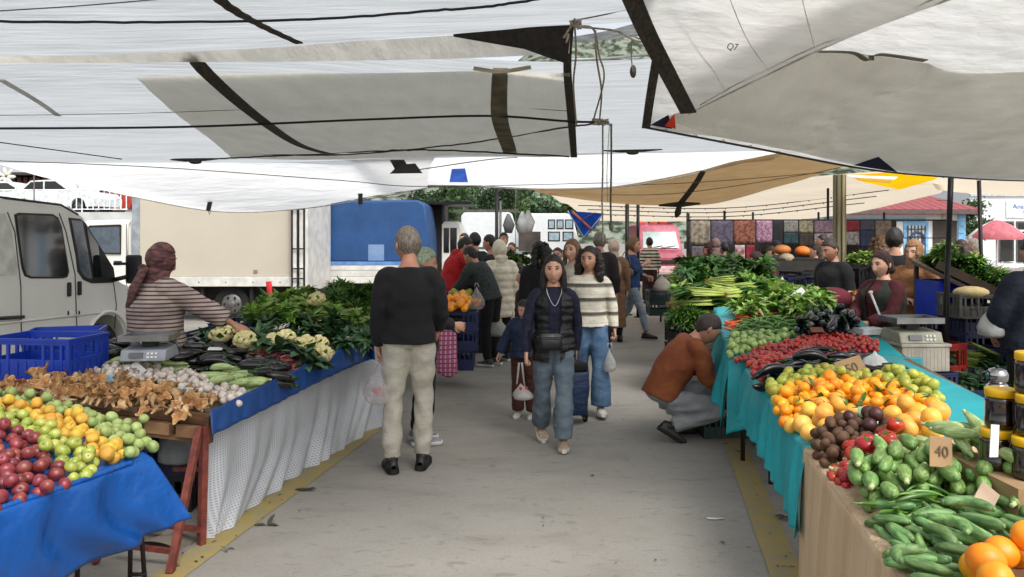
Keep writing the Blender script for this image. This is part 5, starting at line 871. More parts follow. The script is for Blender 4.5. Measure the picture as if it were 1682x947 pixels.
drop(L2, 'eggplant', [(165, 592), (200, 572), (300, 566), (380, 582), (455, 604), (474, 624), (440, 634), (380, 616), (310, 604), (230, 590)], 78, (.09, .034, .032), 'glossy black eggplant in the long heap on the left stall', 'eggplant', 'eggplants on the left stall', yaw=.3, yj=1.2, dz=.05, mound=.04)
drop(L2, 'bean_pod', [(385, 574), (430, 576), (488, 606), (468, 620), (440, 614), (392, 592)], 230, (.06, .011, .009), 'mottled red bean pod in the heap beside the eggplants', 'bean pod', 'red bean pods', yaw=1.0, yj=.6, dz=.03, mound=.03)
for a, b, n in (([(335, 578), (440, 572), (530, 604), (492, 606), (420, 588), (340, 584)], None, 9),): drop(L2, 'broccoli_leaf_bunch', a, n, (.09, .09, .022), 'bluish green broccoli leaf bunch in front of the cauliflowers', 'leafy greens', 'broccoli leaf bunches', dz=.05, upright=True, base=.02)
drop(L2, 'broccoli_leaf_bunch', [(330, 566), (352, 560), (360, 584), (334, 588)], 5, (.09, .09, .022), 'bluish green broccoli leaf bunch at the left of the cauliflowers', 'leafy greens', 'broccoli leaf bunches left', dz=.05, upright=True)
for i, (px, py, Y, lab) in enumerate([(363, 552, 5.7, 'cauliflower nearest the striped shirt seller\'s hand'), (402, 560, 5.6, 'second cauliflower from the left, leaves on its left'), (447, 563, 5.75, 'small cauliflower in the middle of the row'), (470, 557, 6.0, 'cauliflower half hidden behind the middle one'),
        (503, 566, 5.85, 'large cauliflower right of the middle'), (531, 582, 5.8, 'cauliflower at the aisle end of the row'), (522, 566, 6.05, 'cauliflower tucked behind the aisle end one'), (385, 545, 6.1, 'cauliflower peeping over the left pair'), (520, 492, 7.1, 'lone cauliflower among the lettuces at the back')]):
    e = empty('cauliflower', P(px, py, Y), random.uniform(0, 6), lab, 'cauliflower', 'cauliflowers on the left stall'); o = bpy.data.objects.new('head', CA[i % 2]); COL.objects.link(o); o.parent = e; o.scale = (1.15,)*3; o.rotation_euler = (.35, .1, 0)
    o = bpy.data.objects.new('leaves', CL[i % 3]); COL.objects.link(o); o.parent = e; e.scale = (.84,)*3
# back heap on a raised level, held by crates under it
L2b = Stall((-1.60, 5.75), .77, (.12, .99), .14, .08, (-.4, 2.2, 1.6), side=-1)
for i, (x, y) in enumerate([(-1.85, 6.2), (-1.85, 6.85), (-2.45, 6.3), (-2.45, 6.9)]): crate('d', (x, y, L2.z(x, y)+.0), 1.5, ['navy crate hidden under the greens, aisle side near', 'navy crate hidden under the greens, aisle side far', 'navy crate hidden under the greens, seller side near', 'navy crate hidden under the greens, seller side far'][i], 'crates propping the greens', (.9, 1, .45))
drop(L2b, 'dark_leaf_bunch', [(400, 550), (440, 530), (560, 528), (608, 560), (570, 585), (530, 572), (430, 556)], 13, (.12, .12, .026), 'very dark leafy bunch in the middle of the left stall', 'leafy greens', 'dark leafy bunches', dz=.02, upright=True, tilt=.5)
drop(L2b, 'lettuce', [(440, 505), (480, 488), (550, 490), (560, 515), (520, 535), (420, 530)], 20, (.10, .10, .026), 'bright green lettuce head at the back of the left stall', 'lettuce', 'lettuces on the left stall', dz=.0, upright=True, tilt=.5, mound=.05)
drop(L2b, 'bright_leaf_bunch', [(400, 532), (440, 505), (500, 500), (560, 520), (540, 540), (430, 540)], 13, (.11, .11, .026), 'light green leafy bunch around the lettuces', 'leafy greens', 'light leafy bunches', dz=.0, upright=True, tilt=.5)
drop(L2b, 'parsley_bunch', [(540, 505), (560, 486), (618, 488), (620, 515), (560, 520)], 16, (.11, .11, .026), 'frizzy green parsley bunch at the back right of the left stall', 'leafy greens', 'parsley bunches left', dz=.0, upright=True, tilt=.5, mound=.05)
drop(L2b, 'celery_bundle', [(560, 530), (600, 515), (640, 530), (618, 562), (590, 560)], 9, (.16, .06, .026), 'pale green stalk bundle behind the man in the black sweater', 'leafy greens', 'pale stalk bundles', yaw=0, yj=.5, dz=.0, roll=False)
drop(L2b, 'bright_leaf_bunch', [(560, 555), (640, 540), (650, 560), (600, 572)], 5, (.11, .11, .026), 'wilted pale bunch at the aisle end of the left stall', 'leafy greens', 'wilted bunches', dz=-.05, upright=True)
for i, (px, py, Y) in enumerate([(592, 548, 6.9), (603, 556, 6.8), (600, 542, 7.1), (612, 552, 6.9)]): put('onion', P(px, py, Y), ['tan rooted onion left of the man in black', 'lower tan onion beside the blue band', 'upper tan onion beside the pale stalks', 'tan onion half behind the man in black'][i], 'onion', 'tan onions')
# blue crates, scale, bags and papers at the seller's side
crate('b', P(78, 618, 4.9), -.12, 'bright blue plastic crate at the left edge behind the mushrooms', 'bright blue crates', (1.0, 1, 1.2)); crate('b', P(110, 600, 5.5), .35, 'bright blue crate standing behind the first one near the van', 'bright blue crates', (.8, .9, 1.2)); crate('b', P(0, 648, 4.9), -.5, 'bright blue crate cut by the left edge, low behind the tray', 'bright blue crates', (1, 1, .6))
def scale_obj(loc, rz, label, mt, mbdy, s=1):
    e = empty('weighing_scale', loc, rz, label, 'scale'); e.scale = (s,)*3
    extr([(-.16, 0), (-.13, .085), (.10, .10), (.17, .02), (.17, 0)], -.17, .17, 'body', mbdy, e, .008, axis='X'); MB().box((0, .02, .125), (.10, .10, .05)).obj('neck', mblkp, e, smooth=False)
    mb = MB().bb((-.19, -.14, .15), (.19, .14, .158)); [mb.bb(*q) for q in (((-.19, -.14, .158), (-.18, .14, .195)), ((.18, -.14, .158), (.19, .14, .195)), ((-.18, -.14, .158), (.18, -.13, .195)), ((-.18, .13, .158), (.18, .14, .195)))]; mb.obj('tray', mt, e, smooth=False)
    MB().box((-.05, -.152, .045), (.10, .012, .04), R=Matrix.Rotation(-.3, 3, 'X')).obj('display', mgl_, e, smooth=False)
    for k in range(6): MB().box((.04+.03*(k % 3), -.155+.008*(k//3), .03+.028*(k//3)), (.018, .01, .015), R=Matrix.Rotation(-.3, 3, 'X')).obj('button', mcard2, e, smooth=False)
    return e
msteel = M('steel', '9a9c9c', rough=.3, metal=.8); mgreyp = M('plastic_grey', '8f949a', rough=.5); mivory = M('plastic_ivory', '9b9a86', rough=.5)
scale_obj(P(246, 588, 4.95), .1, 'grey shop scale with steel tray in front of the striped shirt seller', msteel, mgreyp, .82)
def bagm(px, py, Y, w, h, m, label, seed=0, tie=True, rows=7):
    """a crumpled carrier bag, top tied, hanging or standing"""
    r = random.Random(seed); e = MB(); prof = [(.02, 1.0), (.05, .92), (.22, .78), (.40, .55), (.48, .3), (.46, .08), (.30, 0)]; n = 20; c = P(px, py, Y); rws = []
    for i, (q, z) in enumerate(prof): rws.append([(q*w*(1+.12*math.sin(3*a+seed+i)+.06*math.sin(7*a+2*i))*math.cos(a), .7*q*w*(1+.1*math.sin(4*a+i))*math.sin(a), z*h) for a in [2*PI*j/n for j in range(n+1)]])
    rws.append([(0, 0, .01)]*(n+1)); e.grid(rws); o = e.obj('plastic_bag', m, loc=c); return tag(o, label, 'bag')
mpb = M('bag_film', 'd5dadb', rough=.25, bump=.8, bscale=25, bdist=.02, transl=.35, alpha=.55, spec=.6); mpw_ = M('bag_white', 'cfd0cd', rough=.4, bump=.7, bscale=30, bdist=.02, transl=.35)
for i, (px, py, Y, w, h, lab) in enumerate([(175, 612, 5.3, .3, .12, 'crumpled clear film right of the blue crate'), (322, 572, 5.9, .2, .10, 'clear plastic bag beside the first cauliflower'), (430, 520, 7.4, .22, .06, 'white sheet of film behind the lettuces'), (290, 760, 4.7, .25, .28, 'dusty clear bag hanging under the vegetable stall'), (700, 0, 1, 0, 0, '')]):
    if w: bagm(px, py, Y, w, h, mpb, lab, i)
card(222, 609, 4.85, .09, .10, mcard2, '40', 'small white price tag stuck beside the left squashes', .1, .5, .8); card(354, 572, 5.4, .1, .04, mcard2, None, 'white paper strip in front of the broccoli leaves', 0, 1.2); card(372, 676, 4.5, .14, .06, M('label_blue', '2b6a9a'), None, 'small blue and white printed packet at the tray end', .1, .8)
card(178, 624, 4.65, .08, .07, M('label_cyan', '8fc6d8'), None, 'pale cyan packet between mushrooms and garlic', 0, .3); card(300, 640, 4.5, .12, .04, M('label_cyan', ''), None, 'pale cyan strip among the mushrooms', 0, 1.0); card(100, 652, 4.35, .1, .05, mcard2, None, 'torn white paper lying on the mushrooms', 0, 1.1)
tag(MB().cyl(P(12, 622, 4.7), P(46, 626, 4.65), .008, 8).obj('pen', M('pen_red', 'b01c34', rough=.3)), 'red pen lying on the blue crate at the left edge', 'pen')
for i, (px, py, Y) in enumerate([(115, 770, 4.7), (185, 775, 4.75), (255, 772, 4.9), (130, 800, 5.2), (220, 800, 5.3), (60, 765, 4.9)]):
    b = P(px, py, Y); crate('d', (b.x, b.y, .22 if i < 3 or i == 5 else .0), .05*i, ['navy crate under the stall, left of three behind the apples', 'navy crate under the stall, middle of three', 'navy crate under the stall, nearest the rusty leg', 'lower navy crate on the floor under the stall, left', 'lower navy crate on the floor under the stall, right', 'navy crate under the stall, furthest left'][i], 'navy crates under the left stall', (1, 1, 1.6))
for i, (px, py) in enumerate([(110, 800), (180, 815), (255, 812)]): b = P(px, 772, 4.72+.08*i); crate('k', (b.x, b.y+.04, 0), 0, ['black crate on the floor carrying the left navy crate', 'black crate on the floor carrying the middle navy crate', 'black crate on the floor carrying the navy crate by the rusty leg'][i], 'black crates under the left stall')
mb = MB().grid(wave(np.array([[(x, y, .02) for x in np.linspace(-.3, .3, 14)] for y in np.linspace(-.15, .15, 10)]), .03, (18, 18))); tag(mb.obj('crumpled_paper', M('paper_brown', '6f675c', rough=.9), loc=G(240, 885, 0)), 'crumpled grey brown paper on the floor between the two left stalls', 'litter', None, 'thing')
# ================================================================ RIGHT STALL (front)
R1 = Stall((1.293, 3.34), .765, (.178, .984), .12, .0, (-2.4, 2.5, 1.5))
mte = M('cloth_teal', '18a2aa', rough=.42, var=.12, scale=3, bump=.6, bscale=7, bdist=.03, bdet=6, transl=.15); mkr = M('cloth_kraft', 'c6ac8a', rough=.75, col2='b89c78', scale=2.5, stretch=(4, 4, .4), bump=.5, bscale=8, bdist=.03, bdet=6)
e = empty('market_table', (R1.O[0], R1.O[1], 0), 0, 'long display table under the oranges and cucumbers on the right', 'table'); cr = [R1.O+R1.u*a+R1.v*b for a, b in ((-2.2, .02), (2.2, .02), (2.2, 1.1), (-2.2, .95))]; V = [(p[0]-R1.O[0], p[1]-R1.O[1], R1.z(*p)-.03) for p in cr]; V2 = [(a, b, c-.03) for a, b, c in V]
MB().add(V+V2, [(0, 1, 2, 3), (7, 6, 5, 4), (0, 4, 5, 1), (1, 5, 6, 2), (2, 6, 7, 3), (3, 7, 4, 0)]).obj('table_top', M('plywood', ''), e, smooth=False)
for a, b in ((-2, .15), (2, .15), (2, 1.0), (-2, .85), (0, .2), (0, 1.0)): p = R1.O+R1.u*a+R1.v*b-R1.O; MB().cyl((p[0], p[1], 0), (p[0], p[1], .72), .018, 8).obj('leg', mleg, e)
def toprow(st, a0, a1, n=6, off=0, dz=0, b=0): return [np.append(st.O+st.u*(a0+(a1-a0)*k/(n-1))+st.v*b, st.z(*(st.O+st.u*(a0+(a1-a0)*k/(n-1))+st.v*b))+dz) for k in range(n)]
def wcloth(name, rows, m, label, amp, freq, seed=0, nu=120, nv=26, cat='tablecloth', top=None, topst=None):
    R_ = [catmull(r, nu) for r in rows]; g = np.array([catmull([r[i] for r in R_], nv) for i in range(nu)]).transpose(1, 0, 2); g = foldy(g, amp, freq, True, seed); mb = MB().grid(g)
    if top is not None: mb.grid(np.array([[np.append(p[:2]+topst.v*w_, topst.z(*(p[:2]+topst.v*w_))+.004) for p in g[0]] for w_ in top]+[[p for p in g[0]]]))
    o = mb.obj(name, m); s_ = o.modifiers.new('s', 'SOLIDIFY'); s_.thickness = .002; tag(o, label, cat); return o
t = toprow(R1, 0.0, 2.2); b = [p+np.array((-.03-.01*k, 0, -.30)) for k, p in enumerate(t)]; 
lo = [np.array((*P(1308, 885, 3.28),)), np.array((*P(1292, 838, 3.62),)), np.array((*P(1264, 775, 4.1),)), np.array((*P(1238, 728, 4.55),)), np.array((*P(1217, 695, 5.0),)), np.array((*P(1213, 678, 5.45),))]
mid = [a*.55+b_*.45+np.array((-.012, 0, 0)) for a, b_ in zip(t, lo)]
wcloth('tablecloth', [t, mid, lo], mte, 'teal plastic cloth pleated along the aisle side of the orange display', .014, 26, 4, top=[1.0, .5, .05], topst=R1)
A, B = np.append(R1.O+R1.u*.03, 0), np.append(R1.O-R1.u*2.3, 0); t = toprow(R1, .03, -2.3, dz=.006, off=0); t = [p+np.append(-R1.v*.006, 0) for p in t]; mid = [p+np.append(-R1.v*.02, -.38) for p in t]; lo = [np.append(p[:2]-R1.v*(.03), .01) for p in t]
wcloth('tablecloth', [t, mid, lo], mkr, 'brown kraft coloured cloth covering the nearest end of the right stall', .006, 14, 6, top=[1.0, .5, .05], topst=R1)
# teal cloth lying bare at the seller's side
g = sheet([[(1465, 605, 5.4), (1540, 655, 4.6), (1590, 700, 3.95), (1628, 748, 3.4)], [(1480, 598, 5.6), (1572, 658, 4.7), (1592, 690, 4.1), (1630, 742, 3.45)]], 40, 8)
# produce on R1
drop(R1, 'cucumber', [(1450, 862), (1500, 822), (1560, 842), (1640, 815), (1720, 860), (1720, 890), (1620, 890), (1560, 945), (1530, 985), (1492, 948), (1472, 900)], 80, (.085, .023, .021), 'dark green cucumber in the heap next to the big oranges', 'cucumber', 'cucumbers', yaw=-.9, yj=.9, dz=.02, mound=.02, scale=(.66, .84))
for i, (px, py, Y) in enumerate([(1590, 830, 2.0), (1500, 912, 1.85), (1555, 860, 1.95)]): put('curved_cucumber', P(px, py, Y), ['strongly curved cucumber at the top of the cucumber heap', 'curved pale cucumber at the aisle edge of the heap', 'curved cucumber in the middle of the heap'][i], 'cucumber', rz=[-.5, .6, -1.2][i], sc=.68)
drop(R1, 'orange', [(1590, 1000), (1600, 945), (1660, 900), (1780, 865), (1820, 1020), (1590, 1060)], 24, (.048, .048, .046), 'large bright orange at the bottom right corner of the photo', 'orange', 'large oranges', dz=.03, K=12, scale=(.80, .92))
drop(R1, 'long_pepper', [(1432, 850), (1500, 842), (1530, 835), (1500, 868), (1455, 880)], 10, (.11, .012, .011), 'long thin green pepper in front of the cucumbers', 'pepper', 'long green peppers', yaw=.3, yj=.5, dz=.02, scale=(.6, .8))
drop(R1, 'zucchini', [(1400, 812), (1420, 790), (1480, 765), (1560, 770), (1640, 770), (1665, 800), (1700, 850), (1600, 825), (1500, 842), (1440, 846)], 80, (.08, .029, .028), 'mid green zucchini stacked ends towards the aisle', 'zucchini', 'mid green zucchini', yaw=1.2, yj=.3, dz=.03, mound=.02, tilt=.12, scale=(.8, .95))
drop(R1, 'pale_zucchini', [(1385, 800), (1400, 780), (1460, 742), (1510, 745), (1480, 775), (1420, 800), (1405, 815)], 13, (.08, .028, .027), 'pale green zucchini at the aisle edge beside the tomatoes', 'zucchini', 'pale zucchini at the aisle edge', yaw=2.2, yj=.35, dz=.0, tilt=.2, scale=(.75, .9))
drop(R1, 'pale_zucchini', [(1545, 765), (1600, 758), (1640, 785), (1665, 825), (1610, 805), (1560, 790)], 12, (.08, .028, .027), 'pale green zucchini below the white paper sign', 'zucchini', 'pale zucchini near the jars', yaw=1.9, yj=.5, dz=.03, tilt=.3, scale=(.7, .85))
drop(R1, 'tomato', [(1395, 758), (1410, 742), (1475, 740), (1470, 762), (1430, 775), (1405, 775)], 12, (.040, .040, .033), 'large red tomato between the kiwis and the zucchini', 'tomato', 'large tomatoes', dz=.02, upright=True, tilt=.4, scale=(.8, .98))
drop(R1, 'small_tomato', [(1362, 776), (1375, 762), (1405, 772), (1418, 782), (1390, 796)], 14, (.018, .018, .017), 'small red tomato spilling towards the kraft cloth edge', 'tomato', 'small tomatoes near', dz=.03, upright=True, scale=(.9, 1.3))
drop(R1, 'kiwi', [(1334, 732), (1360, 712), (1400, 698), (1440, 705), (1445, 730), (1400, 748), (1365, 768), (1350, 755)], 74, (.030, .030, .028), 'brown fuzzy kiwi between the grapefruits and tomatoes', 'kiwi', 'kiwis', dz=.03, mound=.02, scale=(.8, 1))
drop(R1, 'passion_fruit', [(1392, 702), (1420, 690), (1458, 700), (1455, 722), (1415, 722)], 8, (.034, .034, .034), 'dark purple round fruit on top of the kiwis', 'fruit', 'dark purple fruits', dz=.07, scale=(.8, .95))
drop(R1, 'grapefruit', [(1298, 700), (1315, 678), (1400, 672), (1405, 692), (1345, 716), (1325, 722)], 20, (.047, .047, .044), 'pale orange grapefruit at the aisle edge before the kiwis', 'grapefruit', 'grapefruits at the aisle edge', dz=.03, scale=(.75, 1.0))
drop(R1, 'grapefruit', [(1455, 705), (1480, 684), (1545, 700), (1540, 728), (1470, 738)], 18, (.047, .047, .044), 'yellow orange grapefruit left of the second cardboard price sign', 'grapefruit', 'grapefruits by the price sign', dz=.04, scale=(.8, 1.0))
drop(R1, 'mandarin', [(1268, 664), (1290, 645), (1340, 628), (1440, 632), (1500, 660), (1550, 698), (1525, 706), (1430, 685), (1400, 672), (1320, 676), (1290, 690)], 170, (.034, .034, .029), 'leafy orange mandarin in the wide band across the right stall', 'mandarin', 'mandarins', dz=.04, mound=.04, scale=(.85, 1.08))
for i in range(22):
    p = R1.ray(random.uniform(1290, 1510), random.uniform(645, 680), .05); put('leaf_sprig', (p[0], p[1], R1.z(*p)+random.uniform(.07, .11)), 'dark green citrus leaf sprig lying among the mandarins', 'leaf', 'citrus leaves')
drop(R1, 'lime', [(1260, 640), (1300, 622), (1370, 606), (1410, 612), (1440, 632), (1340, 628), (1270, 660)], 95, (.028, .028, .029), 'greenish yellow lemon behind the mandarins, aisle side', 'lemon', 'greenish lemons aisle side', dz=.04, mound=.03)
drop(R1, 'lime', [(1440, 620), (1470, 612), (1540, 652), (1545, 680), (1500, 655), (1445, 632)], 75, (.028, .028, .029), 'greenish yellow lemon right of the large cardboard sign', 'lemon', 'greenish lemons seller side', dz=.05, mound=.04)
drop(R1, 'long_eggplant', [(1247, 628), (1290, 604), (1340, 588), (1400, 586), (1425, 596), (1370, 610), (1300, 622), (1262, 636)], 40, (.12, .024, .022), 'long curved black eggplant behind the lemons', 'eggplant', 'long eggplants', yaw=.4, yj=.6, dz=.04, mound=.02)
drop(R1, 'long_eggplant', [(1405, 600), (1425, 590), (1465, 605), (1455, 618)], 8, (.12, .024, .022), 'long black eggplant lying by the white bag', 'eggplant', 'eggplants by the white bag', yaw=-.5, yj=.3, dz=.04)
drop(R1, 'pink_tomato', [(1228, 594), (1252, 580), (1330, 576), (1340, 588), (1290, 604), (1250, 622), (1238, 612)], 130, (.024, .024, .022), 'light red tomato at the far end of the teal covered table', 'tomato', 'light red tomatoes', dz=.03, mound=.02)
# ================================================================ second right stall
R2 = Stall((1.66, 5.8), .80, (.2, .98), .05, .10, (-.3, 2.9, 2.2))
e = empty('market_table', (1.66, 5.8, 0), 0, 'second right table under the small tomatoes and peppers', 'table'); cr = [R2.O+R2.u*a+R2.v*b for a, b in ((-.08, .0), (2.0, .0), (2.0, 1.25), (-.08, 1.25))]; V = [(p[0]-1.66, p[1]-5.8, R2.z(*p)-.03) for p in cr]; V2 = [(a, b, c-.03) for a, b, c in V]
MB().add(V+V2, [(0, 1, 2, 3), (7, 6, 5, 4), (0, 4, 5, 1), (1, 5, 6, 2), (2, 6, 7, 3), (3, 7, 4, 0)]).obj('table_top', M('plywood', ''), e, smooth=False)
for a, b in ((.05, .1), (1.9, .1), (1.9, 1.15), (.05, 1.15)): p = R2.u*a+R2.v*b; MB().cyl((p[0], p[1], 0), (p[0], p[1], .76), .018, 8).obj('leg', mleg, e)
t = toprow(R2, -.1, 2.0); lo = [p+np.array((-.10+.02*k, -.02, -.50+.07*k)) for k, p in enumerate(t)]; mid = [p+np.array((-.05, 0, -.25)) for p in t]
wcloth('tablecloth', [t, mid, lo], mte, 'teal cloth hanging in deep folds beside the crouching man', .03, 15, 9, top=[1.2, .6, .05], topst=R2)
c0 = R2.O-R2.u*.1; t = [np.append(c0+R2.v*q, R2.z(*(c0+R2.v*q))) for q in np.linspace(-.02, 1.32, 7)]; lo = [p+np.array((-.03, -.05, -.42-.05*math.sin(k*1.7)-(.0 if k else .12))) for k, p in enumerate(t)]; mid = [(a+b_)/2 for a, b_ in zip(t, lo)]
wcloth('tablecloth', [t, mid, lo], mte, 'teal cloth over the near end of the second right table', .02, 18, 11)
drop(R2, 'small_tomato', [(1203, 590), (1260, 572), (1340, 552), (1380, 550), (1440, 560), (1442, 576), (1380, 578), (1320, 582), (1230, 596)], 520, (.018, .018, .017), 'small dark red tomato in the broad heap on the second right table', 'tomato', 'small dark red tomatoes', dz=.02, mound=.03, K=8)
drop(R2, 'round_squash', [(1192, 574), (1205, 552), (1250, 550), (1310, 548), (1250, 568), (1200, 582)], 90, (.025, .025, .026), 'small round pale green squash at the aisle edge', 'squash', 'small round squashes', dz=.03, mound=.02)
drop(R2, 'green_pepper', [(1203, 548), (1220, 526), (1300, 512), (1325, 532), (1290, 550), (1210, 554)], 240, (.06, .013, .011), 'green pepper in the heap behind the small tomatoes', 'pepper', 'green peppers', yaw=0, yj=1.2, dz=.04, mound=.05, K=10)
drop(R2, 'carrot', [(1195, 530), (1212, 514), (1300, 506), (1310, 512), (1240, 520), (1208, 540)], 48, (.075, .018, .016), 'orange carrot at the far side of the green peppers', 'carrot', 'carrots', yaw=0, yj=.8, dz=.06, mound=.02, scale=(.7, .95))
drop(R2, 'bright_leaf_bunch', [(1200, 515), (1225, 500), (1300, 494), (1360, 500), (1340, 508), (1215, 518)], 22, (.10, .10, .03), 'light green bunch between the carrots and the leeks', 'leafy greens', 'bunches behind the carrots', dz=.08, upright=True)
drop(R2, 'eggplant', [(1302, 552), (1322, 525), (1390, 518), (1412, 540), (1370, 550)], 42, (.09, .034, .032), 'black eggplant leaning on the second right table', 'eggplant', 'eggplants on the second right table', yaw=1.3, yj=.5, dz=.05, tilt=.6, mound=.03)
drop(R2, 'bright_leaf_bunch', [(1295, 518), (1320, 500), (1350, 498), (1360, 515), (1320, 524)], 6, (.11, .11, .026), 'light green long pepper leaves behind the peppers', 'leafy greens', 'light bunches behind the peppers', dz=.06, upright=True)
# scale on ivory box, white tray, bag
b = P(1500, 604, 6.0); b.z = 0; 
crate('d', (b.x-.05, b.y, .45), .1, 'navy crate directly under the ivory cool box', 'crates under the scale', (1, 1, 1.0)); crate('d', (b.x-.05, b.y, .22), .1, 'middle navy crate under the ivory cool box', 'crates under the scale'); crate('d', (b.x-.05, b.y, 0), .1, 'bottom navy crate under the ivory cool box', 'crates under the scale')
e = empty('cool_box', (b.x, b.y, .68), .06, 'ivory ribbed box under the second scale', 'box'); box('body', (-.19, -.17, 0), (.19, .17, .19), M('ivory', 'a8a294', rough=.5, stripes=[(0, .03, .2, '8e887a')]), e, .008); box('lid', (-.2, -.18, .19), (.2, .18, .215), M('ivory_plain', 'b0ab9d', rough=.5), e, .006)
scale_obj((b.x-.02, b.y, .895), .05, 'ivory scale with steel tray on the ivory box at the right stall', msteel, mivory)
crate('r', (b.x+.34, b.y+.25, .50), .3, 'red crate standing right of the ivory box', None, (.45, .8, 1.6)); crate('d', (b.x+.4, b.y+.3, 0.0), .2, 'navy crate on the floor below the red crate', None, (1, 1, 2.2))
tag(MB().bb((-.11, -.08, 0), (.11, .08, .03)).bb((-.1, -.07, .031), (.1, .07, .05)).obj('foam_tray', mcard2, loc=P(1427, 548, 6.2), rot=.2, smooth=False, bevel=.004), 'stack of white trays left of the second scale', 'tray')
tag(MB().cyl(P(1430, 480, 6.4), P(1446, 520, 6.2), .009, 8).cyl(P(1427, 480, 6.4), P(1433, 479, 6.4), .012, 8).obj('scoop_handle', mcard2), 'white curved handle sticking up beside the vest seller', 'handle')
bagm(1437, 620, 4.9, .24, .17, mpw_, 'white bag behind the large cardboard sign', 3)
# signs
card(1399, 605, 4.5, .17, .13, mcard, '50', 'large torn cardboard price sign above the lemons', .1, .45, -.25, ts=.6); card(1546, 742, 2.5, .082, .10, mcard, '40', 'cardboard price sign reading 40 beside the grapefruits', .1, .25, .15); card(1634, 724, 2.4, .030, .105, mcard2, None, 'narrow white paper sign leaning beside the honey jars', .1, .2, .2, ts=.16)
card(1524, 738, 2.9, .025, .05, mcard2, None, 'tiny white tag beside the cardboard sign', 0, .2); card(1622, 815, 2.3, .07, .06, M('card_pink', 'b09a86'), None, 'pinkish paper corner among the zucchini', 0, .3, .7); card(1342, 541, 6.0, .11, .05, M('card_brown', '6e3d2c'), None, 'brown card behind the small red tomatoes', .1, .8)
card(1312, 514, 6.9, .12, .07, mcard, None, 'cardboard sign lying on the green peppers', .1, 1.0); card(1312, 481, 6.9, .12, .06, mcard2, None, 'white sign on a stick above the leafy greens', .1, .3, -.6, stick=.2); card(1372, 592, 5.2, .03, .05, mcard2, None, 'small white tag among the long eggplants', 0, .3)
card(1440, 682, 3.4, .03, .07, mcard2, None, 'white slip between the grapefruit groups', 0, .3, -.4); card(1419, 676, 3.5, .05, .05, M('label_green', '7aa888'), None, 'green white label on the mandarins', 0, .4)
# honey jars
mho = M('honey_dark', '140704', rough=.12, coat=.6, spec=.8, var=.1); mlid = M('lid_yellow', 'd9ab06', rough=.35, var=.08)
e0 = None
def jar(x, y, z, lab, s=1):
    e = empty('honey_jar', (x, y, z), random.uniform(0, 1), lab, 'jar', 'honey jars'); e.scale = (s,)*3
    MB().tube([(0, 0, 0), (0, 0, .008), (0, 0, .03), (0, 0, .034), (0, 0, .085), (0, 0, .095), (0, 0, .105)], [.042, .048, .048, .0465, .0465, .048, .042], 24).obj('glass_body', mho, e)
    MB().tube([(0, 0, .104), (0, 0, .106), (0, 0, .128), (0, 0, .131)], [.046, .048, .048, .045], 24).obj('lid', mlid, e)
jx, jy, jz = P(1690, 785, 2.42).x, 2.42, P(0, 785, 2.42).z
names = {}
box_ = box('jar_stand', (jx-.10, jy-.10, R1.z(jx, jy)), (jx+.35, jy+.30, jz-.002), M('cardboard', '')); tag(box_, 'low cardboard box carrying the honey jars at the right edge', 'box')
for lvl, pos in enumerate([[(0, 0), (.104, 0), (-.035, .11), (.07, .11)], [(0.02, .01), (.12, .01), (-.015, .115)], [(.03, .03), (.13, .03)]]):
    for k, (a, b_) in enumerate(pos):
        jar(jx+a, jy+b_, jz+lvl*.133, [['front jar of the lowest row of dark honey', 'lowest row jar cut by the photo edge', 'lowest row jar standing behind, furthest left', 'lowest row jar behind near the photo edge'], ['front jar of the middle row of dark honey', 'middle row jar cut by the photo edge', 'middle row jar standing behind on the left'], ['topmost honey jar with a yellow lid', 'topmost jar cut by the photo edge']][lvl][k])
# teapot on crates
tp = P(1638, 655, 4.6); e = empty('steel_teapot', tp, 0, 'shiny double steel teapot standing on a navy crate', 'teapot'); mchr = M('chrome', 'b5b5b5', rough=.08, metal=1)
MB().tube([(0, 0, 0), (0, 0, .02), (0, 0, .06), (0, 0, .09), (0, 0, .10)], [.05, .07, .072, .055, .045], 24).obj('lower_pot', mchr, e); MB().tube([(0, 0, .10), (0, 0, .12), (0, 0, .155), (0, 0, .18), (0, 0, .19)], [.045, .058, .06, .045, .02], 24).obj('upper_pot', mchr, e)
MB().tube([(.06, 0, .03), (.11, 0, .05), (.12, 0, .085)], [.014, .010, .008], 8).obj('spout', mchr, e); MB().tube([(-.055, 0, .17), (-.10, 0, .16), (-.10, 0, .11), (-.06, 0, .10)], .008, 8).obj('handle', mblkp, e); MB().ell((0, 0, .195), (.012, .012, .012), 8, 6).obj('knob', mblkp, e)
for k in range(3): crate('d', (tp.x+.02, tp.y+.1, tp.z-.235*(k+1)), .1+.1*k, ['navy crate directly under the teapot', 'second navy crate below the teapot', 'lowest crate of the teapot stack'][k], 'crate stack under the teapot', (.55, .8, 1.05))
# leafy heap on the floor behind the right stall
RF = Stall((2.6, 5.2), .0, (.2, .98), 0, 0, (-1.2, 2.0, 2.2))
for k, (px, py, Y) in enumerate([(1590, 660, 5.6), (1560, 640, 6.1), (1640, 655, 5.7)]): b = P(px, py, Y); crate('k', (b.x, b.y, .0), .2*k, ['black crate under the leafy heap, front', 'black crate under the leafy heap, left', 'black crate under the leafy heap, right'][k], 'crates under the leafy heap', (1, 1, 1.2)); crate('k', (b.x, b.y, .27), .2*k, ['upper black crate under the leafy heap, front', 'upper black crate under the leafy heap, left', 'upper black crate under the leafy heap, right'][k], 'crates under the leafy heap', (1, 1, .6))
for i in range(46): px, py = random.uniform(1515, 1660), random.uniform(605, 690); Y = 6.3-(py-600)/90*.9; o = put('dark_leaf_bunch', P(px, py, Y), 'dark leafy bunch in the heap left of the teapot', 'leafy greens', 'leafy heap behind the stall', sc=.9)
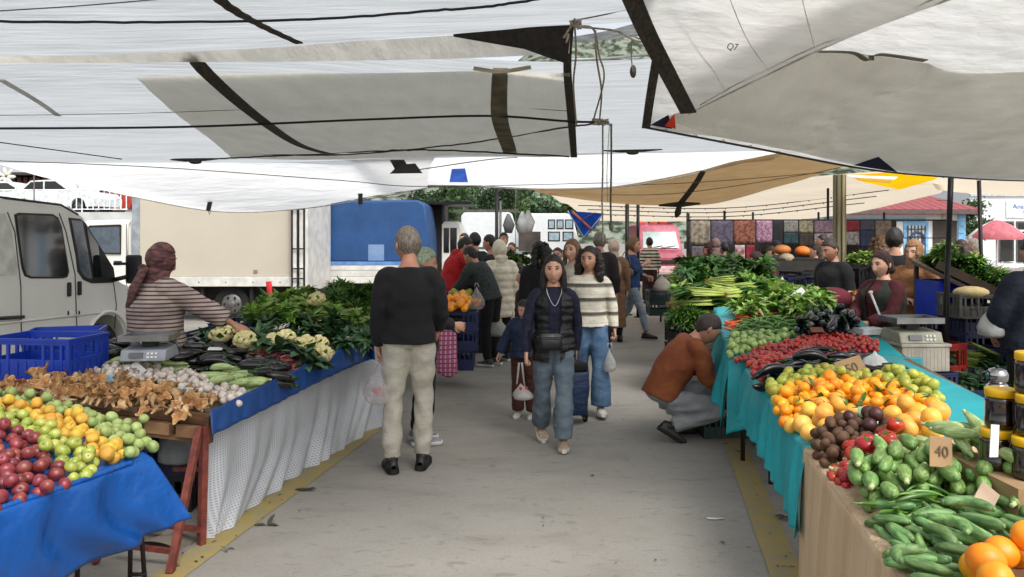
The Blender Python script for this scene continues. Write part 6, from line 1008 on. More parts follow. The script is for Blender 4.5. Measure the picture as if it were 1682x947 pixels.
for i in range(10): px, py = random.uniform(1580, 1640), random.uniform(582, 608); put('leek_bundle', P(px, py, 6.4), 'drooping green stalk bundle above the leafy heap', 'leafy greens', 'drooping stalk bundles', E=(0, random.uniform(.1, .6), random.uniform(-.8, .2)), sc=.8)
# ================================================================ third right stall and beyond
R3 = Stall((2.1, 8.4), .85, (.2, .98), .03, .06, (-.6, 4.4, 2.6), cell=.015)
e = empty('market_table', (2.1, 8.4, 0), 0, 'third right table with a grey cloth under the leeks and greens', 'table'); cr = [R3.O+R3.u*a+R3.v*b for a, b in ((-.1, .0), (4.0, .0), (4.0, 2.0), (-.1, 2.0))]; V = [(p[0]-2.1, p[1]-8.4, R3.z(*p)-.02) for p in cr]; V2 = [(a, b, c-.03) for a, b, c in V]
MB().add(V+V2, [(0, 1, 2, 3), (7, 6, 5, 4), (0, 4, 5, 1), (1, 5, 6, 2), (2, 6, 7, 3), (3, 7, 4, 0)]).obj('table_top', M('plywood', ''), e, smooth=False)
for a, b in ((.05, .1), (3.9, .1), (3.9, 1.9), (.05, 1.9)): p = R3.u*a+R3.v*b; MB().cyl((p[0], p[1], 0), (p[0], p[1], .8), .02, 8).obj('leg', mleg, e)
t = toprow(R3, -.1, 4.0); lo = [p+np.array((-.03, 0, -.55)) for p in t]; wcloth('tablecloth', [t, [(a+b_)/2 for a, b_ in zip(t, lo)], lo], M('cloth_grey', '6d6f72', rough=.8), 'grey cloth hanging at the aisle side of the third right table', .02, 12, 2)
c0 = R3.O-R3.u*.1; t = [np.append(c0+R3.v*q, R3.z(*(c0+R3.v*q))) for q in np.linspace(0, 2, 6)]; lo = [p+np.array((0, -.03, -.6)) for p in t]; wcloth('tablecloth', [t, [(a+b_)/2 for a, b_ in zip(t, lo)], lo], M('cloth_grey', ''), 'grey cloth at the near end of the third right table', .02, 12, 3)
drop(R3, 'leek_bundle', [(1132, 506), (1150, 494), (1240, 492), (1235, 508), (1140, 516)], 30, (.27, .06, .05), 'tan rooted leek bundle laid across the third right table', 'leek', 'leek bundles', yaw=0, yj=.12, dz=.05, roll=False, tilt=.05)
drop(R3, 'bright_leaf_bunch', [(1112, 500), (1116, 466), (1160, 455), (1200, 462), (1260, 470), (1250, 492), (1160, 494)], 37, (.15, .15, .026), 'leafy green bunch in the long heap behind the leeks', 'leafy greens', 'green bunches behind the leeks', dz=.08, upright=True, tilt=.5, mound=.05, scale=(1.1, 1.5))
drop(R3, 'spinach_bunch', [(1114, 486), (1120, 455), (1180, 448), (1260, 456), (1255, 470), (1160, 475)], 37, (.15, .15, .026), 'darker leafy bunch at the top of the green heap', 'leafy greens', 'dark bunches behind the leeks', dz=.10, upright=True, tilt=.5, mound=.05, scale=(1.1, 1.5))
drop(R3, 'lettuce', [(1215, 495), (1235, 470), (1270, 470), (1330, 498), (1310, 512), (1250, 508)], 21, (.11, .11, .026), 'pale cabbage like lettuce right of the leeks', 'lettuce', 'pale lettuces right', dz=.10, upright=True, tilt=.6, mound=.08, scale=(1.0, 1.4))
drop(R3, 'celery_bundle', [(1195, 520), (1240, 500), (1275, 505), (1230, 530)], 7, (.2, .07, .026), 'pale long leafed bundle beside the lettuces', 'leafy greens', 'pale long bundles', yaw=.5, yj=.3, dz=.05, roll=False)
c_ = P(1148, 540, 8.3); 
for k in range(2): crate('k', (c_.x, c_.y, c_.z-.24*(k+1)+.1), .15, ['black crate full of parsley at the aisle corner', 'lower black crate carrying the parsley crate'][k], 'parsley crates', (1.05, 1.2, 1))
for i in range(30): o = put('parsley_bunch', P(random.uniform(1112, 1190), random.uniform(514, 536), 8.3+random.uniform(-.2, .2)), 'fresh parsley bunch piled in the black crate at the aisle corner', 'leafy greens', 'parsley bunches right', sc=1.1)
RX = Stall((3.0, 13.5), .98, (.2, .98), .0, .05, (-.3, 3.0, 2.2), cell=.015)
e = empty('market_table', (3.0, 13.5, 0), 0, 'far stand under the onions by the aisle', 'table'); box('table_top', (0, 0, .92), (1.4, 2.2, .97), M('plywood', ''), e); box('skirt', (-.01, -.01, .3), (.01, 2.2, .92), M('cloth_slate', '39424c', rough=.8), e); box('skirt', (0.01, -.02, .3), (1.4, .0, .92), M('cloth_slate', ''), e)
for a, b in ((.05, .05), (1.35, .05), (.05, 2.1), (1.35, 2.1)): MB().cyl((a, b, 0), (a, b, .92), .02, 8).obj('leg', mleg, e)
drop(RX, 'onion', [(1106, 448), (1112, 436), (1165, 432), (1170, 446)], 120, (.035, .035, .03), 'reddish onion in the far heap below the pink van', 'onion', 'reddish onions', dz=.03, mound=.05)
for i in range(16): put('spinach_bunch', P(random.uniform(1115, 1160), random.uniform(426, 433), 15.2), 'far green bunch behind the reddish onions', 'leafy greens', 'far green bunches', sc=1.3)
# left far fruit stall (oranges) at Y ~ 9.5
LX = Stall((-1.05, 9.0), .92, (.1, 1), .05, .04, (-.4, 2.6, 1.8), side=-1, cell=.015)
e = empty('market_table', (-1.05, 9.0, 0), 0, 'far left table under the mandarins by the man in the red hoodie', 'table'); box('table_top', (-1.3, 0, .86), (0.02, 2.2, .9), M('plywood', ''), e)
for a, b in ((-.05, .05), (-1.25, .05), (-.05, 2.1), (-1.25, 2.1)): MB().cyl((a, b, 0), (a, b, .86), .02, 8).obj('leg', mleg, e)
for k, (px, py, Y) in enumerate([(748, 560, 8.9), (748, 530, 8.9), (742, 590, 8.9)]): b = P(px, py, Y); crate('d', (b.x, b.y, max(0, b.z-.1)), 0, ['navy crate below the mandarins, middle of the stack', 'navy crate just under the mandarins', 'lowest navy crate below the mandarins'][k], 'crates under the mandarins', (.9, 1, 1.1))
drop(LX, 'mandarin', [(730, 512), (734, 496), (760, 486), (785, 494), (784, 510)], 46, (.034, .034, .029), 'orange mandarin on the far left stall behind the man in black', 'mandarin', 'mandarins on the far left stall', dz=.03, mound=.03, scale=(1.1, 1.35))
for i in range(10): put('lime', P(random.uniform(745, 775), random.uniform(478, 486), 10.2), 'green fruit behind the far mandarins', 'fruit', 'green fruits behind the mandarins', sc=1.5)
mpk_ = M('cloth_pink_check', 'a85a78', rough=.8, stripes=[(0, .05, .3, 'd8a8bc'), (2, .05, .3, '8a3f60')]); cloth('checked_cloth', [[(722, 545, 8.6), (735, 538, 8.6), (750, 548, 8.6)], [(718, 580, 8.5), (736, 585, 8.5), (751, 583, 8.6)], [(715, 610, 8.5), (736, 620, 8.5), (752, 612, 8.5)]], mpk_, 'pink checked cloth hanging behind the man in black', .02, 16, nu=30, nv=14)
for i, (x, y, nb) in enumerate([(-1.2, 10.6, 3), (-.6, 11.5, 3), (-.45, 12.4, 3)]): 
    for k in range(nb): crate('d' if k % 2 else 'k', (x, y, .24*k), .1*i, 'dark crate in the %s stack behind the %s shoppers, %s' % (('near', 'middle', 'far')[i], ('bending', 'cream coated', 'black coated')[i], ('bottom', 'middle', 'top')[k]), 'crate stacks behind the shoppers', (1, 1, 1.08))
for i in range(24): put('bright_leaf_bunch' if i % 2 else 'spinach_bunch', P(random.uniform(835, 870), random.uniform(415, 450), 11.5), 'yellow green bunch on the stall behind the cream coat', 'leafy greens', 'bunches behind the cream coat', sc=.8)
# right back: bins, crates, slanted greens table
bb = P(1551, 525, 7.6); e = empty('blue_bin', (bb.x, bb.y, bb.z), .05, 'tall bright blue plastic crate bin left of the leaning pole', 'bin'); mb = MB(); w_, d_, h_ = .19, .18, .40; mbb = M('bin_blue', '0f2fb0', rough=.35)
for q in (((-w_, -d_, 0), (w_, -d_+.012, h_)), ((-w_, d_-.012, 0), (w_, d_, h_)), ((-w_, -d_+.012, 0), (-w_+.012, d_-.012, h_)), ((w_-.012, -d_+.012, 0), (w_, d_-.012, h_)), ((-w_+.012, -d_+.012, 0), (w_-.012, d_-.012, .012))): mb.bb(*q)
mb.obj('body', mbb, e, smooth=False); box('rim', (-w_-.01, -d_-.012, h_-.04), (w_+.01, -d_-.001, h_), mbb, e); box('rib', (-.10, -d_-.012, 0), (-.09, -d_-.001, h_-.04), mbb, e); box('rib', (.09, -d_-.012, 0), (.10, -d_-.001, h_-.04), mbb, e); MB().tube([(.05+.05*math.cos(a), -d_-.004, .24+.05*math.sin(a)) for a in np.linspace(0, 6.28, 16)], .005, 4, caps=False).obj('emblem', M('emblem', '6f86c8'), e)
z = bb.z
for k in range(3): crate('d', (bb.x+.0, bb.y+.05, z-.26*(k+1)+.01), .05, ['navy crate directly under the blue bin', 'middle navy crate under the blue bin', 'bottom navy crate under the blue bin'][k], 'crates under the blue bin', (.8, 1, 1.17))
for i, (px, py, Y, n, kk) in enumerate([(1608, 520, 7.2, 1, 'y'), (1612, 545, 7.3, 4, 'd'), (1660, 520, 7.4, 5, 'd'), (1590, 610, 6.9, 2, 'd'), (1500, 480, 8.6, 4, 'k'), (1420, 470, 9.0, 5, 'k'), (1400, 520, 8.4, 3, 'd'), (1320, 470, 11, 4, 'k'), (1295, 480, 10.5, 3, 'd'), (1345, 480, 10.6, 4, 'k'), (1700, 530, 6.4, 3, 'd')]):
    b = P(px, py, Y); 
    pos = ('below the slanted greens table', 'beneath the grey crate', 'by the navy jacket man', 'on the floor before the grey crate', 'behind the vest seller', 'between the column and the vest seller', 'behind the black jacket man', 'left of the column base', 'beside the red dressed seller', 'at the column foot', 'at the right photo edge')[i]
    for k in range(n): crate(kk, (b.x, b.y, b.z-.225*k) if b.z-.225*k > 0 else (b.x, b.y, 0.001), .08*i, '%s crate %s, %s of its stack' % ({'y': 'grey', 'd': 'navy', 'k': 'black', 'b': 'blue'}[kk], pos, ('topmost', 'second', 'third', 'fourth', 'fifth')[k]), 'stacked crates behind the right stalls') if b.z-.225*k > -.1 else None
e = empty('slanted_table', P(1600, 455, 7.8), 0, 'slanted wooden display board heaped with fresh greens', 'table'); mdw = M('dark_wood', '3a2c20', rough=.8); A, B = P(1505, 428, 7.8), P(1640, 492, 7.4); d = B-A
MB().box((A+B)/2-P(1600, 455, 7.8), (d.length, .75, .03), R=d.to_track_quat('X', 'Z').to_matrix()).obj('board', mdw, e, smooth=False); MB().box((A+B)/2-P(1600, 455, 7.8)+Vector((0, -.38, -.02)), (d.length, .02, .08), R=d.to_track_quat('X', 'Z').to_matrix()).obj('front_edge', mdw, e, smooth=False)
for q in (A, B): MB().cyl(q-P(1600, 455, 7.8), Vector((q.x, q.y, 0))-P(1600, 455, 7.8), .025, 8).obj('leg', mdw, e)
for i in range(64):
    t_ = random.uniform(.22, 1.0); p = A.lerp(B, t_)+Vector((0, random.uniform(-.28, .3), random.uniform(.05, .24)*(1.15-t_*.5))); put('parsley_bunch' if i % 3 else 'bright_leaf_bunch', p, 'fresh green bunch heaped on the slanted board', 'leafy greens', 'bunches on the slanted board', sc=1.0)
bagm(1632, 553, 6.0, .24, .26, mpw_, 'knotted white carrier bag hanging before the dark crates', 7); bagm(1285, 500, 9.5, .25, .35, mpw_, 'crumpled white bag beside the red dressed seller', 9); 
bagm(1087, 478, 13.0, .30, .28, M('bag_beige', 'a8a294', rough=.6, bump=.5, bscale=25), 'greyish full sack beside the far stand in the aisle', 5); crate('g', (P(1088, 0, 13.4).x, 13.4, P(0, 485, 13.4).z-.12), 0, 'green crate beside the sack in the aisle', None, (.9, 1, 1)); crate('g', (P(1088, 0, 13.4).x, 13.4, P(0, 485, 13.4).z-.34), 0, 'lower green crate beside the sack', None, (.9, 1, 1))
for i, (px, py, Y, c_, w, lab) in enumerate([(1285, 410, 12.5, 'a8672e', .14, 'orange pumpkin slice on the stall behind the red dressed seller'), (1318, 412, 12.5, 'e0762a', .12, 'small bright orange pumpkin piece near the column'), (1292, 424, 12.3, '8c7f66', .12, 'tan paper sack under the pumpkin')]):
    tag(MB().ell((0, 0, 0), (w, .12, .085), 16, 10, fn=lambda V: V*(1+.06*np.sin(8*np.arctan2(V[:, 1], V[:, 0])))[:, None]).obj('pumpkin', M('pk%d' % i, c_, rough=.6), loc=P(px, py, Y)), lab, 'pumpkin' if i < 2 else 'sack')
for i in range(14): put('lettuce', P(random.uniform(1395, 1425), random.uniform(420, 434), 9.2), 'pale lettuce on the black crates beside the column', 'lettuce', 'lettuces on the black crates', sc=.7)
for i in range(10): put('mushroom', P(random.uniform(1385, 1420), random.uniform(486, 500), 7.6), 'brown dried piece in the basket beside the vest seller', 'mushroom', 'dried pieces', sc=1.6)
tag(MB().ell((0, 0, 0), (.20, .14, .11), 16, 10).obj('cloth_bundle', M('cloth_maroon', '56101e', rough=.85, bump=.5, bscale=20)  , loc=P(1366, 490, 7.3)), 'maroon cloth bundle in front of the man in the black jacket', 'cloth'); e = empty('basket', P(1400, 510, 7.4), 0, 'brown basket beside the vest seller', 'basket'); MB().tube([(0, 0, 0), (0, 0, .08), (0, 0, .14)], [.12, .17, .19], 20).obj('bowl', mcard, e)
b = P(1595, 480, 7.1); tag(MB().ell((0, 0, 0), (.16, .12, .06), 16, 8).obj('grain_heap', M('grain', 'b3a070', rough=.9, bump=.6, bscale=60), loc=b), 'heap of pale grain in the grey crate below the slanted board', 'grain')
for k in range(2): e = text('GT', .09, M('emblem_dark', '22221f'), None, P(1604, 505, 6.95), (PI/2, 0, 0), name='crate_lettering') if k == 0 else None
tag(bpy.data.objects['crate_lettering'], 'dark stencilled letters on the grey crate', 'lettering')
crate('g', G(1190, 718, 0)+Vector((.08, .15, 0)), .05, 'dark green crate on the floor beside the crouching man', None, (.95, 1, .85))

bx = P(1268, 0, 12.2).x; e = empty('market_table', (bx, 12.2, 0), 0, 'dark covered counter carrying the pumpkin pieces', 'table'); zt2 = P(0, 424, 12.3).z; box('table_top', (0, 0, zt2-.04), (.85, .7, zt2), M('dark_brown', ''), e); box('skirt', (0, -.01, .1), (.85, .01, zt2-.04), M('cloth_dim', '2a2826', rough=.9), e)
for a in (.05, .8): MB().cyl((a, .35, 0), (a, .35, zt2-.04), .02, 8).obj('leg', mleg, e)
g = np.array([[(P(1130, 0, 17.5).x+x*(P(1472, 0, 17.5).x-P(1130, 0, 17.5).x), 17.5+.06*math.sin(x*60), z) for x in np.linspace(0, 1, 90)] for z in (2.12, 1.4, .7, .02)])
o = MB().grid(g).obj('shade_backdrop', M('cloth_dim', '')); s_ = o.modifiers.new('s', 'SOLIDIFY'); s_.thickness = .01; tag(o, 'long dark sheet added as the darkness behind the hanging fabrics', 'cloth')  # added sheet: its dark colour stands for the darkness under the far stalls
# ================================================================ PEOPLE
def head_shape(V, fem=False):
    """unit sphere directions -> a head: x across, y forward, z up"""
    x, y, z = V[:, 0].copy(), V[:, 1].copy(), V[:, 2].copy(); X, Y, Z = x*.079, y*.094, z*.118
    low = np.clip(-z, 0, 1); X *= 1-(.40 if fem else .33)*low**1.5; bk = np.clip(-y, 0, 1); Y += bk*low**1.1*.045; X *= 1-.10*np.clip(y, 0, 1)**2
    fr = np.clip(y, 0, 1); g = lambda a, s: np.exp(-(a/s)**2)
    Y += fr*low**2*.018
    nb = np.clip((Z+.040)/.06, 0, 1); Y += np.where((Z > -.046) & (Z < .03), .024*g(X, .0095+.007*(1-nb))*(1-nb)**.6*fr, 0)+.004*g(X, .012)*g(Z-.02, .02)*fr
    Y -= .010*g(np.abs(X)-.031, .015)*g(Z-.010, .012)*fr; Y += .005*g(np.abs(X)-.03, .022)*g(Z-.032, .009)*fr
    Y += .005*g(X, .022)*g(Z+.062, .006)*fr+.005*g(X, .019)*g(Z+.075, .006)*fr-.004*g(X, .02)*g(Z+.0685, .003)*fr; Y += .007*g(X, .02)*g(Z+.102, .014)*fr
    X += np.sign(X)*.004*g(np.abs(X)-.05, .02)*g(Z+.02, .02)*fr
    return np.stack([X, Y, Z], 1)
def solid(mb, vs, name, mats, it=4, folds=0, fz=34, seed=0, puff=0, pf=40):
    me = mb.mesh('tmp', mats, smooth=True); o = bpy.data.objects.new('tmp', me); COL.objects.link(o); r = o.modifiers.new('r', 'REMESH'); r.mode = 'VOXEL'; r.voxel_size = vs; r.use_smooth_shade = True
    s = o.modifiers.new('s', 'SMOOTH'); s.iterations = it; s.factor = .5
    m2 = bpy.data.meshes.new_from_object(o.evaluated_get(bpy.context.evaluated_depsgraph_get())); bpy.data.objects.remove(o); m2.name = name
    if not m2.materials:
        for m in (mats if isinstance(mats, list) else [mats]): m2.materials.append(m)
    n = len(m2.vertices); co = np.empty(n*3); m2.vertices.foreach_get('co', co); co = co.reshape(-1, 3)
    if folds or puff:
        no = np.empty(n*3); m2.vertices.foreach_get('normal', no); no = no.reshape(-1, 3); q = np.random.default_rng(seed); d = 0
        for k in range(4):
            w_ = q.normal(0, 1, 3)*(fz*.5, fz*.5, fz); d = d+np.sin(co @ w_+q.uniform(0, 6)+1.5*np.sin(co @ (w_[::-1]*.4)+k))
        dd = folds*d/2.2
        if puff: dd = dd+puff*(np.abs(np.sin(co[:, 2]*pf))**.6-.6)
        co = co+no*dd[:, None]; m2.vertices.foreach_set('co', co.ravel())
    m2.polygons.foreach_set('use_smooth', [True]*len(m2.polygons)); m2.update(); return m2
def hand_mb(mb, W, d, up, side, sc=1, curl=.9, mi=0):
    """palm, four curled fingers and a thumb; W wrist, d forearm direction, up = back of the hand"""
    W, d, up = Vector(W), Vector(d).normalized(), Vector(up); up = (up-d*up.dot(d)).normalized(); a = d.cross(up)*side; n = -up
    def Q(u, v, w_): return W+(d*u+a*v+n*w_)*sc
    mb.tube([Q(-.03, 0, 0), Q(.0, 0, 0), Q(.035, .0, 0), Q(.075, 0, 0), Q(.088, 0, 0)], [(.025*sc, .02*sc), (.026*sc, .017*sc), (.038*sc, .015*sc), (.040*sc, .013*sc), (.034*sc, .009*sc)], 12, mi, side=tuple(a))
    for k, (v, L) in enumerate(((.030, .070), (.010, .080), (-.010, .075), (-.029, .060))):
        t = curl*(1+.12*k); p = [(.075, 0)]; ang = t*.35
        for s in (.42, .32, .26): p.append((p[-1][0]+L*s*math.cos(ang), p[-1][1]+L*s*math.sin(ang))); ang += t*.8
        mb.tube([Q(x, v*(1+.05*i), y) for i, (x, y) in enumerate(p)], [.0088*sc, .0082*sc, .0074*sc, .0056*sc], 7, mi)
    mb.tube([Q(.012, .026, .004), Q(.036, .048, .012), Q(.062, .054, .022+.01*curl), Q(.082, .046, .030+.012*curl)], [.012*sc, .0105*sc, .009*sc, .0068*sc], 7, mi)
SK = dict(rough=.5, var=.06, scale=20, sss=.0)
def skinm(c): return M('skin_'+c, c, **SK)
DEF = dict(pelvis=(0, 0, .93), waist=(0, 0, 1.08), chest=(0, .0, 1.27), neck=(0, -.01, 1.455), head=(0, .015, 1.585), shR=(.160, -.01, 1.355), shL=(-.160, -.01, 1.355), elR=(.215, -.03, 1.11), elL=(-.215, -.03, 1.11), wrR=(.225, .04, .87), wrL=(-.225, .04, .87),
           hipR=(.085, 0, .90), hipL=(-.085, 0, .90), knR=(.10, .02, .49), knL=(-.10, .02, .49), anR=(.105, -.02, .085), anL=(-.105, -.02, .085))
def human(label, loc, yaw, H=1.7, pose=None, top=None, pants=None, hair=None, skin='b98a70', shoes='161514', sole=None, hy=0, hp=0, hroll=0, fem=False, res=.014, feet=(0, 0), footpitch=(0, 0), hands=(.9, .9), detail=True, grp=None, bulk=1.0):
    J = {k: Vector(v) for k, v in DEF.items()}
    for k, v in (pose or {}).items(): J[k] = Vector(v)
    S = H/1.715; e = None; sm = skinm(skin); mlip = M('lip_'+skin, {'b98a70': '985848', 'c99a80': 'a8685c', 'a87860': '7d4038', '8f6248': '66352c'}.get(skin, '8a4a42'), rough=.45); mey = M('eye_white', 'a39c92', rough=.3); mir = M('eye_dark', '1a100b', rough=.15)
    sx = (J['shR']-J['shL']).normalized(); hx = (J['hipR']-J['hipL']).normalized()
    def torso(mb, k=0, hem=None, low=None):
        pts = [J['pelvis']+(J['pelvis']-J['waist'])*.35, J['pelvis'], J['waist'], J['chest'], (J['shR']+J['shL'])/2+Vector((0, 0, -.005)), J['neck']+Vector((0, 0, .015))]
        rr = [(.15, .105), (.165*bulk, .118*bulk), (.138*bulk, .108*bulk), (.152*bulk, .118*bulk), (.128, .088), (.060, .062)]
        if hem is not None: pts = pts[1:]; rr = rr[1:]; d = (J['pelvis']-J['waist']).normalized(); pts = [J['pelvis']+d*hem]+pts; rr = [(.172*bulk, .125*bulk)]+rr
        if low: pts = low[0]+pts[1:]; rr = low[1]+rr[1:]
        if k > 0: pts[-1] = J['neck']+Vector((0, -.006, -.022)); rr[-1] = (.072, .066)
        rr = [(a+k*(1 if i < len(rr)-1 else .3), b+k*(1 if i < len(rr)-1 else .3)) for i, (a, b) in enumerate(rr)]
        P_ = catmull([tuple(p) for p in pts], 16); A_ = catmull([(a, b, 0) for a, b in rr], 16); mb.tube(P_, [(a[0], a[1]) for a in A_], 20, side=tuple(sx))
    def limb(mb, a, b, c, r, k=0, upto=1.0, ext=None, flare=0):
        arm = a[0] == 's'; a, b, c = J[a], J[b], J[c]; m1, m2 = a.lerp(b, .5), b.lerp(c, .35); pts = [a, m1, b, m2, c]; rr = [r[0], r[1], r[2], r[3], r[4]]
        if upto < 1: pts = [a, m1, b, b.lerp(c, upto*.5), b.lerp(c, upto)]
        if arm: cn = (J['shR']+J['shL'])/2; pts = [a.lerp(cn, .5)+Vector((0, 0, .012)), a.lerp(cn, .16)+Vector((0, 0, .008)), a.lerp(b, .16)]+pts[1:]; rr = [.036, .050, .054]+rr[1:]
        P_ = catmull([tuple(p) for p in pts], 14); R_ = catmull([(q, 0, 0) for q in rr], 14)[:, 0]; mb.tube(P_, [q+k+flare*max(0, (i-(8 if arm else 6))/(6 if arm else 7)) for i, q in enumerate(R_)], 14)
    AR = [.056, .050, .040, .039, .027]; LR = [.092, .080, .056, .056, .038]
    # ---- body: one continuous mesh with head, face and hands
    mb = MB(); torso(mb, -.016)
    for s in 'RL': limb(mb, 'sh'+s, 'el'+s, 'wr'+s, AR, -.004 if top and top.get('bare') is None else 0); limb(mb, 'hip'+s, 'kn'+s, 'an'+s, LR, -.014)
    Hm = Matrix.Translation(J['head']) @ Matrix.Rotation(hy, 4, 'Z') @ Matrix.Rotation(hp, 4, 'X') @ Matrix.Rotation(hroll, 4, 'Y'); hb = Hm @ Vector((0, -.022, -.05)); nk = J['neck']
    mb.tube([nk+Vector((0, 0, -.05)), nk+Vector((0, 0, .01)), nk.lerp(hb, .6), hb], [(.075, .06), (.056, .056), (.050, .054), (.052, .056)], 14)
    me = solid(mb, res, 'body', [sm], 3); B_ = MB(); V = np.empty(len(me.vertices)*3); me.vertices.foreach_get('co', V); B_.add(V.reshape(-1, 3), [tuple(p.vertices) for p in me.polygons], 0); bpy.data.meshes.remove(me)
    R3 = np.array(Hm.to_3x3())*1.10; T3_ = np.array(Hm.translation); n, k = (56, 40) if detail else (28, 20)
    U = []
    for i in range(k+1):
        for j in range(n): th, ph = PI*i/k, 2*PI*j/n; U.append((math.sin(th)*math.cos(ph), math.sin(th)*math.sin(ph), math.cos(th)))
    U = np.array(U); HV = head_shape(U, fem); fs = [(i*n+j, (i+1)*n+j, (i+1)*n+(j+1) % n, i*n+(j+1) % n) for i in range(k) for j in range(n)]; mid = HV[np.array(fs)].mean(1)
    lips = (np.abs(mid[:, 2]+.068) < .0085) & (np.abs(mid[:, 0]) < .019) & (mid[:, 1] > .05); st = B_.n; B_.add(HV @ R3.T+T3_, fs, 0)
    for i, l in enumerate(lips):
        if l: B_.m[len(B_.m)-len(fs)+i] = 1
    st0 = (hair or {}).get('s')
    def hq(p): return tuple(R3 @ np.array(p)+T3_)
    for s in (-1, 1):
        B_.ell(hq((s*.030, .0745, .010)), (.0115, .009, .0058), 10, 8, 2, R=R3); B_.ell(hq((s*.030, .0815, .010)), (.0060, .0045, .0060), 8, 6, 3, R=R3)
        if st0 != 'scarf': B_.tube([hq((s*.016, .0835, .0165)), hq((s*.030, .0860, .0195)), hq((s*.044, .079, .0155))], [.0022, .0028, .002], 5, 0 if not fem else 3)
        B_.tube([hq((s*.014, .0895, .031)), hq((s*.031, .0905, .037)), hq((s*.048, .077, .031))], [.0028, .004, .0022], 5, 4)
        B_.ell(hq((s*.076, -.006, .0)), (.010, .020, .031), 10, 8, 0, R=np.array(Matrix(R3) @ Matrix.Rotation(s*.35, 3, 'Z')))
    for q, s in enumerate('RL'):
        w0, el = J['wr'+s], J['el'+s]; sg = 1 if s == 'R' else -1; d = (w0-el).normalized(); hand_mb(B_, w0+d*.01, d, (sg, .15, .1) if abs(d.x) < .7 else (0, 0, 1), -sg if False else 1 if s == 'R' else -1, 1.0, hands[q])
    hairc = (hair or {}).get('c', '1c1512'); mhr = M('hair_'+hairc, hairc, rough=.6, var=.6, scale=30, stretch=(6, 6, .6), bump=.5, bscale=60, bdist=.004)
    me = B_.mesh('person', [sm, mlip, mey, mir, mhr]); o = bpy.data.objects.new('person', me); COL.objects.link(o); tag(o, label, 'person', grp); o.location = (loc[0], loc[1], 0); o.rotation_euler = (0, 0, yaw); o.scale = (S,)*3; loc3 = o
    def ch(name, me): c = bpy.data.objects.new(name, me); COL.objects.link(c); c.parent = o; return c
    # ---- trousers
    if pants:
        mb = MB(); w_ = pants.get('w', .0); k_ = pants.get('k', .012); up_ = J['pelvis'].lerp(J['waist'], .35); dn = J['pelvis']+(J['pelvis']-J['waist'])*.42
        mb.tube([dn, J['pelvis']+(J['pelvis']-J['waist'])*.1, up_], [(.135, .100), (.172*bulk, .122*bulk), (.150*bulk, .112*bulk)], 20, side=tuple(hx))
        for s in 'RL': limb(mb, 'hip'+s, 'kn'+s, 'an'+s, LR, k_, flare=w_, upto=pants.get('upto', 1.0)*.97)
        ch(pants.get('name', 'trousers'), solid(mb, res, 'trousers', pants['m'], 3, folds=pants.get('f', .0032), fz=42, seed=len(label)))
    # ---- top
    if top:
        mb = MB(); k_ = top.get('k', .014); torso(mb, k_, hem=top.get('hem', .06))
        for s in 'RL': limb(mb, 'sh'+s, 'el'+s, 'wr'+s, AR, k_, upto=top.get('sl', .96) if top.get('sl', 1) < 1 else .98)
        if top.get('skirt'): z1 = top['skirt']; p = J['pelvis']; mb.tube([p+Vector((0, 0, .1)), p, Vector((p.x, p.y, (p.z+z1)/2)), Vector((p.x, p.y, z1))], [(.15, .12), (.185, .145), (.20, .165), (.215, .18)], 20, side=tuple(hx))
        if top.get('hood'): q = J['neck']+Vector((0, -.06, .02)); mb.ell(tuple(q), (.10, .07, .06), 14, 8); 
        if top.get('collar'): mb.tube([J['neck']+Vector((0, 0, -.04)), J['neck']+Vector((0, .0, .04))], [.085, .072], 14)
        t_ = ch(top.get('name', 'sweater'), solid(mb, res, 'top', top['m'], 3, folds=top.get('f', .004), fz=26, seed=len(label)+3, puff=top.get('puff', 0), pf=top.get('pf', 40)))
    v = (top or {}).get('vest')
    if v:
        mb = MB(); torso(mb, k_+.022, hem=v.get('hem', .10)); vm = solid(mb, res, 'vest', v['m'], 2, folds=.003, puff=v.get('puff', 0), pf=v.get('pf', 52), seed=4); bm = bmesh.new(); bm.from_mesh(vm); bmesh.ops.delete(bm, geom=[f for f in bm.faces if f.calc_center_median().y > .02 and abs(f.calc_center_median().x-J['chest'].x) < .055+.03*(f.calc_center_median().z-1.1)], context='FACES'); bm.to_mesh(vm); bm.free(); ch('vest', vm)
    # ---- shoes
    msh = M('shoe_'+shoes, shoes, rough=.5, var=.2, scale=30); mso = M('sole_'+(sole or '0d0d0d'), sole or '0d0d0d', rough=.7)
    for q, s in enumerate('RL'):
        a = J['an'+s]; R_ = Matrix.Rotation(feet[q], 3, 'Z') @ Matrix.Rotation(footpitch[q], 3, 'X'); mb = MB(); rows = []
        sec = [(-.085, .018, .05), (-.075, .034, .085), (-.03, .038, .095), (.02, .040, .082), (.07, .045, .060), (.12, .046, .048), (.155, .036, .040), (.172, .014, .026)]
        for y, w_, h in sec: rows.append([tuple(R_ @ Vector((w_*math.cos(t), y, -.07+.022+(h-.022)*max(0, math.sin(t))**.8))+a) for t in np.linspace(0, PI, 11)])
        mb.grid(rows, 0); so_ = [[tuple(R_ @ Vector((x*(w_+.004), y, z))+a) for x, z in ((-1, -.046), (-1.02, -.078), (0, -.082), (1.02, -.078), (1, -.046))] for y, w_, h in [(-.092, .018, 0)]+sec[1:-1]+[(.180, .016, 0)]]; mb.grid(so_, 1); mb.add([so_[0][i] for i in range(5)], [(0, 1, 2, 3, 4)], 1); mb.add([so_[-1][i] for i in range(5)], [(4, 3, 2, 1, 0)], 1)
        mb.add([r_[i] for r_ in so_ for i in (0, 4)], [(2*i, 2*i+1, 2*i+3, 2*i+2) for i in range(len(so_)-1)], 1); mb.tube([tuple(a+Vector((0, -.01, .02))), tuple(R_ @ Vector((0, -.02, -.02))+a)], [.045, .040], 12, 0)
        ch('shoe', mb.mesh('shoe', [msh, mso]))
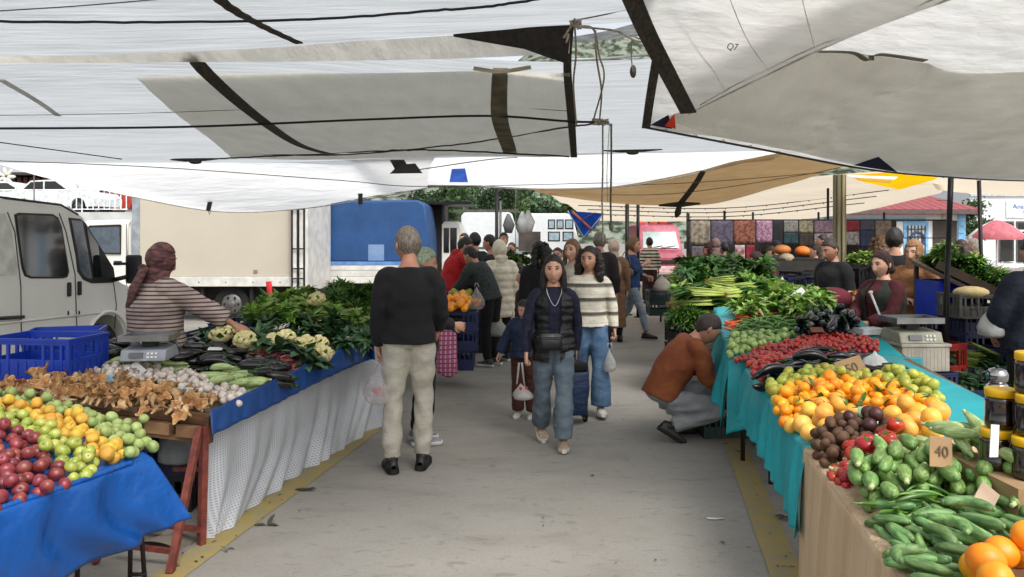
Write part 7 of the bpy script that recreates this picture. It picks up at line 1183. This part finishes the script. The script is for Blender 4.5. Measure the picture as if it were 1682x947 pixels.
    # ---- hair, scarves, hoods
    st = (hair or {}).get('s', 'short'); mb = MB(); off = {'short': 1.07, 'balding': 1.05, 'long': 1.11, 'bun': 1.13, 'curly': 1.10, 'scarf': 1.13, 'hood': 1.25, 'cap': 1.10, 'fluffy': 1.14, 'band': 1.10}[st]
    rr = np.random.default_rng(len(label)); lump = 1+.02*np.sin(U[:, 0]*9+1)*np.sin(U[:, 2]*8+2)+(.03*np.sin(U[:, 0]*17)*np.sin(U[:, 2]*15+U[:, 1]*13) if st in ('curly', 'fluffy') else 0); base = head_shape(U, fem); base[:, 1] = np.where(U[:, 1] > 0, np.minimum(base[:, 1], U[:, 1]*.098), base[:, 1])
    CV = base*off*lump[:, None]+np.array((0, -.004, .004 if st != 'short' else .006)); um = U[np.array(fs)].mean(1); x, y, z = um[:, 0], um[:, 1], um[:, 2]
    if st in ('scarf',): keep = ~((y > .30) & (np.abs(x) < .66) & (z < .52) & (z > -.92))
    elif st == 'hood': keep = ~((y > .35) & (np.abs(x) < .7) & (z < .6))
    else:
        hl = np.where(y > 0, .0+.55*np.clip(y*1.3, 0, 1)**.7, -.62*np.clip(-y*1.5, 0, 1)); 
        if st in ('long', 'curly', 'fluffy', 'band', 'bun'): hl = np.where(y > .1, -.25+.85*np.clip((y-.1)*1.4, 0, 1)**.6, -.75)
        keep = z > hl
        if st == 'balding': keep &= ~((z > .80) | ((y > 0) & (z > .62)))
    mb.add(CV, [f for f, q in zip(fs, keep) if q], 0); 
    if st == 'balding': mb.m = [0]*len(mb.f)
    if st == 'long':
        mb.tube([(0, -.05, .05), (0, -.085, -.03), (0, -.085, -.14), (0, -.08, -.24), (0, -.07, -.30)], [(.07, .05), (.085, .05), (.09, .038), (.08, .03), (.05, .018)], 16, side=(1, 0, 0))
        for s in (-1, 1): mb.tube([(s*.060, .03, .06), (s*.082, .015, -.02), (s*.085, .01, -.12), (s*.085, .02, -.24)], [.018, .024, .028, .012], 10)
    if st in ('bun',): mb.ell((0, -.105, .02), (.038, .035, .038), 12, 8)
    if st == 'band': mb.ell((0, -.10, -.05), (.05, .045, .05), 12, 8)
    if st in ('curly', 'fluffy'):
        if st == 'curly':
            cb = MB()
            for s in (-1, 1): cb.tube([(s*.055, -.01, .085), (s*.088, .0, .02), (s*.104, .005, -.07), (s*.105, .0, -.15), (s*.085, -.01, -.23)], [.034, .040, .044, .042, .020], 12)
            cb.tube([(0, -.03, .10), (0, -.085, .03), (0, -.10, -.07), (0, -.09, -.17), (0, -.08, -.24)], [(.07, .04), (.095, .055), (.11, .055), (.105, .045), (.07, .02)], 16, side=(1, 0, 0)); cm = solid(cb, .010, 'c', [mhr], 1, folds=.007, fz=95, seed=3)
            cv = np.empty(len(cm.vertices)*3); cm.vertices.foreach_get('co', cv); mb.add(cv.reshape(-1, 3), [tuple(p.vertices) for p in cm.polygons], 0)
        for q in range(60 if st == 'curly' else 30):
            a = rr.uniform(-.45, PI+.45); zz = rr.uniform(-.24 if st == 'curly' else -.05, .09); R_ = .088+.03*max(0, -zz*3) if st == 'curly' else .075; s_ = rr.uniform(.016, .030); px_, py_ = R_*math.cos(a), -.085*math.sin(a)-.01
            mb.ell((px_*1.02, py_, zz), (s_, s_, s_*1.3), 8, 6)
    if st == 'scarf':
        mb.tube([(0, -.01, -.06), (0, -.01, -.12), (0, -.01, -.15), (0, -.005, -.19)], [(.078, .085), (.082, .084), (.092, .088), (.10, .09)], 20, side=(1, 0, 0)); 
        if (hair or {}).get('tail'): mb.tube([(0, -.10, -.06), (.02, -.13, -.12), (.0, -.15, -.22), (-.03, -.15, -.34)], [(.03, .03), (.05, .022), (.06, .018), (.03, .01)], 12, side=(1, 0, 0)); mb.ell((0, -.115, -.07), (.035, .03, .03), 10, 8)
    mb.v = [np.vstack(mb.v) @ R3.T+T3_]; hm = (hair or {}).get('m') or mhr
    hn = {'scarf': 'headscarf', 'hood': 'hood', 'cap': 'cap', 'band': 'headscarf'}.get(st, 'hair')
    if st in ('scarf',): me2 = solid(mb, .011, 'scarf', [hm], 2, folds=.003, fz=50) if False else mb.mesh('scarf', [hm])
    else: me2 = mb.mesh('hair', [hm])
    h_ = ch(hn, me2)
    if st in ('scarf', 'cap', 'hood', 'short', 'balding', 'bun', 'long', 'band'): s_ = h_.modifiers.new('s', 'SOLIDIFY'); s_.thickness = .012 if st == 'scarf' else .006
    if hair and st == 'band': M('x', '000000')
    return o
def fab(name, c, **k):
    d = dict(rough=.85, var=.14, scale=8, bump=.75, bscale=8, bdist=.03, bdet=5, stretch=(1, 1, 1.6)); d.update(k); return M(name, c, **d)
def at(px, Y): return (P(px, 0, Y).x, Y)
jeans = fab('jeans_blue', '3c5878', col2='54708c', scale=5); jeansg = fab('jeans_grey', '4f5c66', col2='65727b', scale=5); blk = fab('cloth_black', '111114', rough=.95, bump=.4, bdist=.02); blk2 = fab('cloth_black_soft', '17171b'); navy = fab('cloth_navy', '141b2e'); khaki = fab('trousers_beige', 'a29c8e', col2='b2ac9e'); tgrey = fab('trousers_grey', '6f7072', col2='7d7e80')
o1 = human('grey haired man in a black sweater and beige trousers seen from behind', at(672, 5.6), .08, 1.79, dict(shL=(-.168, -.01, 1.365), shR=(.168, -.01, 1.365), elL=(-.215, -.02, 1.12), wrL=(-.215, .05, .87), elR=(.22, .02, 1.12), wrR=(.20, .17, .98), anL=(-.12, -.03, .085), anR=(.09, .04, .085), knL=(-.11, 0, .49), knR=(.10, .04, .49), head=(-.01, .035, 1.58)),
      dict(m=blk, k=.020, hem=.03, name='sweater', f=.005), dict(m=khaki, k=.010, w=.012, f=.006), dict(s='short', c='6a6056'), skin='b07a62', hy=.45, hp=-.22, feet=(-.15, .25), res=.012, bulk=1.04, hands=(.9, 1.5))
human('person in dark clothes and grey sneakers standing hidden behind the man in the black sweater', at(694, 6.35), -1.3, 1.62, dict(wrR=(.15, .25, 1.05), elR=(.2, .05, 1.1), hipL=(-.07, 0, .9)), dict(m=blk2, k=.02, hem=.1, name='jacket'), dict(m=blk, k=.02, w=.015), dict(s='cap', c='8d9a80'), shoes='77777a', sole='c9c9c6', hp=-.2)
o3 = human('young woman in a black puffer vest and grey jeans walking towards the camera', at(909, 6.3), PI+.04, 1.56, dict(elR=(.235, .0, 1.12), wrR=(.25, .05, .84), elL=(-.225, -.07, 1.10), wrL=(-.215, -.10, .84), knR=(.10, .0, .49), anR=(.10, -.17, .14), hipL=(-.085, .01, .9), knL=(-.085, .13, .50), anL=(-.07, .17, .085), ),
      dict(m=fab('navy_top', '10142a'), k=.014, hem=.05, f=.003, name='sweater', vest=dict(m=fab('puffer_black', '0d0d10', rough=.45), puff=.010, pf=48, hem=.16)), dict(m=jeansg, k=.018, w=.028, f=.004), dict(s='long', c='17110f'), skin='c99a80', shoes='9c8670', sole='d8d2c6', hy=-.12, fem=True, res=.011, footpitch=(-.35, .05), feet=(.1, -.05), hands=(1.5, 1.4))
MB().tube(catmull([(-.07, .06, 1.43), (-.055, .10, 1.36), (0, .135, 1.27), (.055, .10, 1.36), (.07, .06, 1.43)], 24), .0035, 6).obj('necklace', M('silver', 'a5a5a5', rough=.3, metal=.9), o3)
human('curly haired woman in a cream sweater with grey bands and blue jeans', at(968, 7.4), PI+.02, 1.62, dict(elL=(-.235, .0, 1.12), wrL=(-.25, .06, .88), elR=(.21, -.04, 1.12), wrR=(.2, .02, .9), knL=(-.10, .10, .50), anL=(-.10, .14, .10), knR=(.09, -.03, .49), anR=(.09, -.20, .13)),
      dict(m=fab('knit_cream', 'cfc9b8', stripes=[(2, .145, .30, '565249', .02), (2, .0725, .08, 'b3ad9e')], bump=.8, bscale=60, bdist=.008), k=.016, hem=.03, f=.004, name='sweater'), dict(m=jeans, k=.022, w=.05, f=.005), dict(s='curly', c='1e1410'), skin='b98a70', shoes='c9c5ba', sole='e2ded2', hy=-.45, fem=True, res=.012, footpitch=(-.3, .1), hands=(1, 1.4), bulk=1.05)
human('small child in a navy patterned jacket and rust trousers walking beside the young woman', at(862, 7.25), PI-.25, 1.13, dict(head=(0, .02, 1.56), elR=(.27, .02, 1.15), wrR=(.36, .08, .93)), dict(m=fab('jacket_kid', '1a2744', check=(30, '3c4c6c', .2)), k=.035, hem=.06, name='jacket'), dict(m=fab('rust_trousers', '4a241c'), k=.03, w=.02), dict(s='fluffy', c='2a1c14'), skin='c99a80', shoes='b9b4ac', sole='e0ddd6', hy=-.5, hp=-.3, bulk=1.15)
mpuf = fab('puffer_cream', 'd6cbb4', rough=.6, bump=.4)
human('person in a long cream hooded puffer jacket seen from behind at the left stalls', at(821, 10.6), .35, 1.66, dict(elL=(-.24, .02, 1.12), wrL=(-.22, .12, .92)), dict(m=mpuf, k=.05, hem=.30, f=.003, puff=.016, pf=30, name='puffer_jacket', hood=True), dict(m=blk, k=.015), dict(s='hood', c='b3a58a', m=mpuf), shoes='2a2a2c', sole='c9c9c6', res=.016)
human('young man in a dark checked shirt bending over the mandarins with a bag', at(806, 10.2), 1.0, 1.70, dict(waist=(0, .05, 1.07), chest=(0, .14, 1.23), neck=(0, .25, 1.37), head=(0, .33, 1.48), shR=(.165, .22, 1.33), shL=(-.165, .22, 1.33), elL=(-.22, .34, 1.10), wrL=(-.18, .50, 1.0), elR=(.22, .25, 1.06), wrR=(.22, .34, .84)), dict(m=fab('check_dark', '2c3432', check=(26, '12171a', .3)), k=.02, name='shirt'), dict(m=blk, k=.015), dict(s='short', c='1a1311'), shoes='3a3a3c', sole='d0d0cc', hp=-.55, res=.016)
human('dark haired man with glasses behind the young man in the checked shirt', at(806, 11.8), 1.2, 1.76, None, dict(m=blk2, k=.02), dict(m=blk, k=.01), dict(s='short', c='1a1311'), hp=-.2, res=.02, detail=False)
mhood = fab('hoodie_red', 'a81218')
human('man in a bright red hoodie leaning over the far left stall', at(737, 11.2), -1.15, 1.78, dict(waist=(0, .03, 1.08), chest=(0, .10, 1.26), neck=(0, .17, 1.42), head=(0, .24, 1.53), shR=(.17, .14, 1.37), shL=(-.17, .14, 1.37), elR=(.21, .30, 1.15), wrR=(.16, .52, 1.13), elL=(-.2, .32, 1.17), wrL=(-.12, .55, 1.12)), dict(m=mhood, k=.03, hem=.08, hood=True, name='hoodie'), dict(m=blk, k=.01), dict(s='short', c='1a1311'), hp=-.45, hy=-.2, res=.016, bulk=1.1)
human('dark jacketed man standing between the red hoodie man and the bending man', at(780, 12.6), .4, 1.80, None, dict(m=blk2, k=.025, name='jacket'), dict(m=blk, k=.01), dict(s='short', c='15100e'), hy=.5, res=.02, detail=False)
human('man whose face shows beside the slim dark pole', at(827, 15.2), PI+.3, 1.82, None, dict(m=fab('taupe', '4a423c'), k=.02), dict(m=blk, k=.01), dict(s='short', c='1a1311'), skin='a87860', res=.02, detail=False)
human('small figure in grey seen just right of the slim dark pole', at(841, 15.8), 2.6, 1.62, None, dict(m=fab('grey_top', '5a544e'), k=.02), dict(m=blk, k=.01), dict(s='short', c='2a1c14'), skin='a87860', res=.02, detail=False)
human('woman with long black curly hair in a black coat seen from behind', at(886, 9.2), .35, 1.66, None, dict(m=blk, k=.03, hem=.2, name='coat', skirt=.55), dict(m=blk2, k=.01), dict(s='curly', c='120e0d'), hy=.7, res=.016, fem=True)
human('boy in a maroon jacket standing between the cream coat and the pointing woman', at(862, 9.3), 1.5, 1.34, dict(head=(0, .02, 1.57)), dict(m=fab('maroon', '331018'), k=.035, name='jacket'), dict(m=blk2, k=.02), dict(s='short', c='17110f'), skin='c99a80', hy=-.1, res=.018)
human('woman with light brown hair looking over the young woman\'s shoulder', at(941, 8.9), PI-.6, 1.69, None, dict(m=fab('cream_top', 'b5ac9a'), k=.02), dict(m=blk2, k=.01), dict(s='long', c='6d5138'), skin='c99a80', res=.018, fem=True)
human('grey haired man in a dark maroon coat seen from behind', at(985, 11.2), -.25, 1.80, None, dict(m=fab('coat_plum', '1d1216'), k=.035, hem=.3, name='coat'), dict(m=blk2, k=.015), dict(s='short', c='6b655c'), res=.018)
human('woman in a pale headscarf and long tan coat with a beige backpack seen from behind', at(1008, 12.6), -.1, 1.68, None, dict(m=fab('coat_tan', '6f5138'), k=.03, skirt=.25, name='coat'), dict(m=blk2, k=.005), dict(s='scarf', c='b8a48e', m=fab('scarf_pale', 'b8a48e')), res=.018, fem=True)
tag(MB().ell((0, 0, 0), (.15, .09, .19), 14, 10).ell((0, -.06, -.06), (.11, .05, .09), 12, 8).obj('backpack', fab('pack_beige', '9c7f62'), loc=(P(1006, 0, 12.35).x, 12.36, 1.2)), 'beige backpack on the woman in the tan coat', 'backpack')
human('fair haired woman in a blue sweater and light jeans striding to the right', at(1038, 13.0), -PI/2-.35, 1.72, dict(elR=(.20, .10, 1.16), wrR=(.10, .24, 1.28), elL=(-.21, .05, 1.12), wrL=(-.15, .24, 1.05), knR=(.09, .18, .50), anR=(.09, .27, .10), knL=(-.09, -.08, .49), anL=(-.09, -.34, .17), head=(0, .04, 1.585)), dict(m=fab('sweater_blue', '15305c'), k=.022, hem=.06, sl=.6), dict(m=fab('jeans_light', '6e7a84', col2='828e96'), k=.008, upto=.93), dict(s='bun', c='6b4c30'), skin='b98a70', res=.015, fem=True, footpitch=(0, -.5))
tag(MB().ell((0, 0, 0), (.17, .05, .09), 14, 8).tube(catmull([(-.12, 0, .05), (-.05, 0, .25), (.05, .02, .35), (.12, 0, .05)], 16), .008, 6).obj('handbag', fab('bag_tan', '5f5138', rough=.5), loc=P(1026, 447, 12.7), rot=.2), 'tan handbag under the arm of the woman in the blue sweater', 'bag')
human('woman in a black and white striped top and maroon trousers walking away', at(1067, 20), 0.1, 1.73, dict(elR=(.24, .02, 1.12), wrR=(.27, .1, .9)), dict(m=fab('striped_bw', 'c2bcae', stripes=[(2, .085, .42, '1c1b1e')]), k=.03, hem=.06), dict(m=fab('trousers_maroon', '2a1418'), k=.03, w=.02), dict(s='short', c='0f0c0b'), res=.02, detail=False)
# crouching man
human('man in a rust brown sweater and grey trousers crouching at the teal cloth', at(1106, 6.5), -PI/2+.12, 1.76, dict(pelvis=(0, -.10, .36), waist=(0, -.05, .50), chest=(0, .06, .66), neck=(0, .19, .82), head=(0, .29, .90), shR=(.17, .14, .77), shL=(-.17, .14, .77), elR=(.22, .22, .52), wrR=(.15, .42, .50), elL=(-.21, .26, .54), wrL=(-.12, .46, .53), hipR=(.09, -.08, .33), hipL=(-.09, -.08, .33), knR=(.17, .33, .27), knL=(-.15, .34, .36), anR=(.13, -.06, .13), anL=(-.12, .08, .09)),
      dict(m=fab('sweater_rust', '74391c', col2='83451f'), k=.028, hem=.02, f=.006, name='sweater'), dict(m=fab('trousers_lgrey', '808284', col2='929496'), k=.022, f=.006), dict(s='short', c='2c2019'), skin='a87860', shoes='2a2522', sole='1c1917', hp=-.75, res=.012, bulk=1.12, footpitch=(-.55, 0))
human('small child in a pale jacket standing beyond the crouching man', at(1171, 7.3), 2.0, .90, dict(head=(0, .02, 1.55)), dict(m=fab('jacket_pale', '6e6054'), k=.04), dict(m=blk2, k=.03), dict(s='short', c='3a281c'), skin='b98a70', res=.02, bulk=1.2)
# left stall keeper
human('stall keeper in a maroon headscarf and striped sweater reaching over the vegetables', at(256, 5.65), -.42, 1.67, dict(elR=(.33, .15, 1.22), wrR=(.50, .30, 1.08), elL=(-.24, .05, 1.12), wrL=(-.2, .2, .98), head=(.01, .04, 1.575)), dict(m=fab('striped_mauve', 'a3958a', stripes=[(2, .030, .36, '4c2f38')], bump=.3), k=.04, hem=.12, f=.006, sl=.72, name='sweater'), dict(m=fab('skirt_dark', '2c3a2c'), k=.03, w=.03), dict(s='scarf', c='3d2226', tail=True, m=fab('scarf_maroon', '3a2124', col2='6a4440', scale=14, sharp=.4, stretch=(1, 1, 3))), skin='a87860', hy=-.25, hp=-.2, res=.012, fem=True, bulk=1.3, hands=(.5, .9))
# right hand side
human('stall keeper in a dark headband, olive vest and maroon sleeves by the second scale', at(1450, 7.1), 2.05, 1.58, dict(elL=(-.2, .15, 1.1), wrL=(-.1, .35, 1.02), elR=(.22, .12, 1.12), wrR=(.1, .34, 1.02)), dict(m=fab('sleeves_maroon', '4a1218'), k=.025, vest=dict(m=fab('vest_olive', '23261c'), hem=.1)), dict(m=blk2, k=.02), dict(s='band', c='2a1216', m=fab('scarf_dark', '24120f', check=(30, '6a4040', .2))), skin='c99a80', hy=-.1, hp=-.1, res=.014, fem=True, bulk=1.25)
human('dark haired man in a black jacket looking left in front of the wooden column', at(1368, 8.9), 2.0, 1.71, dict(head=(0, .05, 1.57)), dict(m=blk, k=.035, hem=.12, collar=False, name='jacket'), dict(m=blk2, k=.01), dict(s='short', c='2a1c18'), skin='a87860', hp=-.25, res=.016, bulk=1.05)
human('stall keeper in a red dress and dark maroon headscarf behind the leafy greens', at(1258, 11.0), 1.6, 1.54, dict(waist=(0, .03, 1.08), chest=(0, .06, 1.26), neck=(0, .1, 1.42), head=(0, .15, 1.55)), dict(m=fab('dress_red', '7c1416'), k=.035, skirt=.3, name='dress'), dict(m=blk2, k=.005), dict(s='scarf', c='301418', m=fab('scarf_brown', '301a1a')), hp=-.3, res=.018, fem=True, bulk=1.2)
human('man in a black jacket seen from behind near the hanging fabrics', at(1470, 8.7), -.3, 1.82, None, dict(m=blk, k=.03, name='jacket'), dict(m=blk2, k=.01), dict(s='short', c='1a1412'), hy=-.4, res=.018)
human('person with curly light brown hair left of the man in black by the fabrics', at(1448, 9.6), -.2, 1.74, None, dict(m=blk2, k=.03), dict(m=blk2, k=.01), dict(s='curly', c='5a4028'), res=.02, fem=True)
human('woman in a leopard print headscarf and tan cardigan with folded arms', at(1502, 8.3), 2.25, 1.68, dict(elL=(-.24, .06, 1.16), wrL=(.02, .18, 1.12), elR=(.24, .06, 1.14), wrR=(-.02, .20, 1.08)), dict(m=fab('cardigan_tan', '8a5c36'), k=.03, skirt=.5, name='cardigan'), dict(m=blk2, k=.005), dict(s='scarf', c='8a6848', m=fab('scarf_leopard', '8a6848', check=(34, '3a2a1e', .22))), skin='c99a80', hp=-.1, res=.016, fem=True)
human('man in a navy jacket seen from behind at the right edge of the photo', at(1700, 5.9), -.05, 1.72, dict(elL=(-.26, .02, 1.12), wrL=(-.22, .15, .95)), dict(m=fab('jacket_navy', '0f1828'), k=.04, hem=.1, collar=True, name='jacket'), dict(m=blk2, k=.015), dict(s='short', c='221b18'), res=.014, bulk=1.1)
human('woman in an orange red top bending among the far stalls', at(1163, 16.2), 2.2, 1.56, None, dict(m=fab('top_orange', 'a83c24'), k=.04, name='top'), dict(m=blk2, k=.01), dict(s='scarf', c='3a1418', m=fab('scarf_wine', '3a1418')), res=.02, fem=True, detail=False, bulk=1.2)
human('shopper in a khaki patterned coat bent forward before the pink floral cloth', at(1232, 14.2), -1.4, 1.68, dict(waist=(0, .04, 1.07), chest=(0, .14, 1.24), neck=(0, .25, 1.38), head=(0, .33, 1.48), shR=(.165, .2, 1.34), shL=(-.165, .2, 1.34), elR=(.2, .35, 1.12), wrR=(.15, .5, 1.0), elL=(-.2, .35, 1.12), wrL=(-.15, .5, 1.0)), dict(m=fab('coat_khaki', '5f5a44', check=(20, '8c8468', .25)), k=.04, hem=.25), dict(m=blk2, k=.01), dict(s='short', c='17110f'), hp=-.4, res=.02, detail=False)
for i, (px, Y, yw, H, c, h, st_, lab) in enumerate([(1191, 16.4, 0, 1.62, '23282b', '15100e', 'short', 'dark clad shopper facing the grey purple cloth'), (1176, 16.9, 1.0, 1.70, '5a4644', '6a5450', 'scarf', 'shopper in a dusty headscarf by the low hung prints'), (1276, 15.5, .5, 1.66, '1c1c20', '16161a', 'cap', 'dark figure in a cap beside the narrow black cloth'),
        (1338, 13.2, 1.4, 1.60, '35382f', '17110f', 'short', 'seated man in olive left of the wooden column'), (1352, 15.6, 1.2, 1.78, '6a665e', '1a1412', 'short', 'man in grey just left of the wooden column'), (1580, 12.5, .5, 1.68, '2a201c', '35241c', 'long', 'long haired woman behind the slanted greens board'),
        (1600, 15.5, 1.2, 1.70, '55524f', 'b0aaa2', 'fluffy', 'white haired shopper near the parasol'), (893, 14.5, PI, 1.62, '3a3230', '241815', 'short', 'small figure between the white vans and the black coated woman'), (916, 12.5, PI-.3, 1.55, '1c1c20', '241815', 'short', 'dark haired shopper low behind the light brown haired woman'), (763, 14.4, 2.6, 1.80, '26241f', '1a1412', 'short', 'dark haired man behind the red hoodie')]):
    human(lab, at(px, Y), yw, H, None, dict(m=fab('bg_top%d' % i, c), k=.03), dict(m=blk2, k=.01), dict(s=st_, c=h, m=fab('bg_scarf%d' % i, h) if st_ in ('scarf', 'cap') else None), res=.024, detail=False)
# ---- things people hold
mfilm = M('film_clear', 'd8d4d2', rough=.2, bump=.7, bscale=22, bdist=.02, transl=.3, alpha=.36, spec=.7); mfw = M('film_white', 'c9c9c4', rough=.3, bump=.7, bscale=24, bdist=.02, transl=.35, alpha=.6)
def held(px, py, Y, w, h, m, label, fill=None, fm=None, n=7, r_=.034, seed=0, hx=0, hz=.0):
    c = P(px, py, Y); e = empty('shopping_bag', c, 0, label, 'bag', None); rr = random.Random(seed); nn = 20; rows = []
    for i, (q, z) in enumerate([(.04, 1.0), (.06, .93), (.16, .80), (.30, .62), (.44, .40), (.5, .22), (.44, .07), (.25, .0), (.0, .0)]):
        t = z**2; rows.append([(hx*t+q*w*(1+.10*math.sin(3*a+seed+i)+.05*math.sin(8*a+i*2))*math.cos(a), .8*q*w*(1+.1*math.sin(5*a+i))*math.sin(a), z*h) for a in [2*PI*j/nn for j in range(nn+1)]])
    MB().grid(rows).obj('film', m, e); 
    if hz: MB().tube([(hx-.03, 0, h*.97), (hx-.012, 0, h+hz), (hx+.012, 0, h+hz), (hx+.03, 0, h*.97)], [.006, .009, .009, .006], 6).obj('handle', m, e)
    if fill:
        for k in range(n): a = k*2.4; q = w*.24*math.sqrt(k/n); o = bpy.data.objects.new(fill, ME[fill][0]); COL.objects.link(o); o.location = c+Vector((q*math.cos(a), q*.8*math.sin(a), .03+r_*1.1+r_*1.2*(k//4))); o.rotation_euler = (rr.uniform(-1, 1), rr.uniform(-1, 1), a); o.scale = (r_/.036,)*3; tag(o, fm, fill.split('_')[-1], fm)
    return e
held(624, 662, 5.60, .25, .28, mfilm, 'clear bag of tomatoes in the hand of the man in the black sweater', 'pink_tomato', 'tomatoes inside the bag of the man in black', 9, .030, 1, hx=-.005, hz=.05)
held(859, 656, 6.2, .17, .13, mfw, 'small white bag of red fruit held by the young woman in the vest', 'small_tomato', 'red fruit inside the young woman\'s white bag', 8, .028, 2, hx=-.02, hz=.17)
held(811, 552, 10.3, .34, .34, mfw, 'white bag of yellow green fruit hanging by the cream puffer jacket', 'lime', 'yellow fruit inside the bag by the cream jacket', 9, .05, 3, hz=.04)
held(1001, 610, 7.2, .12, .22, mfw, 'thin white bag held by the woman in the cream sweater', None, None, 0, .03, 4, hz=.05)
held(783, 508, 10.0, .22, .3, mfilm, 'clear bag of mandarins held by the bending young man', 'mandarin', 'mandarins inside the bending man\'s bag', 8, .036, 5, hz=.05)
held(842, 560, 10.4, .14, .40, mfw, 'narrow white bag beside the legs of the cream jacket', None, None, 0, .03, 6)
# waist bag
e = empty('waist_bag', P(904, 560, 6.12), .05, 'black waist bag worn by the young woman in the vest', 'bag'); mleb = M('leather_black', '101012', rough=.4, bump=.3, bscale=80)
MB().box((0, 0, 0), (.20, .07, .14), taper=.85).obj('body', mleb, e, smooth=True, bevel=.02); MB().box((0, -.042, -.02), (.15, .02, .08)).obj('pocket', mleb, e, smooth=True, bevel=.01); MB().tube(catmull([(-.09, .0, .03), (-.15, .08, .06), (-.17, .2, .08)], 10), .012, 6, flat=.3).obj('strap', mleb, e); MB().tube(catmull([(.09, .0, .03), (.14, .08, .06), (.16, .2, .08)], 10), .012, 6, flat=.3).obj('strap', mleb, e); MB().tube([(-.09, -.038, .045), (.09, -.038, .045)], .003, 5).obj('zip', M('silver', ''), e)
# shopping trolley
tx, ty = at(940, 7.0); e = empty('shopping_trolley', (tx, ty, 0), .15, 'blue and black wheeled shopping trolley pulled behind the young woman', 'trolley'); e.scale = (.8, .8, .8); mtb = fab('trolley_blue', '1b3050', rough=.6)
MB().box((0, 0, .36), (.32, .22, .50), taper=1.1).obj('bag', mtb, e, smooth=True, bevel=.03); MB().box((0, 0, .66), (.33, .23, .10)).obj('flap', blk, e, smooth=True, bevel=.03)
for s in (-1, 1): wheel((s*.17, .08, .09), .09, .035, e); MB().tube([(s*.12, .13, .08), (s*.12, .13, .85), (s*.10, .16, .95)], .009, 6).obj('frame_tube', mpog, e)
MB().tube([(-.10, .16, .95), (.10, .16, .95)], .014, 8).obj('grip', mblkp, e); MB().tube([(-.12, -.10, .08), (-.12, .13, .08), (.12, .13, .08), (.12, -.10, .08)], .009, 6).obj('stand', mpog, e)
